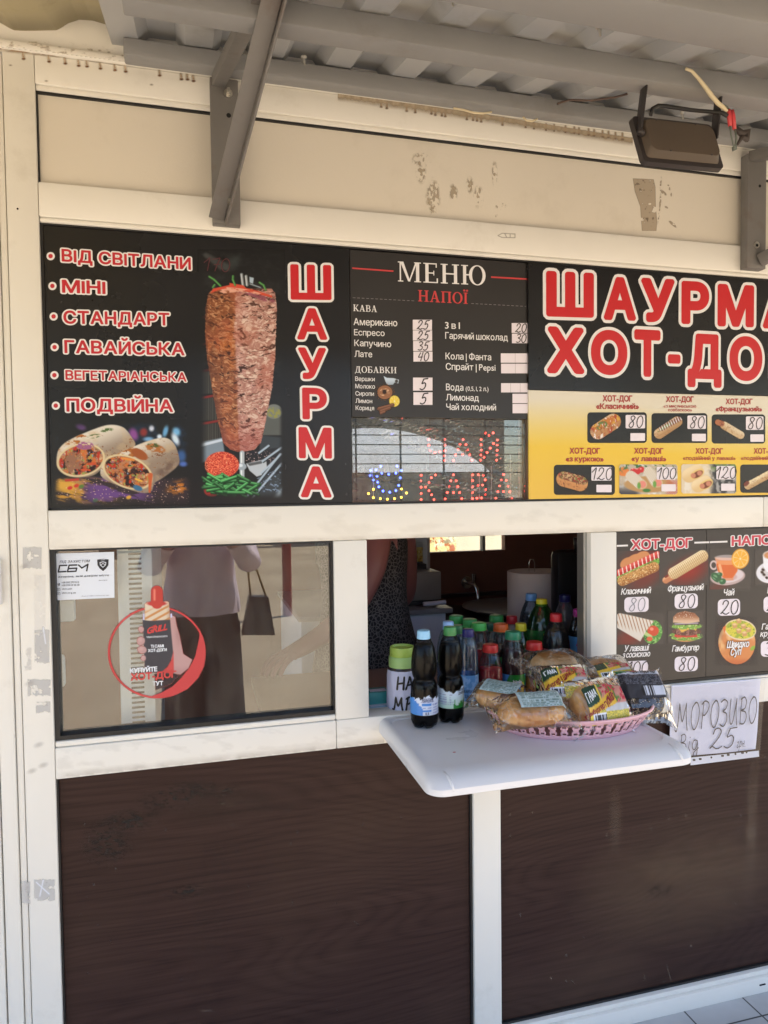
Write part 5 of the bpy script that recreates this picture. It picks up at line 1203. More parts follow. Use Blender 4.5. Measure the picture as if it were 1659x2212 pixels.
q = boxpic(6); m, t, o_ = bread_roll(q, 1525, 1555, 1690, 1465, 26, 63, crust=(196, 160, 110), light=(226, 204, 160)); q.put(m * ss(0.5, 0.6, q.n(10, 6, 3)) * ss(0.2, -0.3, o_), (240, 220, 170)); q.put(q.cap(1508, 1545, 1520, 1535, 14)[0], (120, 60, 44), 1); q.build('roll_print', inka, YBd, YY, 2)

# --- lower right boards
YR = 0.010
xh = 1.4135
zr0 = Z6 + 0.0085
hb = thing('menu_board', 'dark board of rolls, wrap and burger with prices, right of the serving window', 'menu board', tuple(P(*T8(560, 1360), YR)), MENU_G)
MB().box(XG + 0.0032, xh - 0.0006, YR, YR + 0.006, zr0, Z5 - 0.0045, 0.0006).build('panel', bk3, hb)
tb_ = thing('menu_board', 'dark board of hot drinks and soup, cut by the right picture edge', 'menu board', tuple(P(*T8(1250, 1330), YR)), MENU_G)
MB().box(xh + 0.0006, XR, YR, YR + 0.006, zr0, Z5 - 0.0045, 0.0006).build('panel', bk3, tb_)
prr3 = mat('printed_pinkish_red', A(206, 62, 76), 0.35)
s = Sheet(YR)
s.text('ХОТ-ДОГ', T8, 296, 254, 828, 236, 84, prr3, 0.05, 3, outline=prw, og=0.1)
s.line(T8, [(172, 220), (270, 216)], 15, prw, 2); s.line(T8, [(848, 192), (976, 188)], 15, prw, 2)
for body, x0, y0, x1, y1, cap in (('Класичний', 208, 646, 480, 632, 52), ('Французький', 612, 620, 938, 604, 52), ('У лаваші', 234, 1142, 462, 1130, 52), ('з сосискою', 220, 1196, 474, 1182, 50), ('Гамбургер', 652, 1142, 900, 1128, 52)):
    s.text(body, T8, x0, y0, x1 - 14, y1, cap, prw, 0.035, 2, slant=0.2, track=-0.06)
s.build('lettering', hb)
for x0, y0, x1, y1, t, mm in ((238, 668, 450, 800, '80', mark2), (676, 640, 878, 770, '80', mark), (250, 1225, 452, 1350, '100', mark), (676, 1186, 878, 1316, '80', mark)):
    price(hb, YR, T8, x0, y0, x1, y1, t, 36, 0.04, 2, mm, tilt=-8, cap=112)
s = Sheet(YR)
s.text('НАПОЇ', T8, 1170, 222, 1560, 206, 82, prr3, 0.05, 3, outline=prw, og=0.1); s.line(T8, [(982, 188), (1136, 182)], 15, prw, 2)
s.text('Чай', T8, 1098, 654, 1192, 650, 54, prw, 0.035, 2, slant=0.2); s.text('Кава', T8, 1480, 634, 1600, 628, 54, prw, 0.035, 2, slant=0.2); s.text('Гаряча', T8, 1432, 950, 1620, 940, 50, prw, 0.035, 2, slant=0.2); s.text('кружка', T8, 1420, 1012, 1620, 1004, 50, prw, 0.035, 2, slant=0.2)
s.text('Швидко', T8, 1124, 1110, 1318, 1098, 58, prw, 0.05, 6, slant=0.2, outline=mat('soup_word_edge', A(110, 70, 40), 0.5), og=0.06, track=-0.06); s.text('Суп', T8, 1154, 1176, 1246, 1168, 62, prw, 0.05, 6, slant=0.2, outline=MATS['soup_word_edge'], og=0.06)
s.build('lettering', tb_)
price(tb_, YR, T8, 1052, 686, 1246, 830, '20', 36, 0.045, 2, mark, tilt=-8, cap=118); price(tb_, YR, T8, 1450, 664, 1650, 800, '25', 36, 0.045, 2, mark, tilt=-6, cap=116); price(tb_, YR, T8, 1426, 1050, 1630, 1186, '35', 36, 0.045, 2, mark, tilt=-6, cap=116)
BR = (70, 63, 58)
def glow(q, cx, cy, rx, ry, k=0.8): q.put(q.ell(cx, cy, rx, ry, -25, 0.9)[0] * k, (150, 24, 18), 1)
q = Pic(T8, 176, 262, 600, 600, 3.6, BR, 1.0)
glow(q, 430, 340, 200, 110, 0.5); glow(q, 420, 520, 140, 60, 0.5)
for cx, cy, rx in ((270, 372, 70), (330, 345, 80), (395, 320, 70)): q.put(q.ell(cx, cy, rx, 50, -25)[0], (214, 140, 84))
m, t, o_ = q.cap(150, 480, 530, 300, 32); q.put(m, (196, 44, 40)); q.put(m * ss(0.1, -0.5, o_), (226, 84, 70)); q.put(m * ss(0.55, 0.85, np.sin(t * 70 + o_ * 1.6)), (250, 224, 206))
g_ = q.cap(190, 510, 530, 352, 24)[0] * ss(0.15, 0.35, q.n(16, 14, 3)); q.put(g_, (112, 168, 58)); q.put(g_ * ss(0.55, 0.65, q.n(14, 12, 4)), (182, 214, 110)); q.put(g_ * ss(0.42, 0.34, q.n(14, 12, 5)), (60, 104, 40))
m, t, o_ = q.cap(222, 526, 498, 404, 42, 44); q.put(m, (206, 146, 76)); q.put(m * ss(-0.1, 0.9, o_), (170, 104, 48)); q.put(m * ss(0.58, 0.66, q.n(8, 7, 6)), (240, 206, 140)); q.put(m * ss(0.42, 0.32, q.n(9, 8, 7)), (146, 88, 40))
q.build('roll_print', inkm, hb, YR, 1)
q = Pic(T8, 545, 256, 972, 562, 3.6, BR, 1.0)
glow(q, 800, 440, 150, 90, 0.95)
m, t, o_ = q.cap(600, 520, 680, 470, 28, 32); q.put(m, (206, 130, 84)); q.put(m * ss(0.0, -0.8, o_), (236, 176, 124)); q.put(q.cap(600, 490, 660, 450, 10)[0] * ss(0.3, 0.5, q.n(14, 12, 8)), (130, 44, 30)); q.put(q.ell(652, 440, 34, 30, -30)[0], (150, 66, 44))
m, t, o_ = q.cap(672, 458, 920, 308, 50); q.put(m, (224, 194, 140)); q.put(m * ss(0.2, -0.7, o_), (244, 222, 172)); q.put(m * ss(0.3, 0.9, np.sin(t * 110)) * ss(-0.9, -0.5, o_) * 0.75, (178, 130, 72)); q.put(m * ss(0.85, 0.97, np.sin(o_ * 14)) * 0.5, (170, 120, 66)); q.put(m * ss(0.4, 0.95, o_) * 0.5, (190, 150, 96))
q.build('roll_print', inkm, hb, YR, 1.4)
q = Pic(T8, 178, 798, 590, 1080, 3.6, BR, 1.0)
glow(q, 300, 1010, 150, 70, 0.7)
lf = q.ell(485, 970, 84, 104, 10)[0] * ss(0.12, 0.3, q.n(22, 22, 3) + 0.35 * q.ell(485, 970, 66, 86, 10, 0.4)[0]); q.put(lf, (84, 150, 60)); q.put(lf * ss(0.5, 0.65, q.n(16, 16, 4)), (146, 196, 100)); q.put(lf * ss(0.4, 0.3, q.n(16, 16, 5)), (40, 90, 36))
q.put(q.ell(490, 960, 50, 46)[0], (216, 76, 44)); q.put(q.ell(478, 944, 16, 14)[0], (244, 150, 120)); q.put(q.cap(420, 980, 470, 1010, 14)[0], (196, 210, 130)); q.put(q.ell(460, 1030, 26, 20)[0], (226, 96, 56))
m = q.poly([(170, 820), (200, 806), (300, 826), (500, 874), (430, 960), (385, 1040), (378, 1052), (290, 1000), (170, 930)]); q.put(m, (232, 218, 194)); q.put(m * ss(940, 1040, q.Y - 0.35 * (q.X - 180)) * 0.5, (190, 170, 140)); q.put(m * ss(0.35, 0.9, np.sin((q.X * 0.96 - q.Y * 0.28) * 0.23)) * ss(940, 880, q.Y - 0.28 * (q.X - 180)) * 0.9, (166, 108, 64))
q.build('wrap_print', inkm, hb, YR, 1)
q = Pic(T8, 618, 780, 930, 1062, 3.4, BR, 1.0)
q.put(q.ell(770, 1010, 112, 46)[0], (216, 150, 84)); lf = q.ell(775, 1005, 145, 42)[0] * ss(0.3, 0.45, q.n(20, 14, 3)); q.put(lf, (110, 160, 60)); q.put(lf * ss(0.55, 0.65, q.n(14, 10, 4)), (190, 216, 120))
q.put(q.cap(690, 1002, 860, 1002, 14)[0], (206, 60, 48)); m = q.ell(780, 966, 124, 36)[0]; q.put(m, (104, 62, 50)); q.put(m * ss(0.5, 0.62, q.n(14, 10, 5)), (160, 106, 88)); q.put(m * ss(0.4, 0.3, q.n(12, 10, 6)), (56, 34, 30))
q.put(q.poly([(690, 930), (880, 922), (862, 960), (830, 936), (740, 975), (712, 940)]), (238, 180, 76)); lf = q.ell(780, 918, 136, 32)[0] * ss(0.3, 0.45, q.n(18, 14, 7)); q.put(lf, (126, 172, 66)); q.put(lf * ss(0.55, 0.65, q.n(12, 10, 8)), (200, 220, 130)); q.put(q.cap(680, 902, 880, 896, 9)[0], (90, 60, 70)); q.put(q.cap(680, 900, 880, 892, 3)[0], (226, 220, 214))
m = q.poly([(664, 886), (666, 840), (700, 805), (770, 788), (850, 806), (890, 846), (894, 880), (780, 896)], 4); q.put(m, (196, 140, 100)); q.put(m * ss(870, 800, q.Y), (146, 86, 56)); q.put(m * ss(840, 885, q.Y) * 0.7, (232, 200, 164)); q.put(m * ss(0.68, 0.74, q.n(8, 7, 9)) * ss(866, 840, q.Y), (240, 222, 190))
q.build('burger_print', inkm, hb, YR, 1)
q = Pic(T8, 982, 236, 1340, 600, 3.6, BR, 1.0)
glow(q, 1050, 580, 150, 40, 0.35)
q.put(q.ell(1140, 488, 152, 74, -6)[0], (196, 168, 158)); q.put(q.ell(1140, 480, 138, 60, -6)[0], (222, 204, 196)); q.put(q.ell(1142, 490, 80, 34)[0], (206, 170, 160))
m = q.poly([(1028, 320), (1240, 326), (1226, 440), (1190, 500), (1190, 520), (1100, 520), (1100, 500), (1052, 440)], 4); q.put(m, (222, 150, 110)); q.put(q.poly([(1036, 372), (1236, 366), (1222, 440), (1180, 500), (1105, 500), (1056, 440)], 4), (222, 104, 44)); q.put(q.ell(1136, 366, 100, 20)[0], (236, 150, 90)); q.put(q.ell(1134, 322, 106, 24)[0] * 0.6, (226, 206, 196)); q.put(q.cap(1070, 390, 1090, 470, 12, soft=6)[0], (246, 176, 120))
m, u, v, d = q.ell(1018, 388, 32, 40); q.put(ss(0.3, 0.1, np.abs(d - 0.85)) * (q.X < 1042), (214, 190, 178))
m, u, v, d = q.ell(1250, 332, 76, 88, 14); q.put(m, (240, 160, 40)); q.put(q.ell(1250, 332, 66, 77, 14)[0], (248, 214, 140)); q.put(q.ell(1250, 332, 60, 70, 14)[0] * ss(0.1, 0.3, np.abs(np.sin(np.arctan2(v, u) * 4))), (244, 176, 56)); q.put(q.ell(1250, 332, 8, 9)[0], (250, 226, 170))
for a in ((1040, 490, 48, 34, 30), (1070, 470, 24, 20, 0), (1095, 530, 30, 26, -20), (1030, 510, 40, 16, 40)): q.put(q.ell(*a)[0], (44, 96, 56)); q.put(q.ell(a[0] - 8, a[1] - 6, a[2] * 0.4, a[3] * 0.3, a[4])[0], (110, 160, 110))
q.build('tea_print', inkm, tb_, YR, 1)
q = Pic(T8, 1375, 250, 1700, 560, 4, BR, 1.0)
q.put(q.ell(1520, 450, 132, 96, -6)[0], (232, 226, 220)); q.put(q.ell(1520, 440, 96, 66, -6)[0], (206, 198, 190)); q.put(q.poly([(1446, 300), (1600, 290), (1590, 400), (1550, 450), (1480, 446), (1452, 400)], 4), (240, 236, 230)); q.put(q.ell(1522, 300, 76, 40)[0], (214, 196, 176)); q.put(q.ell(1522, 302, 64, 32)[0], (206, 140, 86)); q.put(q.ell(1530, 300, 36, 16)[0], (244, 224, 196))
for a in ((1448, 428), (1456, 470), (1480, 498), (1440, 450)): q.put(q.ell(*a, 14, 11, 30)[0], (50, 32, 26))
q.build('coffee_print', inkm, tb_, YR, 1)
q = Pic(T8, 1030, 835, 1400, 1262, 3.8, BR, 0.0)
m, u, v, d = q.ell(1220, 1062, 162, 190); glow(q, 1215, 1050, 185, 200, 0.35); q.put(m, (222, 140, 76), 1); q.put(m * ss(0.45, 0.7, q.n(90, 160, 3)), (240, 186, 120)); q.put(m * ss(1120, 1060, q.X) * ss(1100, 900, q.Y), (110, 92, 80)); q.put(m * ss(1180, 1240, q.Y) * 0.6, (200, 96, 50))
b_ = q.ell(1250, 950, 130, 78, 8)[0]; q.put(q.ell(1250, 950, 140, 92, 8)[0], (240, 214, 170), 1); q.put(b_, (222, 206, 70)); q.put(b_ * ss(0.5, 0.6, q.n(26, 20, 5)), (170, 180, 60)); q.put(b_ * ss(0.64, 0.7, q.n(10, 10, 6)), (90, 130, 40))
for cx, cy in ((1236, 874), (1200, 914), (1276, 920), (1236, 960), (1320, 950), (1285, 985)): q.put(q.poly([(cx - 24, cy - 14), (cx + 4, cy - 24), (cx + 26, cy - 8), (cx + 20, cy + 20), (cx - 14, cy + 24)], 4), (214, 160, 96), 1); q.put(q.poly([(cx - 22, cy - 12), (cx + 4, cy - 22), (cx + 22, cy - 8), (cx - 4, cy)], 4), (240, 200, 140))
q.put(q.poly([(1096, 930), (1124, 910), (1120, 960), (1110, 980)], 4), (226, 120, 60), 1); q.put(q.ell(1360, 1110, 26, 16, -40)[0], (150, 180, 60))
q.build('soup_print', inka, tb_, YR, 1)
# ---------------------------------------------------------------- serving shelf
shelfm = mat('white_shelf_plastic', (0.74, 0.75, 0.78), 0.3, var=0.025, vscale=10, bump=0.05, bscale=200)
SH = thing('serving_shelf', 'white moulded plastic shelf with rounded front corners below the serving window', 'shelf', (0.75, -0.001, 0.94))
SX0, SX1, SY, SZ = 0.4365, 1.058, -0.398, 0.966
def rrect(x0, x1, y0, y1, rf, rb, n=8):
    out = []
    for cx, cy, r, a0 in ((x1 - rb, y1 - rb, rb, 0), (x0 + rb, y1 - rb, rb, 90), (x0 + rf, y0 + rf, rf, 180), (x1 - rf, y0 + rf, rf, 270)):
        for k in range(n + 1):
            a = R(a0 + 90 * k / n); out.append((cx + r * math.cos(a), cy + r * math.sin(a)))
    return out
def stack(b, levels, mi=0, capb=True, capt=True):
    n = len(levels[0][0]); vs = [(x, y, z) for ring, z in levels for x, y in ring]; fs = []
    for j in range(len(levels) - 1):
        for k in range(n): fs.append((j * n + k, j * n + (k + 1) % n, (j + 1) * n + (k + 1) % n, (j + 1) * n + k))
    if capb: fs.append(tuple(range(n))[::-1])
    if capt: fs.append(tuple((len(levels) - 1) * n + k for k in range(n)))
    b.add(vs, fs, mi)
b = MB(); lv = []
for z, d, f in ((0.930, 0.004, 0.003), (0.932, 0.001, 0.0), (0.945, 0.0, 0.0), (0.956, 0.003, 0.010), (0.962, 0.008, 0.022), (SZ, 0.014, 0.036)):
    lv.append((rrect(SX0 + d, SX1 - d, SY + f, -0.0006, 0.035, 0.004), z))
for z, d, f in ((SZ, 0.020, 0.062), (SZ - 0.003, 0.0225, 0.0645)):
    lv.append((rrect(SX0 + d, SX1 - d, SY + f, -0.0006 - d * 0.8, 0.045, 0.03), z))
stack(b, lv); so_ = b.build('tray', shelfm, SH, smooth=True)
b = MB()
for x in (SX0 + 0.045, SX1 - 0.045):   # moulded ribs on the front roll
    b.tube([(x, SY + 0.040, SZ - 0.0012), (x + 0.002, SY + 0.02, SZ - 0.005), (x + 0.004, SY + 0.006, SZ - 0.014), (x + 0.006, SY + 0.001, SZ - 0.026)], [0.0025, 0.0038, 0.0038, 0.003], 8)
b.build_each('front_rib', shelfm, so_, smooth='all')
b = MB(); b.ball(P(*TN(432, 270), -0.27), (0.0035, 0.002, 0.0008), 5)
q_ = CAM + (P(*TN(432, 270)) - CAM); dd = P(*TN(432, 270)) - CAM; tt_ = (SZ - 0.0026 - CAM[2]) / dd[2]; c_ = CAM + dd * tt_
b = MB(); b.ball(c_, (0.004, 0.0022, 0.0006), 5); b.build('red_spot', mat('sauce_spot', A(190, 60, 50), 0.4), so_)
TOPZ = SZ - 0.003

# ---------------------------------------------------------------- bottles
def capm(name, rgb): return mat('cap_' + name, A(*rgb), 0.35)
petc = clear('clear_bottle_plastic', (0.95, 0.96, 0.96), refl=0.012, facing=0.75, rough=0.07, body=0.012, bump=0.25, bscale=50)
petb = clear('blue_bottle_plastic', (0.62, 0.76, 0.88), refl=0.04, facing=1.0, rough=0.06, body=0.06, bodycol=(0.45, 0.6, 0.78), bump=0.3, bscale=50)
petg = clear('green_bottle_plastic', (0.10, 0.42, 0.12), refl=0.04, facing=1.0, rough=0.06, body=0.12, bodycol=(0.03, 0.22, 0.05), bump=0.3, bscale=50)
petgrey = clear('smoky_bottle_plastic', (0.75, 0.78, 0.84), refl=0.05, facing=1.0, rough=0.1, body=0.18, bodycol=(0.45, 0.48, 0.55), bump=0.3, bscale=60)
dk_ = mat('dark_drink', (0.008, 0.007, 0.007), 0.2, spec=0.25, bump=0.25, bscale=45)
PROF = {   # (relative radius, relative height) of the body below the neck
 'waist': [(0.55, 0), (0.86, 0.015), (0.98, 0.06), (0.99, 0.10), (1.0, 0.14), (1.0, 0.30), (0.99, 0.33), (0.98, 0.36), (0.955, 0.42), (0.90, 0.46), (0.80, 0.485), (0.74, 0.50), (0.76, 0.515), (0.84, 0.54), (0.90, 0.58), (0.93, 0.63), (0.92, 0.69), (0.87, 0.76), (0.78, 0.82), (0.66, 0.87), (0.54, 0.905), (0.45, 0.925), (0.42, 0.94)],
 'juice': [(0.7, 0), (0.97, 0.02), (1.0, 0.06), (1.0, 0.45), (0.98, 0.55), (0.94, 0.65), (0.86, 0.74), (0.75, 0.82), (0.66, 0.88), (0.62, 0.92), (0.61, 0.94)],
 'water': [(0.6, 0), (0.95, 0.02), (1.0, 0.06), (1.0, 0.5), (0.96, 0.52), (1.0, 0.54), (0.99, 0.62), (0.94, 0.72), (0.82, 0.82), (0.64, 0.89), (0.48, 0.925), (0.42, 0.94)],
 'soda': [(0.6, 0), (0.95, 0.02), (1.0, 0.06), (1.0, 0.56), (0.97, 0.64), (0.88, 0.73), (0.74, 0.81), (0.56, 0.88), (0.43, 0.92), (0.40, 0.94)],
}
def prof_at(pr_, z):
    return float(np.interp(z, [p[1] for p in pr_], [p[0] for p in pr_]))
BOTTLE_G = 'bottles and juices on sale'
def bottle(label, x, y, z0, H, Rm, rc, hc, kind, shell, cap, drink=None, level=0.8, band=None, texts=(), drink_mat=None, petal=False, yaw=0.0, cat='bottle', tex2=()):
    B = thing('bottle', label, cat, (x, y, z0), BOTTLE_G)
    pr_ = PROF[kind]; hb_ = (H - hc * 0.78) / 0.94
    def rad(z): return max(prof_at(pr_, z / hb_) * Rm, rc * 0.9)
    zs = sorted(set([p[1] * hb_ for p in pr_] + list(np.linspace(0, 0.94 * hb_, 30))))
    def lob(r, z, a):
        if petal and z < 0.12 * hb_:
            k = (1 - z / (0.12 * hb_)); c5 = math.cos(5 * a + 0.6)
            return r * (1 - 0.16 * k * max(0, -c5)), z + 0.012 * k * max(0, -c5)
        return r, z
    pts = [(max(prof_at(pr_, z / hb_) * Rm, rc * 0.9 if z > 0.5 * hb_ else 0), z) for z in zs]
    b = MB(); b.lathe([(0.0004, 0.0006)] + pts + [(rc * 0.86, H - hc * 0.4)], (x, y, z0), 30, lobes=lob)
    b.lathe([(rc * 1.12, H - hc - 0.002), (rc * 1.14, H - hc - 0.001), (rc * 1.12, H - hc + 0.0004)], (x, y, z0), 24)
    body = b.build('body', shell, B, smooth='all')
    b = MB(); hz_ = H - hc; n = 40
    def knurl(r, z, a): return (r * (1 + (0.022 if int(a / (2 * math.pi) * n + 0.5) % 2 else 0.0) * (0.002 < z - hz_ < hc * 0.82)), z)
    b.lathe([(rc * 0.98, hz_ + 0.0008), (rc * 1.02, hz_ + 0.001), (rc * 1.02, hz_ + hc * 0.2), (rc * 0.99, hz_ + hc * 0.22), (rc, hz_ + hc * 0.26), (rc * 0.985, hz_ + hc * 0.86), (rc * 0.94, hz_ + hc * 0.97), (rc * 0.86, hz_ + hc), (0.0002, hz_ + hc)], (x, y, z0), n, lobes=knurl)
    b.build('cap', cap, B, smooth=True)
    if drink_mat is not None:
        lz = level * hb_
        zz = [z for z in zs if 0.004 < z < lz] + [lz]
        b = MB(); b.lathe([(0.0003, 0.003)] + [(rad(z) - 0.0014 if z > 0.02 else rad(z) * 0.93, z) for z in zz] + [(0.0003, lz + 0.0005)], (x, y, z0), 30, lobes=lob)
        b.build('drink', drink_mat, B, smooth='all')
    if band:
        zb0, zb1, fn = band
        nth, nz_ = 90, 26; th = np.linspace(0, 2 * math.pi, nth + 1); zz = np.linspace(zb0 * hb_, zb1 * hb_, nz_)
        TH, ZZ = np.meshgrid(th, zz); rr = np.array([rad(z) for z in zz])[:, None] + 0.0006
        co = np.stack([x + rr * np.cos(TH), y + rr * np.sin(TH), z0 + ZZ], -1).reshape(-1, 3)
        uu = ((TH - (-math.pi / 2 + yaw) + math.pi) % (2 * math.pi) - math.pi) * Rm; vv_ = (ZZ - zb0 * hb_) / ((zb1 - zb0) * hb_)
        colr, al = fn(uu, vv_)
        idx = np.arange((nth + 1) * nz_).reshape(nz_, nth + 1)
        f = np.stack([idx[:-1, :-1], idx[:-1, 1:], idx[1:, 1:], idx[1:, :-1]], -1).reshape(-1, 4)
        fa = al.reshape(-1)[f].max(1) > 0.5
        me = bpy.data.meshes.new('label'); me.from_pydata(co.tolist(), [], f[fa].tolist())
        at = me.color_attributes.new('ink', 'FLOAT_COLOR', 'POINT'); at.data.foreach_set('color', np.concatenate([A_np(colr.reshape(-1, 3)), al.reshape(-1, 1)], 1).astype(np.float32).ravel())
        lo = link('label', me, printmat('label_film', 0.3, alpha=True), B, smooth=True)
        mb = MB(); ms = []
        for (tx, u0, v0, cap_, m_, grow, wsc) in texts:
            V, F, w = word(tx, grow); vs = []
            for p in V:
                u_ = u0 + (p[0] - w / 2) * cap_ * wsc; z_ = zb0 * hb_ + v0 * (zb1 - zb0) * hb_ + p[1] * cap_; a = -math.pi / 2 + yaw + u_ / Rm
                r_ = rad(z_) + 0.0012; vs.append((x + r_ * math.cos(a), y + r_ * math.sin(a), z0 + z_))
            if m_ not in ms: ms.append(m_)
            mb.add(vs, F, ms.index(m_))
        if ms: mb.build('label_lettering', ms, lo, fix=False)
    return B
def from7(cx, captop, capbot, capw, bodyw, y, z0):
    """cap centre, cap top and bottom, cap width, body width in crop pixels, at depth y, standing on z0"""
    a = P(*T7(cx, captop), y); b_ = P(*T7(cx, capbot), y); l = P(*T7(cx - capw / 2, captop), y); r = P(*T7(cx + capw / 2, captop), y)
    bl_ = P(*T7(cx - bodyw / 2, captop), y); br2 = P(*T7(cx + bodyw / 2, captop), y)
    return dict(x=float(a[0]), y=y, z0=z0, H=float(a[2] - z0), hc=float((a[2] - b_[2]) * 0.93), rc=float((r[0] - l[0]) / 2 * 0.97), Rm=float((br2[0] - bl_[0]) / 2 * 0.97))
lnavy = mat('label_navy', A(40, 46, 90), 0.4); lwhite = mat('label_white', A(236, 236, 236), 0.4); lblack = mat('label_black', A(30, 34, 40), 0.4); lyellow = mat('label_yellow', A(236, 226, 60), 0.4)
def mount_label(left, accent, trees, tilt):
    def fn(u, v):
        edge = 0.80 + 0.14 * np.exp(-((u - 0.004) / 0.008) ** 2) + 0.05 * np.sin(u * 260) + 0.03 * np.sin(u * 610) - tilt * u * 4
        al = (v < edge).astype(float)
        c = np.zeros(u.shape + (3,)) + np.array((222, 226, 236.))
        c = np.where((v < 0.62)[..., None] & left(u)[..., None], np.array(accent, float), c)
        tx = (vn(u * 2600, v * 30, 3) > 0.45) & (np.sin(v * 75) > -0.2)
        return c, al, tx
    return fn
def lab1(u, v):
    edge = 0.80 + 0.16 * np.exp(-((u + 0.002) / 0.007) ** 2) + 0.035 * np.sin(u * 420) + 0.02 * np.sin(u * 990)
    c = np.zeros(u.shape + (3,)) + np.array((226, 228, 238.))
    tree = 0.34 + 0.2 * np.abs(((u + 0.1) * 160) % 1 - 0.5) + 3.0 * np.clip(-u - 0.016, 0, 1) * 6
    c = np.where(((u < -0.0145) & (v < tree))[..., None], np.array((70, 140, 206.)), c)
    blue = (np.abs(u + 0.004) < 0.012) & (((v > 0.48) & (v < 0.56)) | ((v > 0.16) & (v < 0.24)))
    c = np.where(blue[..., None], np.array((66, 140, 206.)), c)
    fine = (vn(u * 2400, v * 4, 3) > 0.4) & (np.sin(v * 110) > 0.1) & (((u > 0.009) & (v < 0.6)) | ((np.abs(u + 0.003) < 0.016) & (v > 0.57) & (v < 0.66)) | ((np.abs(u + 0.004) < 0.011) & (v > 0.26) & (v < 0.46)))
    c = np.where(fine[..., None], np.array((150, 156, 190.)), c)
    return c, (v < edge).astype(float)
def lab2(u, v):
    edge = 0.74 + 0.0 * u + 9.0 * np.clip(u, 0, 0.03) + 0.04 * np.sin(u * 350) + np.clip(-u - 0.01, 0, 1) * 6
    c = np.zeros(u.shape + (3,)) + np.array((214, 224, 222.)); k = np.clip(1 - v * 1.4, 0, 1)[..., None]; c = c * (1 - k * 0.6) + np.array((176, 216, 160.)) * k * 0.6
    h = 0.12 + 0.34 * vn(np.floor(u * 420), u * 0, 5) * (1 - np.abs(((u * 420) % 1) - 0.5) * 1.5) + 8 * np.clip(u - 0.012, 0, 1)
    c = np.where(((u > -0.004) & (v < h))[..., None], np.array((36, 132, 44.)), c)
    fine = (vn(u * 2400, v * 4, 3) > 0.42) & (np.sin(v * 100) > 0.0) & (u < -0.004) & (v > 0.2) & (v < 0.72); c = np.where(fine[..., None], np.array((160, 166, 176.)), c)
    return c, (v < np.minimum(edge, 0.98)).astype(float)
def plain(rgb, spots=None, amt=0.5, sc=300, seed=1):
    def fn(u, v):
        c = np.zeros(u.shape + (3,)) + np.array(rgb, float)
        if spots is not None: c = np.where((fbm(u * sc, v * 6, seed, 3) > amt)[..., None], np.array(spots, float), c)
        return c, np.ones(u.shape)
    return fn
def leafy(bg, leaf, l2):
    def fn(u, v):
        c = np.zeros(u.shape + (3,)) + np.array(bg, float)
        for k in range(7):
            a = -1.2 + 0.4 * k; d = np.hypot((u - 0.022 * math.sin(a)) / 0.011, (v - 0.55 - 0.42 * math.cos(a)) / 0.24); c = np.where((d < 1)[..., None], np.array(leaf, float), c)
        c = np.where((np.hypot((u - 0.014) / 0.008, (v - 0.35) / 0.3) < 1)[..., None], np.array(l2, float), c)
        return c, np.ones(u.shape)
    return fn
CZ = 0.957     # counter inside
G = lambda *a: from7(*a)
petd = clear('dark_bottle_skin', (0.6, 0.6, 0.6), refl=0.004, facing=0.38, rough=0.12, bump=0.3, bscale=40)
dk2 = mat('black_drink', (0.006, 0.005, 0.005), 0.35, spec=0.08)
dark_t = dict(kind='waist', shell=petd, drink_mat=dk2, petal=True)
def on_shelf(px, py):
    d = P(*T7(px, py)) - CAM; t = (TOPZ - CAM[2]) / d[2]; return CAM + d * t
p1 = on_shelf(440, 1292); p2 = on_shelf(616, 1258)
k1 = G(444, 666, 726, 84, 178, float(p1[1]) , TOPZ); k2 = G(616, 642, 702, 82, 170, float(p2[1]), TOPZ)
bottle('dark drink bottle with pale blue cap standing on the white shelf', **{**k1, **dark_t}, cap=capm('pale_blue', (158, 208, 236)), level=0.86, band=(0.155, 0.37, lab1), texts=(('КАРПАТСЬКА', -0.003, 0.74, 0.0040, lnavy, 0.03, 0.8), ('ДЖЕРЕЛЬНА', -0.002, 0.66, 0.0040, lnavy, 0.03, 0.8), ('0,5', -0.004, 0.03, 0.0062, lnavy, 0.03, 0.8)))
bottle('dark drink bottle with green cap on the shelf, green trees on its label', **{**k2, **dark_t}, cap=capm('green', (62, 134, 70)), level=0.84, band=(0.175, 0.40, lab2), texts=(('КАРПАТСЬКА', 0.027, 0.78, 0.0052, lblack, 0.03, 0.8), ('ДЖЕРЕЛЬНА', 0.027, 0.64, 0.0052, lblack, 0.03, 0.8)))
bottle('clear blue bottle, pale blue cap, half hidden behind the green-capped dark bottle', **G(605, 608, 668, 70, 150, 0.10, CZ), kind='water', shell=petb, cap=capm('sky', (150, 190, 230)))
bottle('blue water bottle with dull green cap behind the navy-capped bottle', **G(662, 634, 690, 74, 130, 0.13, CZ), kind='water', shell=petb, cap=capm('dull_green', (58, 124, 72)))
bottle('clear blue water bottle with dark navy cap beside the dark bottles', **G(735, 658, 712, 74, 124, 0.07, CZ), kind='water', shell=petb, cap=capm('navy', (40, 38, 100)), band=(0.02, 0.42, plain((104, 160, 206), (150, 190, 224), 0.55, 120)), texts=(('КАРПАТСЬКА', 0.004, 0.42, 0.0064, lnavy, 0.03, 0.7), ('ДЖЕРЕЛЬНА', 0.004, 0.26, 0.0064, lnavy, 0.03, 0.7)), yaw=-0.15)
jr = mat('red_juice', A(176, 34, 40), 0.2, bump=0.2, bscale=50); jo = mat('orange_juice', A(214, 130, 40), 0.25); jw = mat('wine_juice', (0.035, 0.012, 0.014), 0.15); jp = mat('pale_red_juice', A(150, 70, 66), 0.2)
bottle('green-capped juice bottle at the back left, in front of the steel sink', **G(656, 570, 624, 88, 130, 0.30, CZ), kind='juice', shell=petc, cap=capm('bright_green', (62, 158, 76)), drink_mat=jp, level=0.55)
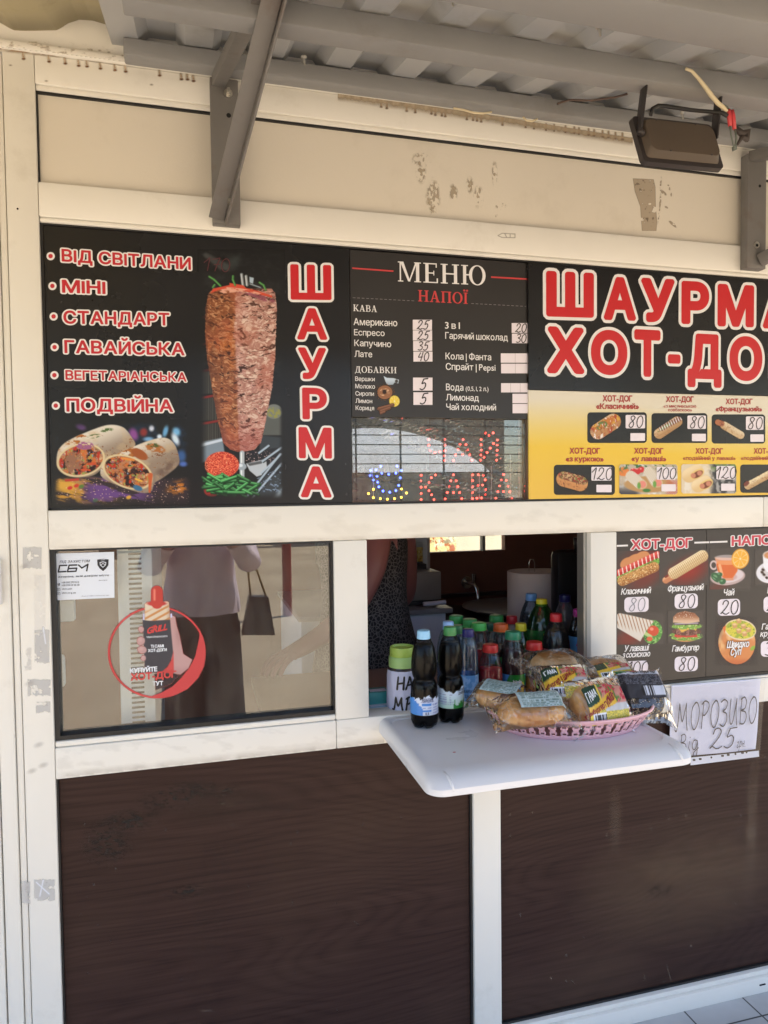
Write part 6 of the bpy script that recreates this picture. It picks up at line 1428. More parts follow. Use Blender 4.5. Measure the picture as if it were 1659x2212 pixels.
bottle('green-capped juice bottle just right of the backmost left one', **G(746, 593, 650, 90, 130, 0.25, CZ), kind='juice', shell=petc, cap=capm('mid_green', (66, 164, 78)), drink_mat=jp, level=0.6)
bottle('light green-capped bottle with red juice behind the navy cap', **G(806, 617, 668, 94, 130, 0.18, CZ), kind='juice', shell=petc, cap=capm('light_green', (84, 190, 84)), drink_mat=jr, level=0.62)
bottle('bright green-capped juice bottle at the back centre, left of the small red cap', **G(920, 568, 620, 88, 124, 0.33, CZ), kind='juice', shell=petc, cap=capm('vivid_green', (58, 154, 72)), drink_mat=jw, level=0.6)
bottle('dark green-capped bottle squeezed behind the orange-capped one', **G(880, 620, 672, 76, 116, 0.27, CZ), kind='juice', shell=petc, cap=capm('bottle_green', (24, 88, 66)), drink_mat=jw, level=0.68)
bottle('orange-capped bottle of dark juice with a blue label', **G(949, 623, 676, 92, 124, 0.20, CZ), kind='juice', shell=petc, cap=capm('orange', (226, 106, 44)), drink_mat=jw, level=0.68, band=(0.1, 0.52, leafy((96, 170, 216), (60, 140, 60), (230, 190, 60))))
bottle('small red-capped clear bottle behind the orange and yellow caps', **G(1020, 572, 626, 68, 104, 0.33, CZ), kind='soda', shell=petc, cap=capm('deep_red', (190, 40, 44)), drink_mat=dk_, level=0.45)
bottle('small green soda bottle with yellow cap beside the big green one', **G(1079, 620, 672, 68, 118, 0.21, CZ), kind='soda', shell=petg, cap=capm('yellow', (232, 216, 50)), band=(0.2, 0.5, plain((40, 120, 50), (226, 232, 226), 0.62, 90)))
bottle('short bottle of red juice with red cap, in front', **G(880, 758, 812, 96, 152, 0.075, CZ), kind='juice', shell=petc, cap=capm('red', (214, 56, 48)), drink_mat=jr, level=0.64)
bottle('dark juice bottle with teal green cap and blue leafy label', **G(1028, 672, 728, 98, 146, 0.085, CZ), kind='juice', shell=petc, cap=capm('teal_green', (48, 136, 92)), drink_mat=jw, level=0.76, band=(0.05, 0.40, leafy((86, 160, 220), (40, 140, 50), (240, 200, 60))), texts=(('biola', -0.002, 0.62, 0.010, lwhite, 0.06, 0.9),))
bottle('short red-capped bottle of orange juice behind the bread bags', **G(1166, 740, 796, 98, 124, 0.08, CZ), kind='juice', shell=petc, cap=capm('warm_red', (210, 50, 44)), drink_mat=jo, level=0.66)
bottle('tall clear bottle with light blue cap in front of the paper towel roll', **G(1148, 426, 476, 68, 150, 0.40, CZ), kind='soda', shell=petb, cap=capm('light_blue', (124, 178, 220)), drink_mat=dk_, level=0.74)
bottle('big green soda bottle with yellow cap, the tallest green one', **G(1216, 461, 512, 68, 186, 0.28, CZ), kind='soda', shell=petg, cap=capm('lemon', (236, 220, 44)), band=(0.30, 0.62, plain((44, 128, 52), (30, 100, 42), 0.5, 60)), texts=(('М', 0.012, 0.15, 0.02, lwhite, 0.1, 1.0), ('Сокова', -0.004, 0.82, 0.006, lyellow, 0.1, 0.9)))
bottle('cola bottle with red cap and red label behind the bread', **G(1310, 557, 612, 72, 166, 0.14, CZ), kind='soda', shell=petc, cap=capm('cola_red', (208, 40, 46)), drink_mat=dk_, level=0.80, band=(0.34, 0.56, plain((198, 32, 40), (236, 224, 220), 0.66, 70)))
bottle('tall smoky grey bottle with navy cap by the window jamb', **G(1368, 434, 484, 66, 130, 0.42, CZ), kind='soda', shell=petgrey, cap=capm('dark_navy', (44, 42, 96)))
bottle('dark iced tea bottle with magenta cap at the window jamb', **G(1468, 528, 580, 84, 158, 0.17, CZ), kind='juice', shell=petc, cap=capm('magenta', (186, 44, 130)), drink_mat=dk_, level=0.80, band=(0.30, 0.66, leafy((104, 176, 224), (206, 60, 140), (220, 70, 120))), texts=(('biola', 0.0, 0.42, 0.010, lwhite, 0.05, 0.9), ('ICE', 0.006, 0.12, 0.014, lwhite, 0.1, 0.9)))

# tip jar
JR = thing('jar', 'plastic tip jar with lime green lid and a handwritten paper wrap', 'jar', tuple(P(*T7(300, 1095), 0.065)))
jx = float(P(*T7(306, 1000), 0.065)[0]); jz = CZ; jt = float(P(*T7(306, 770), 0.065)[2]); jrad = float(P(*T7(402, 1000), 0.065)[0] - P(*T7(210, 1000), 0.065)[0]) / 2; JH = jt - jz
lime = mat('lime_lid', A(164, 200, 118), 0.4, var=0.06, vscale=20); lime2 = mat('lime_lid_top', A(172, 200, 88), 0.4)
b = MB(); b.lathe([(0.0003, 0.001), (jrad * 0.9, 0.001), (jrad * 0.97, 0.006), (jrad, 0.02), (jrad, JH * 0.55), (jrad * 0.93, JH * 0.68), (jrad * 0.85, JH * 0.72), (jrad * 0.85, JH * 0.8)], (jx, 0.065, jz), 36)
b.build('glass', petc, JR, smooth='all')
b = MB(); b.lathe([(jrad * 0.86, JH * 0.695), (jrad * 0.885, JH * 0.70), (jrad * 0.885, JH * 0.84), (jrad * 0.85, JH * 0.86)], (jx, 0.065, jz), 36); b.lathe([(jrad * 0.80, JH * 0.86), (jrad * 0.815, JH * 0.865), (jrad * 0.80, JH * 0.965), (jrad * 0.77, JH), (jrad * 0.70, JH), (jrad * 0.66, JH * 0.97), (0.0003, JH * 0.965)], (jx, 0.065, jz), 36, mi=1)
b.build('lid', [lime, lime2], JR, smooth=True)
b = MB(); n = 60; vs = []; 
for j, z in enumerate(np.linspace(0.004, JH * 0.66, 8)):
    for k in range(n + 1):
        a = -math.pi / 2 - 1.9 + 3.8 * k / n; rr = float(np.interp(z, [0, 0.02, JH * 0.55, JH * 0.7], [jrad * 0.97, jrad, jrad, jrad * 0.9])) + 0.0012 + 0.0007 * math.sin(k * 0.7 + j * 0.8)
        vs.append((jx + rr * math.cos(a), 0.065 + rr * math.sin(a), jz + z))
b.add(vs, [(j * (n + 1) + k, j * (n + 1) + k + 1, (j + 1) * (n + 1) + k + 1, (j + 1) * (n + 1) + k) for j in range(7) for k in range(n)])
wrap_ = b.build('paper_wrap', mat('wrap_paper', A(206, 206, 220), 0.6, bump=0.2, bscale=60), JR, smooth='all', fix=False)
mb = MB()
for t_, zz, u0, cp in (('НА', JH * 0.40, -0.004, 0.032), ('МРі', JH * 0.09, -0.006, 0.032)):
    V, F, w = pen(t_, 0.085); vs = []
    for p in V:
        a = -math.pi / 2 + (u0 + (p[0] - w / 2) * cp * 0.95) / jrad; z = zz + p[1] * cp; rr = float(np.interp(z, [0, 0.02, JH * 0.55, JH * 0.7], [jrad * 0.97, jrad, jrad, jrad * 0.9])) + 0.0032
        vs.append((jx + rr * math.cos(a), 0.065 + rr * math.sin(a), jz + z))
    mb.add(vs, F)
mb.build('handwriting', mat('black_marker', (0.012, 0.012, 0.014), 0.5), wrap_, fix=False)

# ---------------------------------------------------------------- basket with bagged bread
BX, BY, BA, BB, BROT = 0.868, -0.178, 0.203, 0.122, R(-9)
BK = thing('bread_basket', 'shallow oval pink plastic basket with cross shaped holes on the shelf', 'basket', (BX, BY, TOPZ))
pink = mat('pink_plastic', A(242, 186, 182), 0.35)
def bpt(a, s, z): x, y = BA * s * math.cos(a), BB * s * math.sin(a); return (BX + x * math.cos(BROT) - y * math.sin(BROT), BY + x * math.sin(BROT) + y * math.cos(BROT), TOPZ + z)
NA, NZ, BH = 528, 18, 0.047
vs = []; fs = []
for j in range(NZ + 1):
    t = j / NZ
    for k in range(NA): vs.append(bpt(2 * math.pi * k / NA, 0.80 + 0.19 * t ** 0.8, 0.001 + BH * t))
for j in range(NZ):
    for k in range(NA):
        cu = (k % 12) - 5.5; cv = j - 9.0
        cross = (abs(cu) < 1.6 and abs(cv) < 5.2) or (abs(cv) < 1.6 and abs(cu) < 2.6) or (abs(cv) > 3.4 and abs(cv) < 5.6 and abs(cu - math.copysign(0.8, cv)) < 1.8)
        dot = abs(abs(cu) - 5.0) < 0.8 and abs(abs(cv) - 3.5) < 0.6
        if cross or dot: continue
        fs.append((j * NA + k, j * NA + (k + 1) % NA, (j + 1) * NA + (k + 1) % NA, (j + 1) * NA + k))
n0 = len(vs); vs.append((BX, BY, TOPZ + 0.001)); fs += [(n0, k, (k + 1) % NA) for k in range(0, NA)]
b = MB(); b.add(vs, fs); bo_ = b.build('side_wall', pink, BK, smooth='all', fix=True)
md = bo_.modifiers.new('thick', 'SOLIDIFY'); md.thickness = 0.0022; md.offset = 0
b = MB(); rim = [bpt(2 * math.pi * k / 96, 1.0, BH + 0.001) for k in range(97)]; b.tube(rim, 0.0034, 8, cap=False); b.build('rim', pink, BK, smooth='all')
bagm = clear('bread_bag_film', (0.97, 0.97, 0.96), refl=0.05, facing=1.0, rough=0.05, body=0.012, bodycol=(0.9, 0.9, 0.9), ior=1.4, crease_glint=0.34)
def breadmat(name, c1, c2, seeds=None, rough=0.5):
    m = mat(name, A(*c1), rough, bump=0.35, bscale=90)
    nt = m.node_tree; N = nt.nodes; L = nt.links; b = N['Principled BSDF']; tc = N.new('ShaderNodeTexCoord')
    nz = N.new('ShaderNodeTexNoise'); nz.inputs['Scale'].default_value = 26; nz.inputs['Detail'].default_value = 6; L.new(tc.outputs['Object'], nz.inputs['Vector'])
    rp = N.new('ShaderNodeValToRGB'); e = rp.color_ramp.elements; e[0].position = 0.36; e[0].color = (*A(*c1), 1); e[1].position = 0.62; e[1].color = (*A(*c2), 1); L.new(nz.outputs[0], rp.inputs[0])
    L.new(rp.outputs[0], b.inputs['Base Color']); return m
crust = breadmat('bread_crust', (206, 136, 66), (238, 180, 104)); crust2 = breadmat('burger_crust', (206, 136, 72), (240, 186, 112)); crust3 = breadmat('light_crust', (214, 160, 100), (244, 206, 152)); darkb = breadmat('black_bun_crust', (38, 30, 28), (56, 44, 40))
seedm = mat('sesame', A(206, 178, 130), 0.5)
def pn(x, y, z, s): return float(fbm(np.array(x * 1.0 + z * 0.7), np.array(y * 1.0 - z * 0.5), s, 3)) - 0.5
def orient(yaw, tilt, roll=0.0): return Matrix.Rotation(yaw, 3, 'Z') @ Matrix.Rotation(tilt, 3, 'X') @ Matrix.Rotation(roll, 3, 'Y')
PACK_G = 'bagged bread rolls in the pink basket'
def pack(label, px, py, y, dims, M, mt, seed, kind='dome', lab_=None, bagw=1.0, ends=1.25, seeds=False):
    c = Vector(P(*TB(px, py), y)); a, b_, h = [d * 1.10 for d in dims]
    PK = thing('bread_pack', label, 'bread roll', tuple(c), PACK_G)
    n, m = 40, 20; vs = []; fs = []
    for j in range(m + 1):
        p = -math.pi / 2 + math.pi * j / m
        for k in range(n):
            t = 2 * math.pi * k / n; cz = math.sin(p); cr_ = math.cos(p)
            if kind == 'dome': zz = h * (cz if cz > 0 else cz * 0.45); cr2 = cr_ ** 0.55
            else: zz = h * cz * (1 if cz > 0 else 0.8); cr2 = cr_ ** 0.8
            xx, yy_ = a * cr2 * math.cos(t), b_ * cr2 * math.sin(t)
            k2 = 1 + 0.10 * pn(xx * 40, yy_ * 40, zz * 40, seed)
            vs.append(M @ Vector((xx * k2, yy_ * k2, zz * k2)) + c)
    for j in range(m):
        for k in range(n): fs.append((j * n + k, j * n + (k + 1) % n, (j + 1) * n + (k + 1) % n, (j + 1) * n + k))
    bb = MB(); bb.add(vs, fs); ro = bb.build('roll', mt, PK, smooth='all')
    if seeds:
        r3 = random.Random(seed); bb = MB()
        for _ in range(330):
            t = r3.uniform(0, 2 * math.pi); p = math.asin(r3.uniform(0.05, 1)); cr2 = math.cos(p) ** 0.55
            q0 = Vector((a * cr2 * math.cos(t) * 1.012, b_ * cr2 * math.sin(t) * 1.012, h * math.sin(p) * 1.012))
            bb.ball(M @ q0 + c, (0.0016, 0.0012, 0.0011), 3)
        o_ = bb.build('sesame_seeds', seedm, ro); o_['kind'] = 'stuff'
    # bag: a pillow of film, flattened and flared at both ends
    ns, nt_ = 64, 36; vs = []; fs = []
    def bagpt(s_, t, lift=0.0):
        e = max(0.0, (abs(s_) - 0.62) / 0.38); th = (1 - e) ** 0.7 if e < 1 else 0.0
        wid = b_ * 1.12 * bagw * (1 + 0.22 * e); tz = (h * 1.10 * max(th, 0.02))
        zc = -h * 0.25 * e
        x_ = a * ends * s_; y_ = wid * math.copysign(abs(math.cos(t)) ** 0.7, math.cos(t)); st_ = math.sin(t); z_ = tz * math.copysign(abs(st_) ** 0.85, st_) * (1 if st_ > 0 else 0.5) + zc
        w1 = pn(x_ * 55 + t * 0.8, y_ * 30, z_ * 40, seed + 5); w2 = abs(pn(x_ * 26 - y_ * 40, t * 2.0, z_ * 20, seed + 9))
        w3 = abs(pn(x_ * 90 + y_ * 30, t * 3.0, z_ * 60, seed + 17)); k2 = 1.03 + 0.24 * w1 * (0.4 + e) - 0.22 * w2 * (0.3 + e) - 0.16 * w3 * (0.5 + e) + lift
        return Vector((x_ + 0.006 * w1 * e, y_ * k2, z_ * k2 + 0.034 * w1 * e))
    for i in range(ns + 1):
        s_ = -1 + 2 * i / ns
        for k in range(nt_): vs.append(M @ bagpt(s_, 2 * math.pi * k / nt_) + c)
    for i in range(ns):
        for k in range(nt_): fs.append((i * nt_ + k, i * nt_ + (k + 1) % nt_, (i + 1) * nt_ + (k + 1) % nt_, (i + 1) * nt_ + k))
    bb = MB(); bb.add(vs, fs); bb.build('bag', bagm, PK, smooth=False)
    if lab_:
        s0, s1, t0, t1, fn, texts = lab_
        U, V = np.meshgrid(np.linspace(0, 1, 60), np.linspace(0, 1, 44)); co = []
        for u_, v_ in zip(U.ravel(), V.ravel()): co.append(tuple(M @ bagpt(s0 + (s1 - s0) * u_, t0 + (t1 - t0) * v_, 0.035) + c))
        colr, al = fn(U, V); idx = np.arange(60 * 44).reshape(44, 60)
        f = np.stack([idx[:-1, :-1], idx[:-1, 1:], idx[1:, 1:], idx[1:, :-1]], -1).reshape(-1, 4); f = f[al.reshape(-1)[f].max(1) > 0.4]
        me = bpy.data.meshes.new('label'); me.from_pydata(co, [], f.tolist())
        at = me.color_attributes.new('ink', 'FLOAT_COLOR', 'POINT'); at.data.foreach_set('color', np.concatenate([A_np(colr.reshape(-1, 3)), al.reshape(-1, 1)], 1).astype(np.float32).ravel())
        lo = link('label', me, printmat('label_film', 0.3, alpha=True), PK, smooth=True)
        mb = MB(); ms = []
        for tx, u0, v0, cap_, m_, rot in texts:
            W_, F, w = word(tx, 0.04); vs2 = []
            for p in W_:
                du, dv = (p[0] - w / 2) * cap_ * 0.62, p[1] * cap_; uu_, vv2 = u0 + du * math.cos(rot) - dv * math.sin(rot) * 0.7, v0 + du * math.sin(rot) * 1.4 + dv * math.cos(rot)
                vs2.append(M @ bagpt(s0 + (s1 - s0) * uu_, t0 + (t1 - t0) * vv2, 0.06) + c)
            if m_ not in ms: ms.append(m_)
            mb.add(vs2, F, ms.index(m_))
        if ms: mb.build('label_lettering', ms, lo, fix=False)
    return PK
def lab_green(U, V):
    c = np.zeros(U.shape + (3,)) + np.array((190, 208, 200.)); tx = (vn(U * 60, np.floor(V * 14), 2) > 0.4) & ((V * 14) % 1 > 0.45) & (U > 0.06) & (U < 0.94)
    c = np.where(tx[..., None], np.array((120, 146, 134.)), c); c = np.where(((V > 0.86) & (U < 0.3))[..., None], np.array((70, 130, 84.)), c); return c, np.ones(U.shape)
def lab_burger(bar):
    def fn(U, V):
        arc = V < 0.98 - 0.5 * np.abs(U - 0.45) ** 2.2
        c = np.zeros(U.shape + (3,)) + np.array((232, 206, 70.))
        k = vn(U * 70, V * 60, 4) > 0.45; c = np.where((k & (U > 0.3) & (V < 0.6))[..., None], np.array((176, 164, 60.)), c)
        c = np.where(((V > 0.42) & (V < 0.62) & (U > 0.42))[..., None], np.array((200, 196, 186.)), c); c = np.where(((V > 0.6) & (U > 0.4))[..., None], np.array((206, 140, 120.)), c)
        c = np.where(((V > 0.62) & (U > 0.42) & (fbm(U * 9, V * 9, 6) > 0.5))[..., None], np.array((196, 54, 70.)), c); c = np.where(((V > 0.62) & (U > 0.42) & (fbm(U * 12, V * 12, 9) > 0.6))[..., None], np.array((90, 130, 60.)), c)
        c = np.where(((U < 0.36) & (V > 0.56))[..., None], np.array((34, 66, 48.)), c)
        band = np.abs(V - (0.46 + 0.30 * U)) < 0.09; c = np.where((band & (U < 0.75))[..., None], np.array((236, 186, 60.)), c)
        bc = (U > 0.08) & (U < 0.42) & (V > 0.06) & (V < 0.40); c = np.where(bc[..., None], np.array((230, 230, 230.)), c); c = np.where((bc & (V > 0.16) & (V < 0.36) & (vn(U * 90, U * 0, 7) > 0.5))[..., None], np.array((40, 40, 40.)), c)
        return c, arc.astype(float)
    return fn
def lab_dark(U, V):
    c = np.zeros(U.shape + (3,)) + np.array((58, 58, 62.)); tx = (vn(U * 60, np.floor(V * 22), 2) > 0.45) & ((V * 22) % 1 > 0.5) & (V < 0.6) & (V > 0.22); c = np.where(tx[..., None], np.array((120, 120, 124.)), c)
    c = np.where(((V > 0.62) & (V < 0.84))[..., None], np.array((216, 216, 216.)), c); c = np.where(((V > 0.70) & (U < 0.22))[..., None], np.array((50, 130, 66.)), c); c = np.where(((V > 0.84) & (U > 0.22))[..., None], np.array((60, 44, 44.)), c); c = np.where(((V > 0.86) & (U > 0.3) & (fbm(U * 10, V * 10, 3) > 0.5))[..., None], np.array((170, 80, 70.)), c)
    bc = (U > 0.42) & (U < 0.95) & (V > 0.06) & (V < 0.2); c = np.where(bc[..., None], np.array((226, 226, 226.)), c); c = np.where((bc & (U < 0.7) & (vn(U * 110, U * 0, 7) > 0.5))[..., None], np.array((40, 40, 40.)), c); return c, np.ones(U.shape)
lgold = mat('label_dark_red', A(150, 40, 40), 0.4)
PI2 = math.pi / 2
pack('bagged plain bun with green label tucked behind the front long bun', 150, 935, -0.125, (0.060, 0.034, 0.030), orient(R(-48), R(14)), crust, 11, 'loaf', (-0.50, 0.62, PI2 + 0.55, PI2 - 0.75, lab_green, ()))
pack('bagged golden long bun with pale green label at the basket front left', 400, 1045, -0.252, (0.072, 0.036, 0.029), orient(R(-8), R(24)), crust, 21, 'loaf', (-0.35, 0.72, PI2 + 0.35, PI2 - 0.85, lab_green, ()))
pack('bagged pale round bun lying topmost at the back of the basket', 585, 668, -0.105, (0.056, 0.046, 0.028), orient(R(6), R(8)), crust3, 31, 'dome', None, ends=1.45)
pack('bagged burger bun with yellow label in the middle, under the topmost bun', 660, 845, -0.175, (0.056, 0.045, 0.032), orient(R(-10), R(44)), crust2, 41, 'dome', (-0.72, 0.62, PI2 + 0.75, PI2 - 0.55, lab_burger(0), (('ГАМА', 0.19, 0.68, 0.12, lwhite, 0.2), ('Гамбургер з шинкою', 0.34, 0.5, 0.11, lgold, 0.3))))
pack('bagged burger bun with big yellow label at the front centre of the basket', 925, 990, -0.235, (0.062, 0.050, 0.036), orient(R(4), R(52)), crust2, 51, 'dome', (-0.62, 0.60, PI2 + 0.95, PI2 - 0.45, lab_burger(1), (('ГАМА', 0.19, 0.68, 0.12, lwhite, 0.2), ('Гамбургер гурман', 0.34, 0.5, 0.11, lgold, 0.3))))
pack('bagged striped bun with yellow label at the far right back of the basket', 1000, 735, -0.10, (0.058, 0.042, 0.030), orient(R(4), R(20)), crust2, 61, 'dome', (-0.6, 0.5, PI2 + 0.95, PI2 + 0.0, lab_burger(2), ()), ends=1.4)
pack('bagged black seeded bun with dark label at the right end of the basket', 1290, 930, -0.19, (0.050, 0.052, 0.034), orient(R(-12), R(50)), darkb, 71, 'dome', (-0.75, 0.72, PI2 + 0.15, PI2 - 1.15 + 0.0, lambda U, V: lab_dark(U, V), (('ЧЕК бургер', 0.60, 0.66, 0.12, lblack, 0.0),)), seeds=True, ends=1.3)
# ---------------------------------------------------------------- security card on the left window
YP = 0.0255
SCd = thing('security_notice', 'white security company card with shield in the top left corner of the window', 'notice', tuple(P(*TC(830, 1140), YP)))
s = Sheet(YP); cardw = mat('card_white', A(232, 233, 240), 0.4)
s.poly([(155, 160), (1493, 122), (1503, 1088), (172, 1147)], TC, cardw, 1)
s.build('card', SCd)
ck = mat('card_black', A(34, 34, 38), 0.4); cg = mat('card_grey', A(84, 84, 92), 0.4)
s = Sheet(YP)
s.text('ПІД ЗАХИСТОМ', TC, 350, 360, 975, 340, 50, cg, 0.02, 3, slant=0.25, track=0.1)
for a in ([(510, 404), (350, 412), (322, 545), (490, 536)], [(720, 398), (548, 404), (514, 540), (690, 530), (708, 466), (540, 476)], [(738, 392), (815, 462), (945, 384), (915, 532)]): s.line(TC, a, 30, ck, 3)
for k, p_ in enumerate(((350, 412), (322, 545), (548, 404), (514, 540), (690, 530), (708, 466), (815, 462), (945, 384))): s.disc(TC, *p_, 15, 15, ck, 3.3 + 0.05 * k)
s.text('охорона, якій довіряє місто', TC, 316, 668, 1380, 632, 36, ck, 0.03, 3, slant=0.25, track=0.12)
for t, x0, y0, x1, y1, c in (('+38 050 293 15 12', 388, 786, 760, 776, 34), ('+38 099 141 30 30', 390, 846, 766, 834, 34), ('sbm.uzh', 398, 920, 610, 914, 34), ('sbm.org.ua', 398, 1004, 690, 996, 34), ('sbm.org.ua', 1172, 730, 1352, 724, 20)): s.text(t, TC, x0, y0, x1, y1, c, cg, 0.015, 3)
s.text('Ліцензія МВС України від 2015', TC, 806, 1064, 1390, 1044, 16, cg, 0.0, 3)
s.poly([(1138, 285), (1260, 270), (1380, 283), (1374, 400), (1330, 470), (1264, 528), (1190, 470), (1146, 400)], TC, ck, 3); s.poly([(1190, 340), (1262, 322), (1330, 340), (1322, 400), (1264, 455), (1200, 404)], TC, cardw, 4); s.poly([(1206, 352), (1262, 338), (1314, 352), (1308, 396), (1264, 436), (1214, 398)], TC, ck, 5); s.line(TC, [(1220, 400), (1262, 360), (1306, 398)], 12, cardw, 6); s.text('СБМ', TC, 1216, 300, 1304, 297, 20, cardw, 0.02, 4)
for x, y, r_ in ((332, 806, 30), (331, 916, 30), (331, 1002, 30)):
    if y < 850: s.line(TC, [(306, 790), (320, 826), (352, 832)], 12, cg, 3); s.disc(TC, 340, 800, 16, 20, cg, 3.4)
    else:
        s.rect(TC, x - 31, y - 29, x + 31, y + 29, cg, 3, 14); s.rect(TC, x - 24, y - 22, x + 24, y + 22, cardw, 4, 9)
        if y < 950: s.disc(TC, x, y, 13, 13, cg, 5); s.disc(TC, x, y, 7, 7, cardw, 6)
        else: s.text('f', TC, x - 8, y + 18, x + 10, y + 18, 34, cg, 0.08, 5)
s.build('lettering', SCd)
# ---------------------------------------------------------------- round roll sticker
ST = thing('window_sticker', 'round red ringed sticker of a hand holding a sausage roll on the left window', 'sticker', tuple(P(*TS(752, 1420), YP)))
q = Pic(TS, 285, 350, 1225, 1435, 5.0, (200, 70, 66), 0.0)
o_, _, _, _ = q.ell(752, 992, 457, 430); i_, _, _, _ = q.ell(754, 992, 438, 411)
q.put(o_ * (1 - i_), (204, 62, 58), 1)
q.put(q.poly([(1145, 765), (1185, 850), (1208, 990), (1195, 1120), (1140, 1230), (1040, 1335), (900, 1400), (780, 1420), (690, 1405), (790, 1370), (900, 1310), (980, 1230), (1060, 1130), (1110, 1030), (1135, 920), (1150, 840)]), (206, 66, 62), 1)
skin = (196, 152, 140)
m = q.poly([(872, 662), (900, 646), (925, 660), (938, 740), (965, 830), (985, 930), (1000, 1005), (1085, 1060), (1050, 1140), (975, 1200), (900, 1195), (880, 1000)], 8); q.put(m, skin, 1); q.put(m * ss(900, 960, q.X) * ss(1000, 800, q.Y) * 0.4, (150, 106, 98)); q.put(m * ss(1100, 1190, q.Y) * 0.4, (160, 116, 110))
q.put(q.poly([(622, 630), (640, 625), (640, 720), (620, 720)]), (206, 212, 232), 1); q.put(q.poly([(878, 630), (897, 626), (895, 665), (876, 670)]), (206, 212, 232), 1)
m = q.poly([(638, 540), (660, 522), (845, 515), (866, 522), (878, 690), (640, 702)]); q.put(m, (226, 204, 170), 1); q.put(m * ss(0.1, 0.6, np.sin((q.X * 0.55 + q.Y) * 0.105)) * ss(570, 620, q.Y + 0.3 * (q.X - 700)), (206, 140, 76)); q.put(m * ss(830, 880, q.X) * 0.5, (170, 130, 100))
q.put(q.ell(752, 536, 90, 24)[0], (190, 52, 44), 1); q.put(q.cap(752, 425, 754, 530, 56)[0], (196, 62, 48), 1); q.put(q.cap(730, 410, 730, 500, 10, soft=8)[0], (232, 130, 104))
m = q.poly([(620, 690), (700, 700), (876, 688), (905, 1000), (870, 1100), (800, 1180), (640, 1180), (630, 900)]); q.put(m, (66, 62, 64), 1); q.put(m * ss(640, 620, q.X) * 0.4, (40, 38, 40)); q.put(q.poly([(908, 980), (912, 1196), (770, 1196), (850, 1130), (890, 1060)]), (206, 72, 64), 1)
for a in ((606, 778, 26, 30, 0), (603, 886, 38, 42, 20), (614, 968, 44, 36, 10), (627, 1046, 24, 28, 0)): q.put(q.ell(*a)[0], skin, 1); q.put(q.ell(a[0] - 6, a[1] - 8, a[2] * 0.5, a[3] * 0.4)[0] * 0.5, (216, 178, 166))
m = q.poly([(730, 1195), (800, 1180), (920, 1190), (960, 1210), (880, 1290), (740, 1345)], 8); q.put(m * 0.9, (48, 44, 42), 0.9)
q.build('roll_print', inka, ST, YP, 1)
s = Sheet(YP); sr = mat('sticker_red', A(210, 66, 60), 0.4); sw = mat('sticker_white', A(238, 236, 234), 0.4)
s.text('GRILL', TS, 655, 822, 848, 782, 62, sr, 0.06, 3, slant=0.25); s.text('MR', TS, 716, 762, 752, 754, 22, sr, 0.05, 3)
s.text("ТІЛЬКИ СПРАВЖНЄ М'ЯСО", TS, 656, 858, 852, 848, 15, sw, 0.02, 3)
s.text('ТІ САМІ', TS, 696, 950, 818, 944, 28, sw, 0.06, 3); s.text('ХОТ-ДОГИ', TS, 670, 990, 846, 980, 28, sw, 0.06, 3)
s.text('КУПУЙТЕ', TS, 502, 1186, 758, 1168, 44, sw, 0.06, 3); s.text('ХОТ-ДОГ', TS, 508, 1256, 936, 1226, 64, sr, 0.06, 3); s.text('ТУТ', TS, 712, 1304, 812, 1298, 40, sw, 0.06, 3)
s.build('lettering', ST)
# ---------------------------------------------------------------- handwritten ice cream paper
IC = thing('paper_sign', 'white handwritten paper in a punched sleeve taped right of the shelf', 'paper sign', tuple(P(*T8(1000, 2100), -0.004)))
paper = mat('office_paper', A(226, 224, 236), 0.5, bump=0.15, bscale=25)
c4 = [P(*T8(*p), -0.004) for p in ((652, 1436), (1428, 1376), (1386, 1990), (632, 2060))]
n, m = 24, 18; vs = []
for j in range(m + 1):
    for i in range(n + 1):
        u, v = i / n, j / m; p = (c4[0] * (1 - u) + c4[1] * u) * (1 - v) + (c4[3] * (1 - u) + c4[2] * u) * v
        vs.append((p[0] + 0.0015 * math.sin(v * 5) * (u - 0.5), -0.0035 - 0.006 * (0.5 - 0.5 * math.cos(u * 6.28)) * v - 0.0012 * math.sin(u * 9 + v * 7), p[2]))
def icy(u, v): return -0.0035 - 0.006 * (0.5 - 0.5 * math.cos(u * 6.28)) * v - 0.0012 * math.sin(u * 9 + v * 7)
b = MB(); b.add(vs, [(j * (n + 1) + i, (j + 1) * (n + 1) + i, (j + 1) * (n + 1) + i + 1, j * (n + 1) + i + 1) for j in range(m) for i in range(n)])
b.build('paper', paper, IC, smooth='all', fix=False)
s = Sheet(-0.0115); bm_ = mat('thin_black_pen', A(48, 44, 52), 0.5)
s.pen('МОРОЗИВО', T8, 690, 1836, 1392, 1760, 236, bm_, 0.03, 0, slant=0.02)
s.pen('Від', T8, 722, 2016, 884, 1996, 148, bm_, 0.03, 0, slant=0.0); s.pen('25', T8, 980, 1990, 1200, 1976, 176, bm_, 0.028, 0, slant=0.12); s.pen('грн.', T8, 1216, 1980, 1296, 1968, 90, bm_, 0.04, 0, slant=0.15)
s.build('handwriting', IC)
sl2 = [P(*T8(*p), -0.003) for p in ((790, 2052), (1386, 1992), (1388, 2044), (794, 2118))]
sl3 = [P(*T8(*p), -0.001) for p in ((636, 1440), (1436, 1366), (1386, 2044), (620, 2124))]
b = MB(); b.add([(p[0], -0.0150, p[2]) for p in sl3], [(3, 2, 1, 0)]); b.build('plastic_sleeve', clear('sleeve_film', (0.97, 0.97, 0.97), refl=0.015, facing=0.6, rough=0.1, body=0.02, bump=0.3, bscale=14), IC, fix=False)
b = MB(); b.add([(p[0], -0.0140, p[2]) for p in sl2], [(3, 2, 1, 0)]); st_ = b.build('punched_strip', mat('strip_grey_white', A(226, 226, 226), 0.35), IC, fix=False)
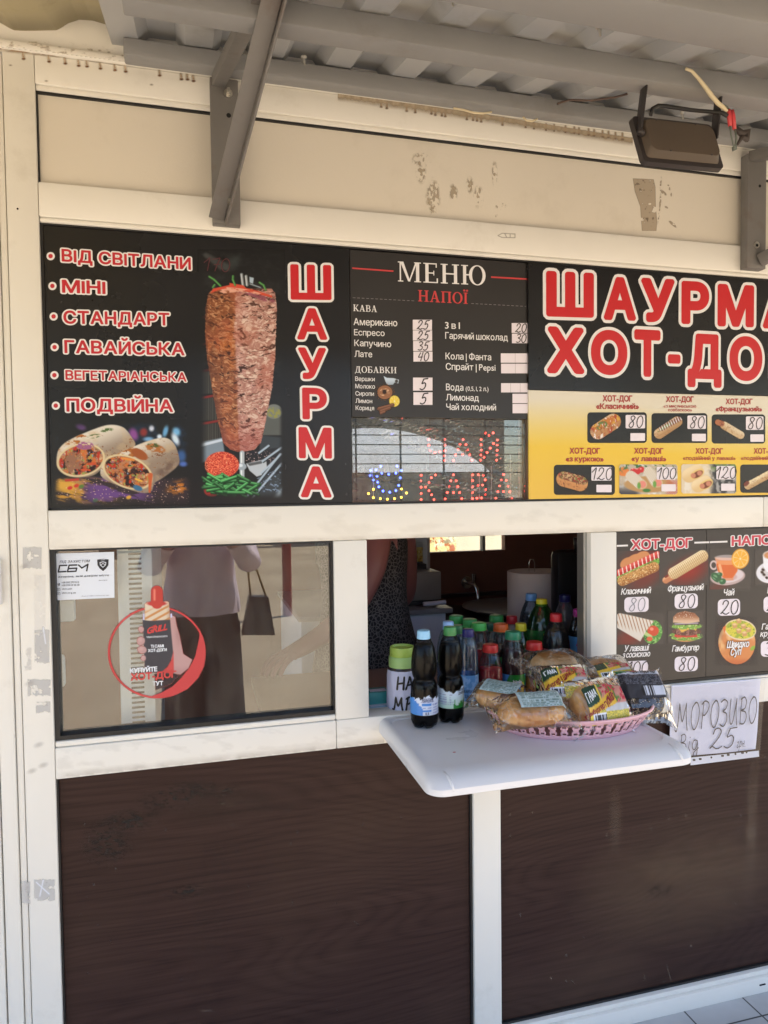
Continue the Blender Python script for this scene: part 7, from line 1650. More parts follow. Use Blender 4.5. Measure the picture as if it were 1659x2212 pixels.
s = Sheet(-0.0141)
for x, y, rx in ((846, 2084, 13), (900, 2076, 13), (997, 2062, 8), (1094, 2048, 13), (1144, 2040, 13), (1207, 2032, 8), (1268, 2022, 13), (1303, 2018, 8)): s.rect(T8, x - rx, y - 9, x + rx, y + 9, mat('punch_hole', A(70, 60, 56), 0.6), 1, 8)
s.mb.ends = s.mb.ends; s.mb.build_each('punch_hole', s.mats, st_)

# ---------------------------------------------------------------- LED sign behind the small window
LS = thing('led_sign', 'small coloured bulb sign spelling tea and coffee beside a blue cup behind glass', 'light sign', tuple(P(*T4(760, 2080), 0.08)))
YL = 0.075
red_l = emis('red_bulb_glow', (1.0, 0.06, 0.04), 3.2); blue_l = emis('blue_bulb_glow', (0.05, 0.09, 1.0), 5.5); yel_l = emis('yellow_bulb_glow', (1.0, 0.5, 0.04), 3.4)
reds = [(682,1570),(682,1615),(692,1657),(728,1673),(768,1668),(808,1658),(808,1570),(808,1613),(806,1697),(808,1735),(952,1570),(928,1610),(975,1610),(912,1650),(990,1650),(893,1692),(950,1690),(1007,1692),(876,1735),(1022,1733),(1130,1518),(1158,1538),(1190,1518),(1095,1570),(1095,1612),(1095,1652),(1093,1692),(1093,1735),(1118,1710),(1142,1673),(1168,1638),(1194,1602),(1224,1573),(1222,1612),(1222,1655),(1220,1693),(1218,1733),
 (620,1853),(618,1899),(620,1948),(620,1997),(620,2045),(655,1945),(682,1912),(700,1872),(733,1850),(682,1975),(703,2008),(722,2045),(876,1850),(856,1897),(897,1897),(843,1943),(910,1943),(827,1990),(876,1990),(925,1990),(810,2040),(942,2038),(1028,1850),(1072,1848),(1112,1853),(1028,1895),(1127,1890),(1028,1943),(1070,1937),(1106,1930),(1130,1965),(1028,1990),(1130,2008),(1028,2038),(1062,2034),(1098,2033),(1273,1847),(1255,1892),(1295,1892),(1241,1937),(1308,1938),(1228,1983),(1272,1983),(1322,1983),(1212,2033),(1338,2033)]
blues = [(300,1782),(430,1782),(220,1815),(263,1810),(462,1815),(308,1838),(363,1845),(420,1836),(217,1857),(270,1860),(455,1873),(243,1888),(276,1907),(285,1945),(443,1933),(318,1978),(371,1987),(420,1974)]
yels = [(242,1965),(464,1962),(203,1998),(504,1993),(242,2030),(297,2038),(353,2043),(409,2038),(463,2027)]
def bulbs(pts, m, name):
    b = MB(); b.ball((0, 0, 0), 0.0030, 6); base = None
    for p in pts:
        c = Vector(P(*T4(*p), YL))
        if base is None: o = b.build(name, m, LS, smooth='all'); base = o
        else:
            o = base.copy(); COL.objects.link(o); o.parent = LS; o.matrix_parent_inverse = base.matrix_parent_inverse
        o.location = c
bulbs(reds, red_l, 'red_bulb'); bulbs(blues, blue_l, 'blue_bulb'); bulbs(yels, yel_l, 'yellow_bulb')
b = MB(); wm = mat('thin_white_wire', A(220, 214, 200), 0.5)
for x0, y0, x1, y1 in ((232, 1790, 243, 2040), (1020, 1850, 1018, 2085), (1080, 1850, 1078, 2085), (1175, 1780, 1172, 2085), (1326, 1690, 1322, 2085)): b.tube([P(*T4(x0, y0), YL + 0.003), P(*T4((x0 + x1) / 2 + 3, (y0 + y1) / 2), YL + 0.004), P(*T4(x1, y1), YL + 0.003)], 0.0011, 6)
b.build_each('wire', wm, LS, smooth='all')
# crinkled film stuck behind that window
cf = thing('plastic_film', 'crinkled clear film stretched behind the small window over the bulb sign', 'plastic film', tuple(P(*T4(760, 2080), 0.045)))
n, m = 90, 50; vs = []; rr3 = random.Random(2); folds = [(rr3.uniform(0, 1.2), rr3.uniform(0, 1), rr3.uniform(-0.9, -0.2), rr3.uniform(0.012, 0.03), rr3.uniform(0.002, 0.006)) for _ in range(26)]
for j in range(m + 1):
    for i in range(n + 1):
        u, v = i / n, j / m; y = 0.045 + 0.006 * (float(vn(np.array(u * 7.0), np.array(v * 5.0), 4)) - 0.5)
        for fu, fv, sl_s, w_, a_ in folds:
            d = abs((v - fv) - sl_s * (u - fu)); y -= a_ * max(0, 1 - d / w_)
        vs.append((XB + 0.006 + (XC - XB - 0.008) * u, y, Z4 + 0.006 + (1.742 - Z4 - 0.006) * v))
b = MB(); b.add(vs, [(j * (n + 1) + i, (j + 1) * (n + 1) + i, (j + 1) * (n + 1) + i + 1, j * (n + 1) + i + 1) for j in range(m) for i in range(n)])
b.build('film', clear('crinkled_film', (0.9, 0.9, 0.88), refl=0.03, facing=0.8, rough=0.12, body=0.08, bodycol=(0.6, 0.62, 0.6)), cf, fix=False)

# ---------------------------------------------------------------- things inside, seen through the openings
# vented grey cabinet behind the left window
VC = thing('fridge', 'grey metal cabinet side with a column of dark vent slots behind the left window', 'fridge', (0.10, 0.3, GZ + 0.01))
vx0, vx1 = float(P(*TS(400, 900), 0.072)[0]), float(P(*TS(728, 900), 0.072)[0])
MB().box(vx0, vx1, 0.072, 0.55, GZ + 0.011, 1.9, 0.004).build('cabinet', mat('cabinet_grey', A(232, 234, 232), 0.4, var=0.04), VC, smooth=True)
b = MB(); zs0, zs1 = float(P(*TS(560, 72), 0.072)[2]), float(P(*TS(560, 1506), 0.072)[2]); sx0, sx1 = float(P(*TS(500, 700), 0.072)[0]), float(P(*TS(622, 700), 0.072)[0])
for k in range(-6, 36): z = zs0 + (zs1 - zs0) * k / 31; b.obox(((sx0 + sx1) / 2, 0.0715, z), (sx1 - sx0, 0.003, 0.0052), None, 0.0014)
b.build_each('vent_slot', dark_hole, VC)
wb = thing('wall_box', 'small white plastic box inside the left window under the security card', 'box', tuple(P(*T6(130, 460), 0.07)))
a0, a1 = P(*T6(80, 355), 0.07), P(*T6(188, 460), 0.07); MB().box(a0[0], a1[0], 0.07, 0.10, a1[2], a0[2], 0.003).build('cover', mat('box_white', A(232, 232, 222), 0.4), wb, smooth=True)
wh = thing('plastic_holder', 'rounded white plastic holder inside the left window near its lower left edge', 'holder', tuple(P(*T6(110, 800), 0.07)))
a0, a1 = P(*T6(84, 640), 0.07), P(*T6(140, 810), 0.07); MB().box(a0[0], a1[0], 0.07, 0.095, a1[2], a0[2], 0.011).build('grip', MATS['box_white'], wh, smooth=True); wh.name = 'plastic_holder'
# counter inside the serving window
CT = thing('counter', 'inner counter board carrying the bottles behind the serving window', 'counter', (0.9, 0.35, GZ + 0.012))
MB().box(XE - 0.25, 1.5, 0.068, 0.52, CZ - 0.025, CZ, 0.002).build('top', mat('counter_top', A(150, 120, 96), 0.4, var=0.1), CT); MB().box(XE - 0.2, 1.45, 0.12, 0.50, GZ + 0.012, CZ - 0.0255, 0.002).build('base', mat('counter_base', A(90, 60, 46), 0.5), CT)
gp = [('small packet of teal and purple gum lying left of the tip jar', (88, 1068, 222, 1128), (70, 160, 150), 0.10), ('pale blue wet wipe packet lying at the left end of the window sill', (90, 1128, 240, 1172), (170, 200, 210), 0.078)]
for lb_, (x0, y0, x1, y1), c_, yy_ in gp:
    a0, a1 = P(*T7(x0, y0), yy_), P(*T7(x1, y1), yy_); t_ = thing('packet', lb_, 'packet', (float(a0[0]), yy_, CZ)); hh_ = max(0.012, a0[2] - CZ - 0.004) if yy_ > 0.09 else 0.012
    MB().box(a0[0], a1[0], yy_, yy_ + 0.05, CZ + 0.0005, CZ + hh_, 0.002).build('pack', mat('packet_%d' % c_[0], A(*c_), 0.4, var=0.2, vscale=50), t_, smooth=True)
    MB().box(a0[0] + 0.006, a1[0] - 0.006, yy_ + 0.008, yy_ + 0.03, CZ + hh_ + 0.0004, CZ + hh_ + 0.001, 0).build('printed_panel', mat('packet_print', A(224, 226, 232), 0.4, var=0.2, vscale=80), t_)
# white freezer and stainless food warmer
FZ = thing('freezer', 'pale grey chest cabinet with a grey worktop edge inside the kiosk', 'cabinet', (0.76, 1.0, GZ + 0.012))
fx1 = float(P(*TI(1075, 1050), 0.80)[0]); fz = float(P(*TI(1000, 1005), 0.80)[2]); wz_ = float(P(*TI(1000, 950), 0.79)[2])
MB().box(fx1 - 0.55, fx1, 0.80, 1.40, GZ + 0.012, fz, 0.006).build('body', mat('freezer_white', A(224, 222, 216), 0.4, var=0.04), FZ, smooth=True)
MB().box(fx1 - 0.56, float(P(*TI(1158, 960), 0.78)[0]), 0.78, 1.42, fz + 0.0006, wz_, 0.003).build('worktop', mat('worktop_grey', A(140, 138, 132), 0.35), FZ, smooth=True)
SB = thing('food_warmer', 'brushed stainless steel box on the grey worktop under the dark shelf', 'food warmer', (0.80, 1.0, wz_))
bx1 = float(P(*TI(1018, 700), 0.86)[0]); bz0, bz1 = wz_ + 0.001, float(P(*TI(1000, 515), 0.86)[2])
ssm = mat('brushed_steel', (0.30, 0.29, 0.27), 0.4, 0.35, var=0.15, vscale=12)
MB().box(bx1 - 0.32, bx1, 0.86, 1.2, bz0 + 0.02, bz1, 0.004).build('casing', ssm, SB, smooth=True)
MB().box(bx1 - 0.31, bx1 - 0.01, 0.87, 1.19, bz0, bz0 + 0.0195, 0.002).build('foot', mat('black_foot', (0.02, 0.02, 0.02), 0.5), SB)
KN = thing('roll_tube', 'small white foil roll lying on the grey worktop before the steel box', 'roll', tuple(P(*TI(935, 900), 0.80)))
MB().tube([P(*TI(805, 902), 0.815), P(*TI(1068, 878), 0.815)], 0.0085, 14).build('tube', mat('roll_white', A(214, 212, 216), 0.4), KN, smooth=True)
# dark shelf cabinet with a jar of yellow corn above the warmer
DC = thing('shelf_cabinet', 'dark open shelf cabinet above the steel box with a pale front edge', 'shelf', (0.85, 1.1, bz1 + 0.001))
cx1 = float(P(*TI(885, 300), 0.95)[0]); MB().box(cx1 - 0.012, cx1, 0.95, 1.3, bz1 + 0.001, 1.9, 0.001).build('side_panel', mat('pale_edge', A(150, 142, 130), 0.5), DC)
MB().box(cx1 - 0.4, cx1 - 0.0125, 1.28, 1.3, bz1 + 0.001, 1.9, 0).build('back_panel', mat('cabinet_dark', (0.02, 0.018, 0.016), 0.6), DC)
MB().box(cx1 - 0.4, cx1 - 0.0125, 0.96, 1.279, bz1 + 0.001, bz1 + 0.02, 0).build('bottom_board', MATS['cabinet_dark'], DC)
CJ = thing('corn_box', 'clear box of yellow corn pieces in the dark shelf cabinet', 'food box', (float(P(*TI(720, 400), 1.0)[0]), 1.05, bz1 + 0.021))
a0, a1 = P(*TI(600, 180), 1.0), P(*TI(820, 415), 1.0); ccz = bz1 + 0.022
MB().box(a0[0], a1[0], 1.0, 1.12, ccz, a0[2], 0.002).build('box', petc, CJ)
b = MB(); r4 = random.Random(5); ym = [mat('corn_yellow', A(206, 170, 60), 0.5), mat('corn_pale', A(222, 206, 120), 0.5)]
for i in range(9):
    for j in range(5):
        for k in range(2): b.ball((a0[0] + 0.008 + i * (a1[0] - a0[0] - 0.014) / 8 + r4.uniform(-.002, .002), 1.012 + k * 0.014, ccz + 0.008 + j * 0.0115), 0.0068, 4, mi=r4.randint(0, 1))
b.build('corn', ym, CJ, smooth='all', fix=False)
# tap, sink, paper towel, black appliance
TPp = thing('water_tap', 'small chrome wall tap on the brown back wall', 'tap', tuple(P(*TI(1340, 640), 1.46)))
chrome = mat('chrome', (0.75, 0.73, 0.68), 0.15, 1.0)
tc_ = P(*TI(1345, 650), 1.47); b = MB(); b.tube([(tc_[0], 1.499, tc_[2]), (tc_[0], 1.49, tc_[2])], 0.03, 20); b.tube([(tc_[0], 1.49, tc_[2]), (tc_[0] + 0.01, 1.42, tc_[2]), (tc_[0] + 0.014, 1.40, tc_[2] - 0.02), (tc_[0] + 0.016, 1.395, tc_[2] - 0.065)], 0.010, 12); b.build('spout', chrome, TPp, smooth=True)
b = MB(); b.tube([(tc_[0] + 0.008, 1.43, tc_[2] + 0.01), (tc_[0] + 0.008, 1.43, tc_[2] + 0.05)], [0.009, 0.013], 12); b.build('handle', chrome, TPp, smooth=True)
SK = thing('sink', 'stainless steel sink basin in a dark counter under the tap', 'sink', (1.35, 1.2, GZ + 0.012))
sz_ = float(P(*TI(1400, 1010), 1.10)[2])
MB().box(fx1 + 0.06, 2.2, 0.98, 1.49, GZ + 0.012, sz_ - 0.03, 0.003).build('base', mat('sink_base', (0.05, 0.04, 0.035), 0.5), SK)
b = MB(); b.lathe([(0.0, 0.0), (0.16, 0.0), (0.20, 0.02), (0.215, 0.028), (0.225, 0.03), (0.225, 0.026)], (1.38, 1.22, sz_ - 0.029), 40); b.build('basin', ssm, SK, smooth=True)
MB().box(fx1 + 0.02, 2.2, 1.47, 1.4985, float(P(*TI(1200, 815), 1.48)[2]), float(P(*TI(1200, 775), 1.48)[2]), 0.002).build('backsplash', mat('backsplash_dark', A(70, 60, 52), 0.4), SK)
for nm, cx_, x_l, x_r, yy_, lb_ in (('paper_towel', 0, 1005, 1295, 0.62, 'big beige paper towel roll standing upright with a wire loop on top'), ('paper_towel', 0, 1180, 1322, 0.80, 'second paper towel roll mostly hidden behind the big one')):
    l_, r_ = P(*T7(x_l, 285), yy_), P(*T7(x_r, 285), yy_); rr_ = float(r_[0] - l_[0]) / 2 if yy_ < 0.7 else 0.075; cx_ = float(l_[0] + r_[0]) / 2; zt_ = float(P(*T7(1150, 280), yy_)[2])
    t_ = thing(nm, lb_, 'paper towel', (cx_, yy_, zt_ - 0.27)); b = MB(); b.lathe([(rr_ * 0.3, zt_ - 0.27), (rr_, zt_ - 0.27), (rr_, zt_ - 0.002), (rr_ * 0.985, zt_), (rr_ * 0.3, zt_), (rr_ * 0.28, zt_ - 0.01)], (cx_, yy_, 0), 40); b.build('roll', mat('towel_paper', A(222, 206, 184), 0.8, bump=0.3, bscale=120), t_, smooth=True)
    if yy_ < 0.7: b = MB(); b.tube([(cx_ - 0.011, yy_, zt_ - 0.01), (cx_ - 0.011, yy_, zt_ + 0.03), (cx_ - 0.006, yy_, zt_ + 0.042), (cx_ + 0.006, yy_, zt_ + 0.042), (cx_ + 0.011, yy_, zt_ + 0.03), (cx_ + 0.011, yy_, zt_ - 0.01)], 0.0014, 8); b.build('wire_loop', chrome, t_, smooth='all')
    MB().lathe([(rr_ + 0.01, zt_ - 0.285), (rr_ + 0.01, zt_ - 0.272)], (cx_, yy_, 0), 30).build('stand', MATS['black_foot'], t_)
TS_ = thing('towel_shelf', 'dark low table under the paper towel rolls', 'table', (1.30, 0.75, GZ + 0.012)); MB().box(1.02, 1.5, 0.54, 0.90, zt_ - 0.31, zt_ - 0.2855, 0.002).build('top', MATS['sink_base'], TS_); MB().box(1.05, 1.47, 0.57, 0.87, GZ + 0.012, zt_ - 0.311, 0.002).build('base', MATS['sink_base'], TS_)
BKA = thing('coffee_machine', 'black appliance with rounded corner at the right edge of the serving window', 'appliance', (1.33, 0.45, CZ))
a0, a1 = P(*T7(1318, 148), 0.46), P(*T7(1420, 440), 0.46)
MB().box(a0[0], a0[0] + 0.30, 0.46, 0.52, CZ + 0.03, a0[2], 0.02).build('housing', mat('black_appliance', (0.012, 0.012, 0.013), 0.35), BKA, smooth=True)
MB().box(a0[0] + 0.02, a0[0] + 0.28, 0.45, 0.515, CZ + 0.001, CZ + 0.0295, 0.004).build('foot', MATS['black_appliance'], BKA, smooth=True)
MB().tube([P(*T7(1446, 60), 0.42), P(*T7(1450, 110), 0.42), P(*T7(1452, 150), 0.44)], 0.012, 10).build('spout', MATS['black_appliance'], BKA, smooth='all')
# notice with a yellow picture in the back window
NP = thing('wall_poster', 'yellow food picture on the cream wall seen through the back window', 'poster', tuple(P(*TI(1050, 290), 4.58)))
q = Pic(TI, 880, -60, 1195, 330, 6, (240, 222, 150)); q.put(ss(0.45, 0.7, q.n(60, 50, 3)), (244, 232, 196)); q.put(ss(0.6, 0.7, q.n(40, 40, 5)), (170, 150, 110)); q.put(q.ell(1150, 250, 30, 60)[0], (200, 120, 90)); q.put(ss(0.62, 0.68, q.n(30, 50, 8)), (196, 110, 60))
q.build('picture', inkm, NP, 4.59, 0)
# ---------------------------------------------------------------- people
def skin_body(name, verts, edges, radii, m, parent, sub=2, root=0):
    me = bpy.data.meshes.new(name); me.from_pydata(verts, edges, [])
    o = link(name, me, m, parent)
    o.modifiers.new('skin', 'SKIN').use_smooth_shade = True
    lay = me.skin_vertices[0] if me.skin_vertices else None
    if lay is None:
        bm = bmesh.new(); bm.from_mesh(me); bm.verts.layers.skin.verify(); bm.to_mesh(me); bm.free(); lay = me.skin_vertices[0]
    for i, r_ in enumerate(radii): lay.data[i].radius = (r_, r_) if not isinstance(r_, tuple) else r_; lay.data[i].use_root = (i == root)
    s_ = o.modifiers.new('smooth', 'SUBSURF'); s_.levels = sub; s_.render_levels = sub
    return o
def chain(b0, pts):
    pass
class Rig:
    def __init__(s): s.v = []; s.e = []; s.r = []
    def add(s, p, r, par=None):
        s.v.append(tuple(p)); s.r.append(r); i = len(s.v) - 1
        if par is not None: s.e.append((par, i))
        return i
def hand(rig, wrist_i, wrist, fwd, side, dn):
    """palm, four fingers of different lengths, thumb from the side of the palm"""
    fwd, side, dn = Vector(fwd).normalized(), Vector(side).normalized(), Vector(dn).normalized(); w = Vector(wrist)
    pc = rig.add(w + fwd * 0.045, (0.036, 0.016), wrist_i)
    for k, (off, l) in enumerate(((-0.028, 0.066), (-0.009, 0.076), (0.010, 0.071), (0.027, 0.056))):
        a = w + fwd * 0.082 + side * off; i = rig.add(a, 0.0092, pc)
        i = rig.add(a + fwd * l * 0.45 + dn * 0.006, 0.0085, i); i = rig.add(a + fwd * l * 0.75 + dn * 0.02, 0.0078, i); rig.add(a + fwd * l * 0.92 + dn * 0.036, 0.0065, i)
    i = rig.add(w + fwd * 0.03 - side * 0.040 + dn * 0.008, 0.011, pc); i = rig.add(w + fwd * 0.062 - side * 0.056 + dn * 0.02, 0.0095, i); rig.add(w + fwd * 0.086 - side * 0.054 + dn * 0.034, 0.0078, i)
skinm = mat('skin', A(206, 150, 126), 0.5, var=0.05); hairm = mat('dark_hair', (0.03, 0.02, 0.015), 0.5, bump=0.5, bscale=80)
eye = mat('eye_white', (0.7, 0.7, 0.68), 0.3); iris = mat('iris_brown', (0.05, 0.03, 0.02), 0.2); lipm = mat('lips', A(176, 90, 86), 0.5)
def head(parent, c, fwd, hair_len):
    """eyes, nose, mouth, ears and hair on the front of a head centred at c"""
    c = Vector(c); f = Vector(fwd).normalized(); s_ = Vector((0, 0, 1)).cross(f)
    for k in (-1, 1):
        b = MB(); b.ball(c + f * 0.083 + s_ * 0.031 * k + Vector((0, 0, 0.004)), 0.0125, 6); b.ball(c + f * 0.092 + s_ * 0.031 * k + Vector((0, 0, 0.004)), 0.0062, 5, mi=1); b.build('eye', [eye, iris], parent, smooth='all')
        b = MB(); b.ball(c + s_ * 0.077 * k + Vector((0, 0, -0.01)), (0.013, 0.020, 0.030), 6); b.build('ear', skinm, parent, smooth='all')
    b = MB(); b.tube([c + f * 0.088 + Vector((0, 0, 0.008)), c + f * 0.102 + Vector((0, 0, -0.02)), c + f * 0.108 + Vector((0, 0, -0.034)), c + f * 0.092 + Vector((0, 0, -0.042))], [0.006, 0.009, 0.012, 0.008], 8); b.build('nose', skinm, parent, smooth='all')
    b = MB(); b.ball(c + f * 0.086 + Vector((0, 0, -0.066)), (0.022, 0.012, 0.007), 6); b.build('mouth', lipm, parent, smooth='all')
    b = MB(); n, m = 28, 14; vs = []; fs = []
    for j in range(m + 1):
        for k in range(n):
            a = 2 * math.pi * k / n; d = s_ * math.cos(a) + f * math.sin(a); front = max(0, math.sin(a)); low = -0.02 - hair_len * (1 - front) ** 0.6 + 0.075 * front
            t = j / m; z = 0.135 * math.cos(t * math.pi * 0.5) if t < 1 else 0
            p_ = 0.094 * math.sin(min(1, t * 1.6) * math.pi / 2); zz = 0.128 - (0.128 - low) * t ** 1.5
            vs.append(c + d * (p_ + 0.004 * math.sin(k * 2.1 + j)) - f * 0.010 + Vector((0, 0, zz)))
    for j in range(m):
        for k in range(n): fs.append((j * n + k, j * n + (k + 1) % n, (j + 1) * n + (k + 1) % n, (j + 1) * n + k))
    b.add(vs, fs); b.build('hair', hairm, parent, smooth='all')
def shell(name, rings, m, parent, n=28, folds=0.0, seed=0):
    """cloth: elliptical rings (centre, rx, ry) joined into one surface"""
    vs = []; fs = []
    for j, (c, rx, ry) in enumerate(rings):
        for k in range(n):
            a = 2 * math.pi * k / n; w = 1 + folds * math.sin(a * 7 + seed + 0.5 * j) * (0.4 + 0.6 * j / len(rings))
            vs.append((c[0] + rx * w * math.cos(a), c[1] + ry * w * math.sin(a), c[2]))
    for j in range(len(rings) - 1):
        for k in range(n): fs.append((j * n + k, j * n + (k + 1) % n, (j + 1) * n + (k + 1) % n, (j + 1) * n + k))
    b = MB(); b.add(vs, fs); o = b.build(name, m, parent, smooth='all')
    md = o.modifiers.new('s', 'SUBSURF'); md.levels = 1; md.render_levels = 1
    return o
# seller: bare upper arm and dark patterned dress at the left of the serving window
ax, ay = 0.60, 0.50
SV = thing('person', 'seller in a dark patterned dress, bare upper arm hanging, behind the serving window', 'person', (0.52, 0.62, GZ + 0.012))
cx0, cy0 = 0.548, 0.66
sh_ = Vector(P(*TI(330, 180), 0.52)); el_ = Vector(P(*TI(20, 880), 0.50))
rg = Rig()
pv = rg.add((cx0, cy0, 0.98), (0.15, 0.12)); sp = rg.add((cx0, cy0, 1.16), (0.125, 0.10), pv); chs = rg.add((cx0, cy0 - 0.005, 1.36), (0.14, 0.105), sp); nk = rg.add((cx0, cy0, 1.47), 0.05, chs); hd0 = rg.add((cx0, cy0 - 0.01, 1.53), 0.062, nk); hd1 = rg.add((cx0, cy0 - 0.02, 1.60), (0.076, 0.092), hd0); rg.add((cx0, cy0 - 0.01, 1.665), 0.07, hd1)
shr = rg.add(sh_ + Vector((-0.01, 0.02, 0.05)), 0.055, chs); u1 = rg.add(sh_ * 0.55 + el_ * 0.45, 0.052, shr); e1 = rg.add(el_ + Vector((-0.02, 0, -0.03)), 0.043, u1); f1 = rg.add(el_ + Vector((-0.12, -0.10, -0.07)), 0.036, e1); w1 = rg.add(el_ + Vector((-0.21, -0.19, -0.09)), 0.027, f1)
hand(rg, w1, el_ + Vector((-0.21, -0.19, -0.09)), (-0.7, -0.7, -0.1), (0.7, -0.7, 0), (0, 0, -1))
shl = rg.add((cx0 + 0.17, cy0 + 0.05, 1.40), 0.055, chs); e2 = rg.add((cx0 + 0.20, cy0 + 0.12, 1.14), 0.042, shl); w2 = rg.add((cx0 + 0.10, cy0 + 0.30, 1.02), 0.028, e2)
hand(rg, w2, (cx0 + 0.10, cy0 + 0.30, 1.02), (-0.3, 0.9, -0.1), (0.9, 0.3, 0), (0, 0, -1))
for sx in (-1, 1):
    h = rg.add((cx0 + 0.09 * sx, cy0, 0.90), 0.095, pv); k_ = rg.add((cx0 + 0.09 * sx, cy0 - 0.01, 0.50), 0.06, h); an = rg.add((cx0 + 0.09 * sx, cy0 + 0.01, 0.12), 0.036, k_); rg.add((cx0 + 0.09 * sx, cy0 - 0.13, 0.075), 0.034, an)
bd = skin_body('body', rg.v, rg.e, rg.r, mat('seller_skin', A(150, 96, 84), 0.5, var=0.04), SV)
head(SV, (cx0, cy0 - 0.02, 1.60), (-0.5, -0.8, 0), 0.16)
def dressmat():
    m = mat('black_patterned_fabric', (0.012, 0.012, 0.013), 0.85)
    nt = m.node_tree; N = nt.nodes; L = nt.links; b = N['Principled BSDF']; tc = N.new('ShaderNodeTexCoord')
    v = N.new('ShaderNodeTexVoronoi'); v.feature = 'DISTANCE_TO_EDGE'; v.inputs['Scale'].default_value = 85; L.new(tc.outputs['Object'], v.inputs['Vector'])
    rp = N.new('ShaderNodeValToRGB'); e = rp.color_ramp.elements; e[0].position = 0.03; e[0].color = (0.13, 0.12, 0.115, 1); e[1].position = 0.14; e[1].color = (0.010, 0.010, 0.011, 1)
    L.new(v.outputs['Distance'], rp.inputs[0]); L.new(rp.outputs[0], b.inputs['Base Color']); return m
dx = cx0
shell('dress', [((dx, cy0, 1.47), 0.075, 0.07), ((dx, cy0, 1.43), 0.155, 0.10), ((dx + 0.005, cy0 - 0.01, 1.36), 0.165, 0.135), ((dx + 0.01, cy0 - 0.01, 1.25), 0.150, 0.13), ((dx + 0.01, cy0 - 0.01, 1.15), 0.145, 0.125), ((dx + 0.015, cy0 - 0.01, 1.05), 0.165, 0.145), ((dx + 0.02, cy0, 0.95), 0.19, 0.165), ((dx + 0.02, cy0, 0.85), 0.20, 0.17), ((dx + 0.02, cy0, 0.55), 0.22, 0.19)], dressmat(), SV, 36, 0.02)

# photographer, seen mirrored in the glass
px_, py_ = 0.03, -2.06
PH = thing('person', 'photographer in pale pink blouse and dark trousers holding a phone, mirrored in the window', 'person', (px_, py_, GZ))
rg = Rig()
pv = rg.add((px_, py_, 0.96), (0.15, 0.115)); sp = rg.add((px_, py_, 1.14), (0.125, 0.10), pv); chs = rg.add((px_, py_, 1.34), (0.14, 0.105), sp); nk = rg.add((px_, py_ + 0.01, 1.46), 0.05, chs); hd0 = rg.add((px_, py_ + 0.02, 1.52), 0.062, nk); hd1 = rg.add((px_, py_ + 0.03, 1.59), (0.076, 0.092), hd0); rg.add((px_, py_ + 0.02, 1.66), 0.07, hd1)
for sx in (-1, 1):
    s_ = rg.add((px_ + 0.17 * sx, py_, 1.40), 0.054, chs); e_ = rg.add((px_ + 0.24 * sx, py_ + 0.10, 1.16), 0.041, s_); f_ = rg.add((px_ + 0.17 * sx, py_ + 0.20, 1.27), 0.035, e_); w_ = rg.add((px_ + 0.095 * sx, py_ + 0.27, 1.40), 0.026, f_)
    hand(rg, w_, (px_ + 0.095 * sx, py_ + 0.27, 1.40), (-0.25 * sx, 0.25, 0.95), (0.5 * sx, 0.8, 0), (-0.9 * sx, 0.2, 0.1))
    h = rg.add((px_ + 0.09 * sx, py_, 0.88), 0.095, pv); k_ = rg.add((px_ + 0.10 * sx, py_ + 0.01, 0.50), 0.06, h); an = rg.add((px_ + 0.10 * sx, py_ - 0.01, 0.11), 0.036, k_); rg.add((px_ + 0.11 * sx, py_ + 0.14, 0.065), 0.034, an)
bd = skin_body('body', rg.v, rg.e, rg.r, skinm, PH)
head(PH, (px_, py_ + 0.03, 1.59), (0, 1, 0), 0.2)
blouse = mat('pale_pink_blouse', A(240, 216, 212), 0.7, var=0.08, vscale=9, bump=0.4, bscale=14)
shell('blouse', [((px_, py_ + 0.005, 1.46), 0.07, 0.066), ((px_, py_, 1.43), 0.16, 0.10), ((px_, py_, 1.34), 0.185, 0.135), ((px_, py_, 1.2), 0.165, 0.13), ((px_, py_, 1.08), 0.175, 0.14), ((px_, py_, 0.96), 0.20, 0.16), ((px_, py_, 0.90), 0.205, 0.165)], blouse, PH, 36, 0.05, 1)
for sx in (-1, 1):
    b = MB(); b.tube([(px_ + 0.14 * sx, py_, 1.42), (px_ + 0.20 * sx, py_ + 0.04, 1.30), (px_ + 0.245 * sx, py_ + 0.10, 1.155), (px_ + 0.205 * sx, py_ + 0.155, 1.22), (px_ + 0.165 * sx, py_ + 0.21, 1.285)], [0.07, 0.068, 0.062, 0.055, 0.056], 14, cap=False); b.build('sleeve', blouse, PH, smooth='all')
trs = mat('dark_wide_trousers', (0.025, 0.024, 0.026), 0.8, bump=0.3, bscale=20)
rings = [((px_, py_, 0.99), 0.165, 0.13), ((px_, py_, 0.90), 0.185, 0.145)]
shell('waist', rings + [((px_, py_, 0.80), 0.195, 0.145)], trs, PH, 30, 0.01)
for sx in (-1, 1): shell('trouser_leg', [((px_ + 0.085 * sx, py_, 0.84), 0.112, 0.13), ((px_ + 0.10 * sx, py_, 0.6), 0.105, 0.12), ((px_ + 0.105 * sx, py_, 0.35), 0.11, 0.12), ((px_ + 0.11 * sx, py_, 0.08), 0.125, 0.13)], trs, PH, 24, 0.03, sx)
PHN = thing('phone', 'dark phone held up by the photographer', 'phone', (px_, py_ + 0.33, 1.55)); MB().box(px_ - 0.036, px_ + 0.036, py_ + 0.300, py_ + 0.308, 1.455, 1.602, 0.004).build('case', mat('phone_black', (0.02, 0.02, 0.022), 0.25), PHN, smooth=True); b = MB(); b.tube([(px_ + 0.02, py_ + 0.308, 1.585), (px_ + 0.02, py_ + 0.3105, 1.585)], 0.007, 14); b.build('lens', mat('lens_black', (0.005, 0.005, 0.006), 0.05), PHN, smooth=True)
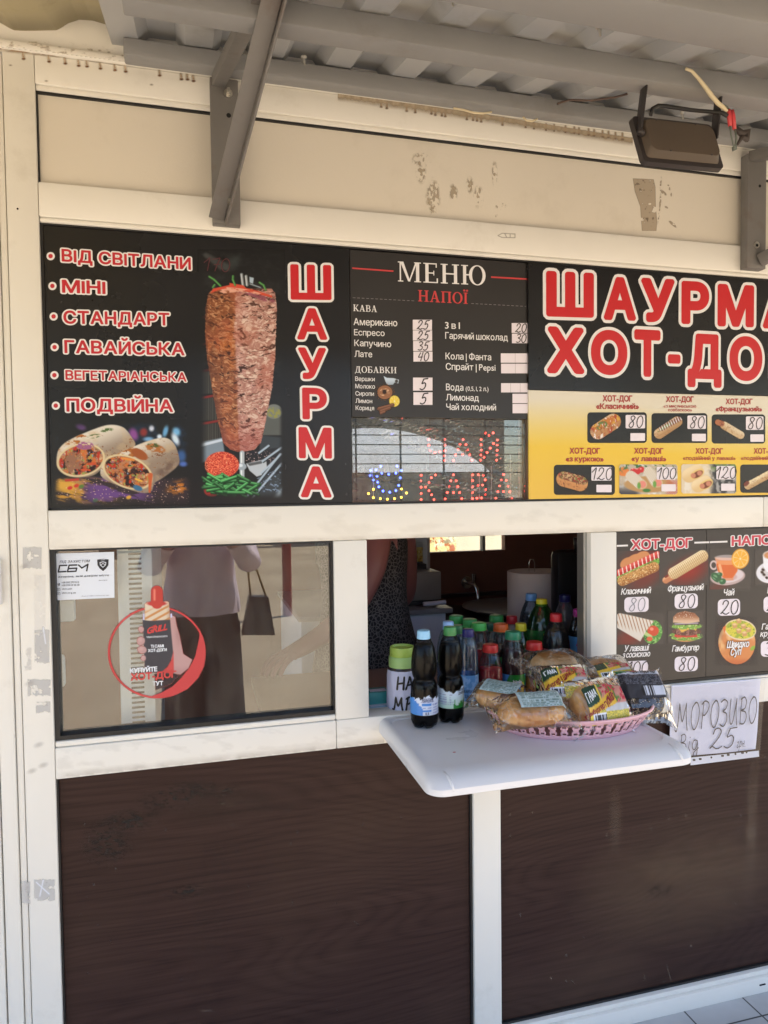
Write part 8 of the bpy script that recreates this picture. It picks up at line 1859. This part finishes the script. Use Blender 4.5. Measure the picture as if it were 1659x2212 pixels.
HBG = thing('handbag', 'black handbag hanging on a chain at the photographer side', 'handbag', (px_ + 0.27, py_ + 0.06, 0.80))
b = MB(); b.prism([(px_ + 0.20, 0.78), (px_ + 0.37, 0.77), (px_ + 0.34, 0.97), (px_ + 0.24, 0.98)], py_ + 0.02, py_ + 0.10); b.build('bag', mat('black_leather', (0.012, 0.012, 0.013), 0.4, bump=0.3), HBG)
b = MB(); b.tube([(px_ + 0.25, py_ + 0.06, 0.975), (px_ + 0.235, py_ + 0.03, 1.2), (px_ + 0.19, py_ + 0.0, 1.46)], 0.006, 6); b.tube([(px_ + 0.33, py_ + 0.06, 0.97), (px_ + 0.26, py_ - 0.02, 1.2), (px_ + 0.20, py_ - 0.02, 1.46)], 0.006, 6); b.build('chain', mat('brass_chain', (0.4, 0.28, 0.1), 0.4, 0.8), HBG, smooth='all')

# ---------------------------------------------------------------- the street in front, seen mirrored in the glass
for i, (x, y, h) in enumerate(((1.05, -6.6, 1.3), (2.6, -7.4, 1.3), (4.2, -8.0, 1.3))):
    t = thing('street_post', 'dull red metal post standing on the sandy ground opposite the kiosk', 'post', (x, y, GZ), 'red posts opposite the kiosk')
    MB().tube([(x, y, GZ - 0.01), (x, y, h)], 0.055, 16).build('post', mat('dull_red_paint', A(150, 52, 46), 0.5, var=0.15, vscale=12), t, smooth=True); b = MB(); b.lathe([(0.062, 0), (0.06, 0.03), (0.0, 0.05)], (x, y, h), 16); b.build('cap', MATS['dull_red_paint'], t, smooth=True)
leafc = [mat('leaf_%d' % i, c, 0.6) for i, c in enumerate(((0.05, 0.09, 0.02), (0.08, 0.13, 0.03), (0.035, 0.06, 0.02)))]
barkm = mat('bark', (0.12, 0.09, 0.065), 0.9, bump=0.6, bscale=20)
def tree(x, y, h, cr, seed, label):
    r_ = random.Random(seed); t = thing('street_tree', label, 'tree', (x, y, GZ), 'trees opposite the kiosk')
    b = MB(); b.tube([(x, y, GZ - 0.05), (x + 0.05, y, h * 0.25), (x - 0.04, y + 0.05, h * 0.5), (x, y, h * 0.8)], [0.2, 0.15, 0.11, 0.04], 10)
    cl = []
    for k in range(9):
        a = r_.uniform(0, 6.28); d = r_.uniform(0.3, 1) * cr; z = h * r_.uniform(0.5, 0.95); p = (x + d * math.cos(a), y + d * math.sin(a), z); cl.append(p); b.tube([(x, y, h * 0.4), ((x + p[0]) / 2, (y + p[1]) / 2, (h * 0.45 + z) / 2 + 0.1), p], [0.08, 0.05, 0.02], 6)
    b.build('trunk', barkm, t, smooth='all')
    vs = []; fs = []; ms = []
    for p in cl:
        mi = r_.choice((0, 0, 1, 2)); rad = cr * r_.uniform(0.35, 0.6)
        for _ in range(230):
            v = Vector((r_.gauss(0, 1), r_.gauss(0, 1), r_.gauss(0, 0.8))).normalized() * rad * r_.uniform(0.4, 1.1); c = Vector(p) + v; u = Vector((r_.uniform(-1, 1), r_.uniform(-1, 1), r_.uniform(-1, 1))).normalized(); w = u.orthogonal().normalized(); s_ = r_.uniform(0.07, 0.15)
            n = len(vs); vs += [c - u * s_, c + w * s_ * 0.5, c + u * s_, c - w * s_ * 0.5]; fs.append((n, n + 1, n + 2, n + 3)); ms.append(mi)
    b = MB(); b.v = [tuple(v) for v in vs]; b.f = fs; b.m = ms; b.build('crown', leafc, t, fix=False)
for i, (x, y, h, cr, lb_) in enumerate(((-4.5, -13.5, 6.5, 2.4, 'leftmost leafy street tree across the sandy ground'), (-1.8, -14.5, 7.5, 2.5, 'tall street tree straight across from the kiosk window'), (10.5, -12.0, 6.2, 2.0, 'shorter street tree behind the red posts'), (14.0, -14.0, 7.0, 2.6, 'rightmost leafy street tree across the sandy ground'))): tree(x, y, h, cr, i + 3, lb_)
# market hall with a bright arched roof across the street
MH = thing('market_hall', 'market hall across the street with pale ribbed arched roof and grey wall', 'market hall', (5, -24, GZ))
b = MB(); n = 24; vs = [(5.6 - 2.6 * math.cos(math.pi * k / n), -17 - 3.5 * math.sin(math.pi * k / n), 1.9 + 1.5 * math.sin(math.pi * k / n)) for k in range(n + 1)]
vs += [(x, y - 0.1, z - 0.06) for x, y, z in vs]; m_ = n + 1
b.add(vs, [tuple(range(m_)), tuple(range(2 * m_ - 1, m_ - 1, -1))] + [(k, k + 1, m_ + k + 1, m_ + k) for k in range(n)]); b.build('arched_roof', mat('pale_roof_sheet', (0.85, 0.86, 0.86), 0.5), MH)
b = MB()
for k in range(1, 9): z = 1.6 + k * 0.26; hw = 5.2 * math.sqrt(max(0, 1 - (k * 0.26 / 2.1) ** 2)) if k * 0.26 < 2.1 else 0; b.box(6.4 - 9, 6.4 + 9, -16.96, -16.9, z, z + 0.028, 0)
for k in range(14): x = -2 + 1.25 * k; b.box(x - 0.02, x + 0.02, -16.9, -16.84, GZ, 4.2, 0)
b.build('front_lattice', mat('hall_steel', (0.12, 0.12, 0.12), 0.5), MH)
MB().box(-7, 15, -31, -30.8, 0, 6.6, 0).build('back_wall', mat('hall_wall', (0.4, 0.37, 0.32), 0.8, var=0.1), MH); MB().box(-7, 15, -19.5, -19.2, 0, 1.1, 0).build('parapet', MATS['hall_wall'], MH)
# house wall behind the kiosk, seen through its back window
HW = thing('neighbour_wall', 'sunlit cream wall behind the kiosk seen through its back window', 'wall', (2, 4.6, GZ)); MB().box(-4, 12, 4.6, 4.8, GZ - 0.02, 3.6, 0.01).build('wall', mat('cream_render', (0.74, 0.66, 0.5), 0.8, var=0.06, bump=0.2), HW)
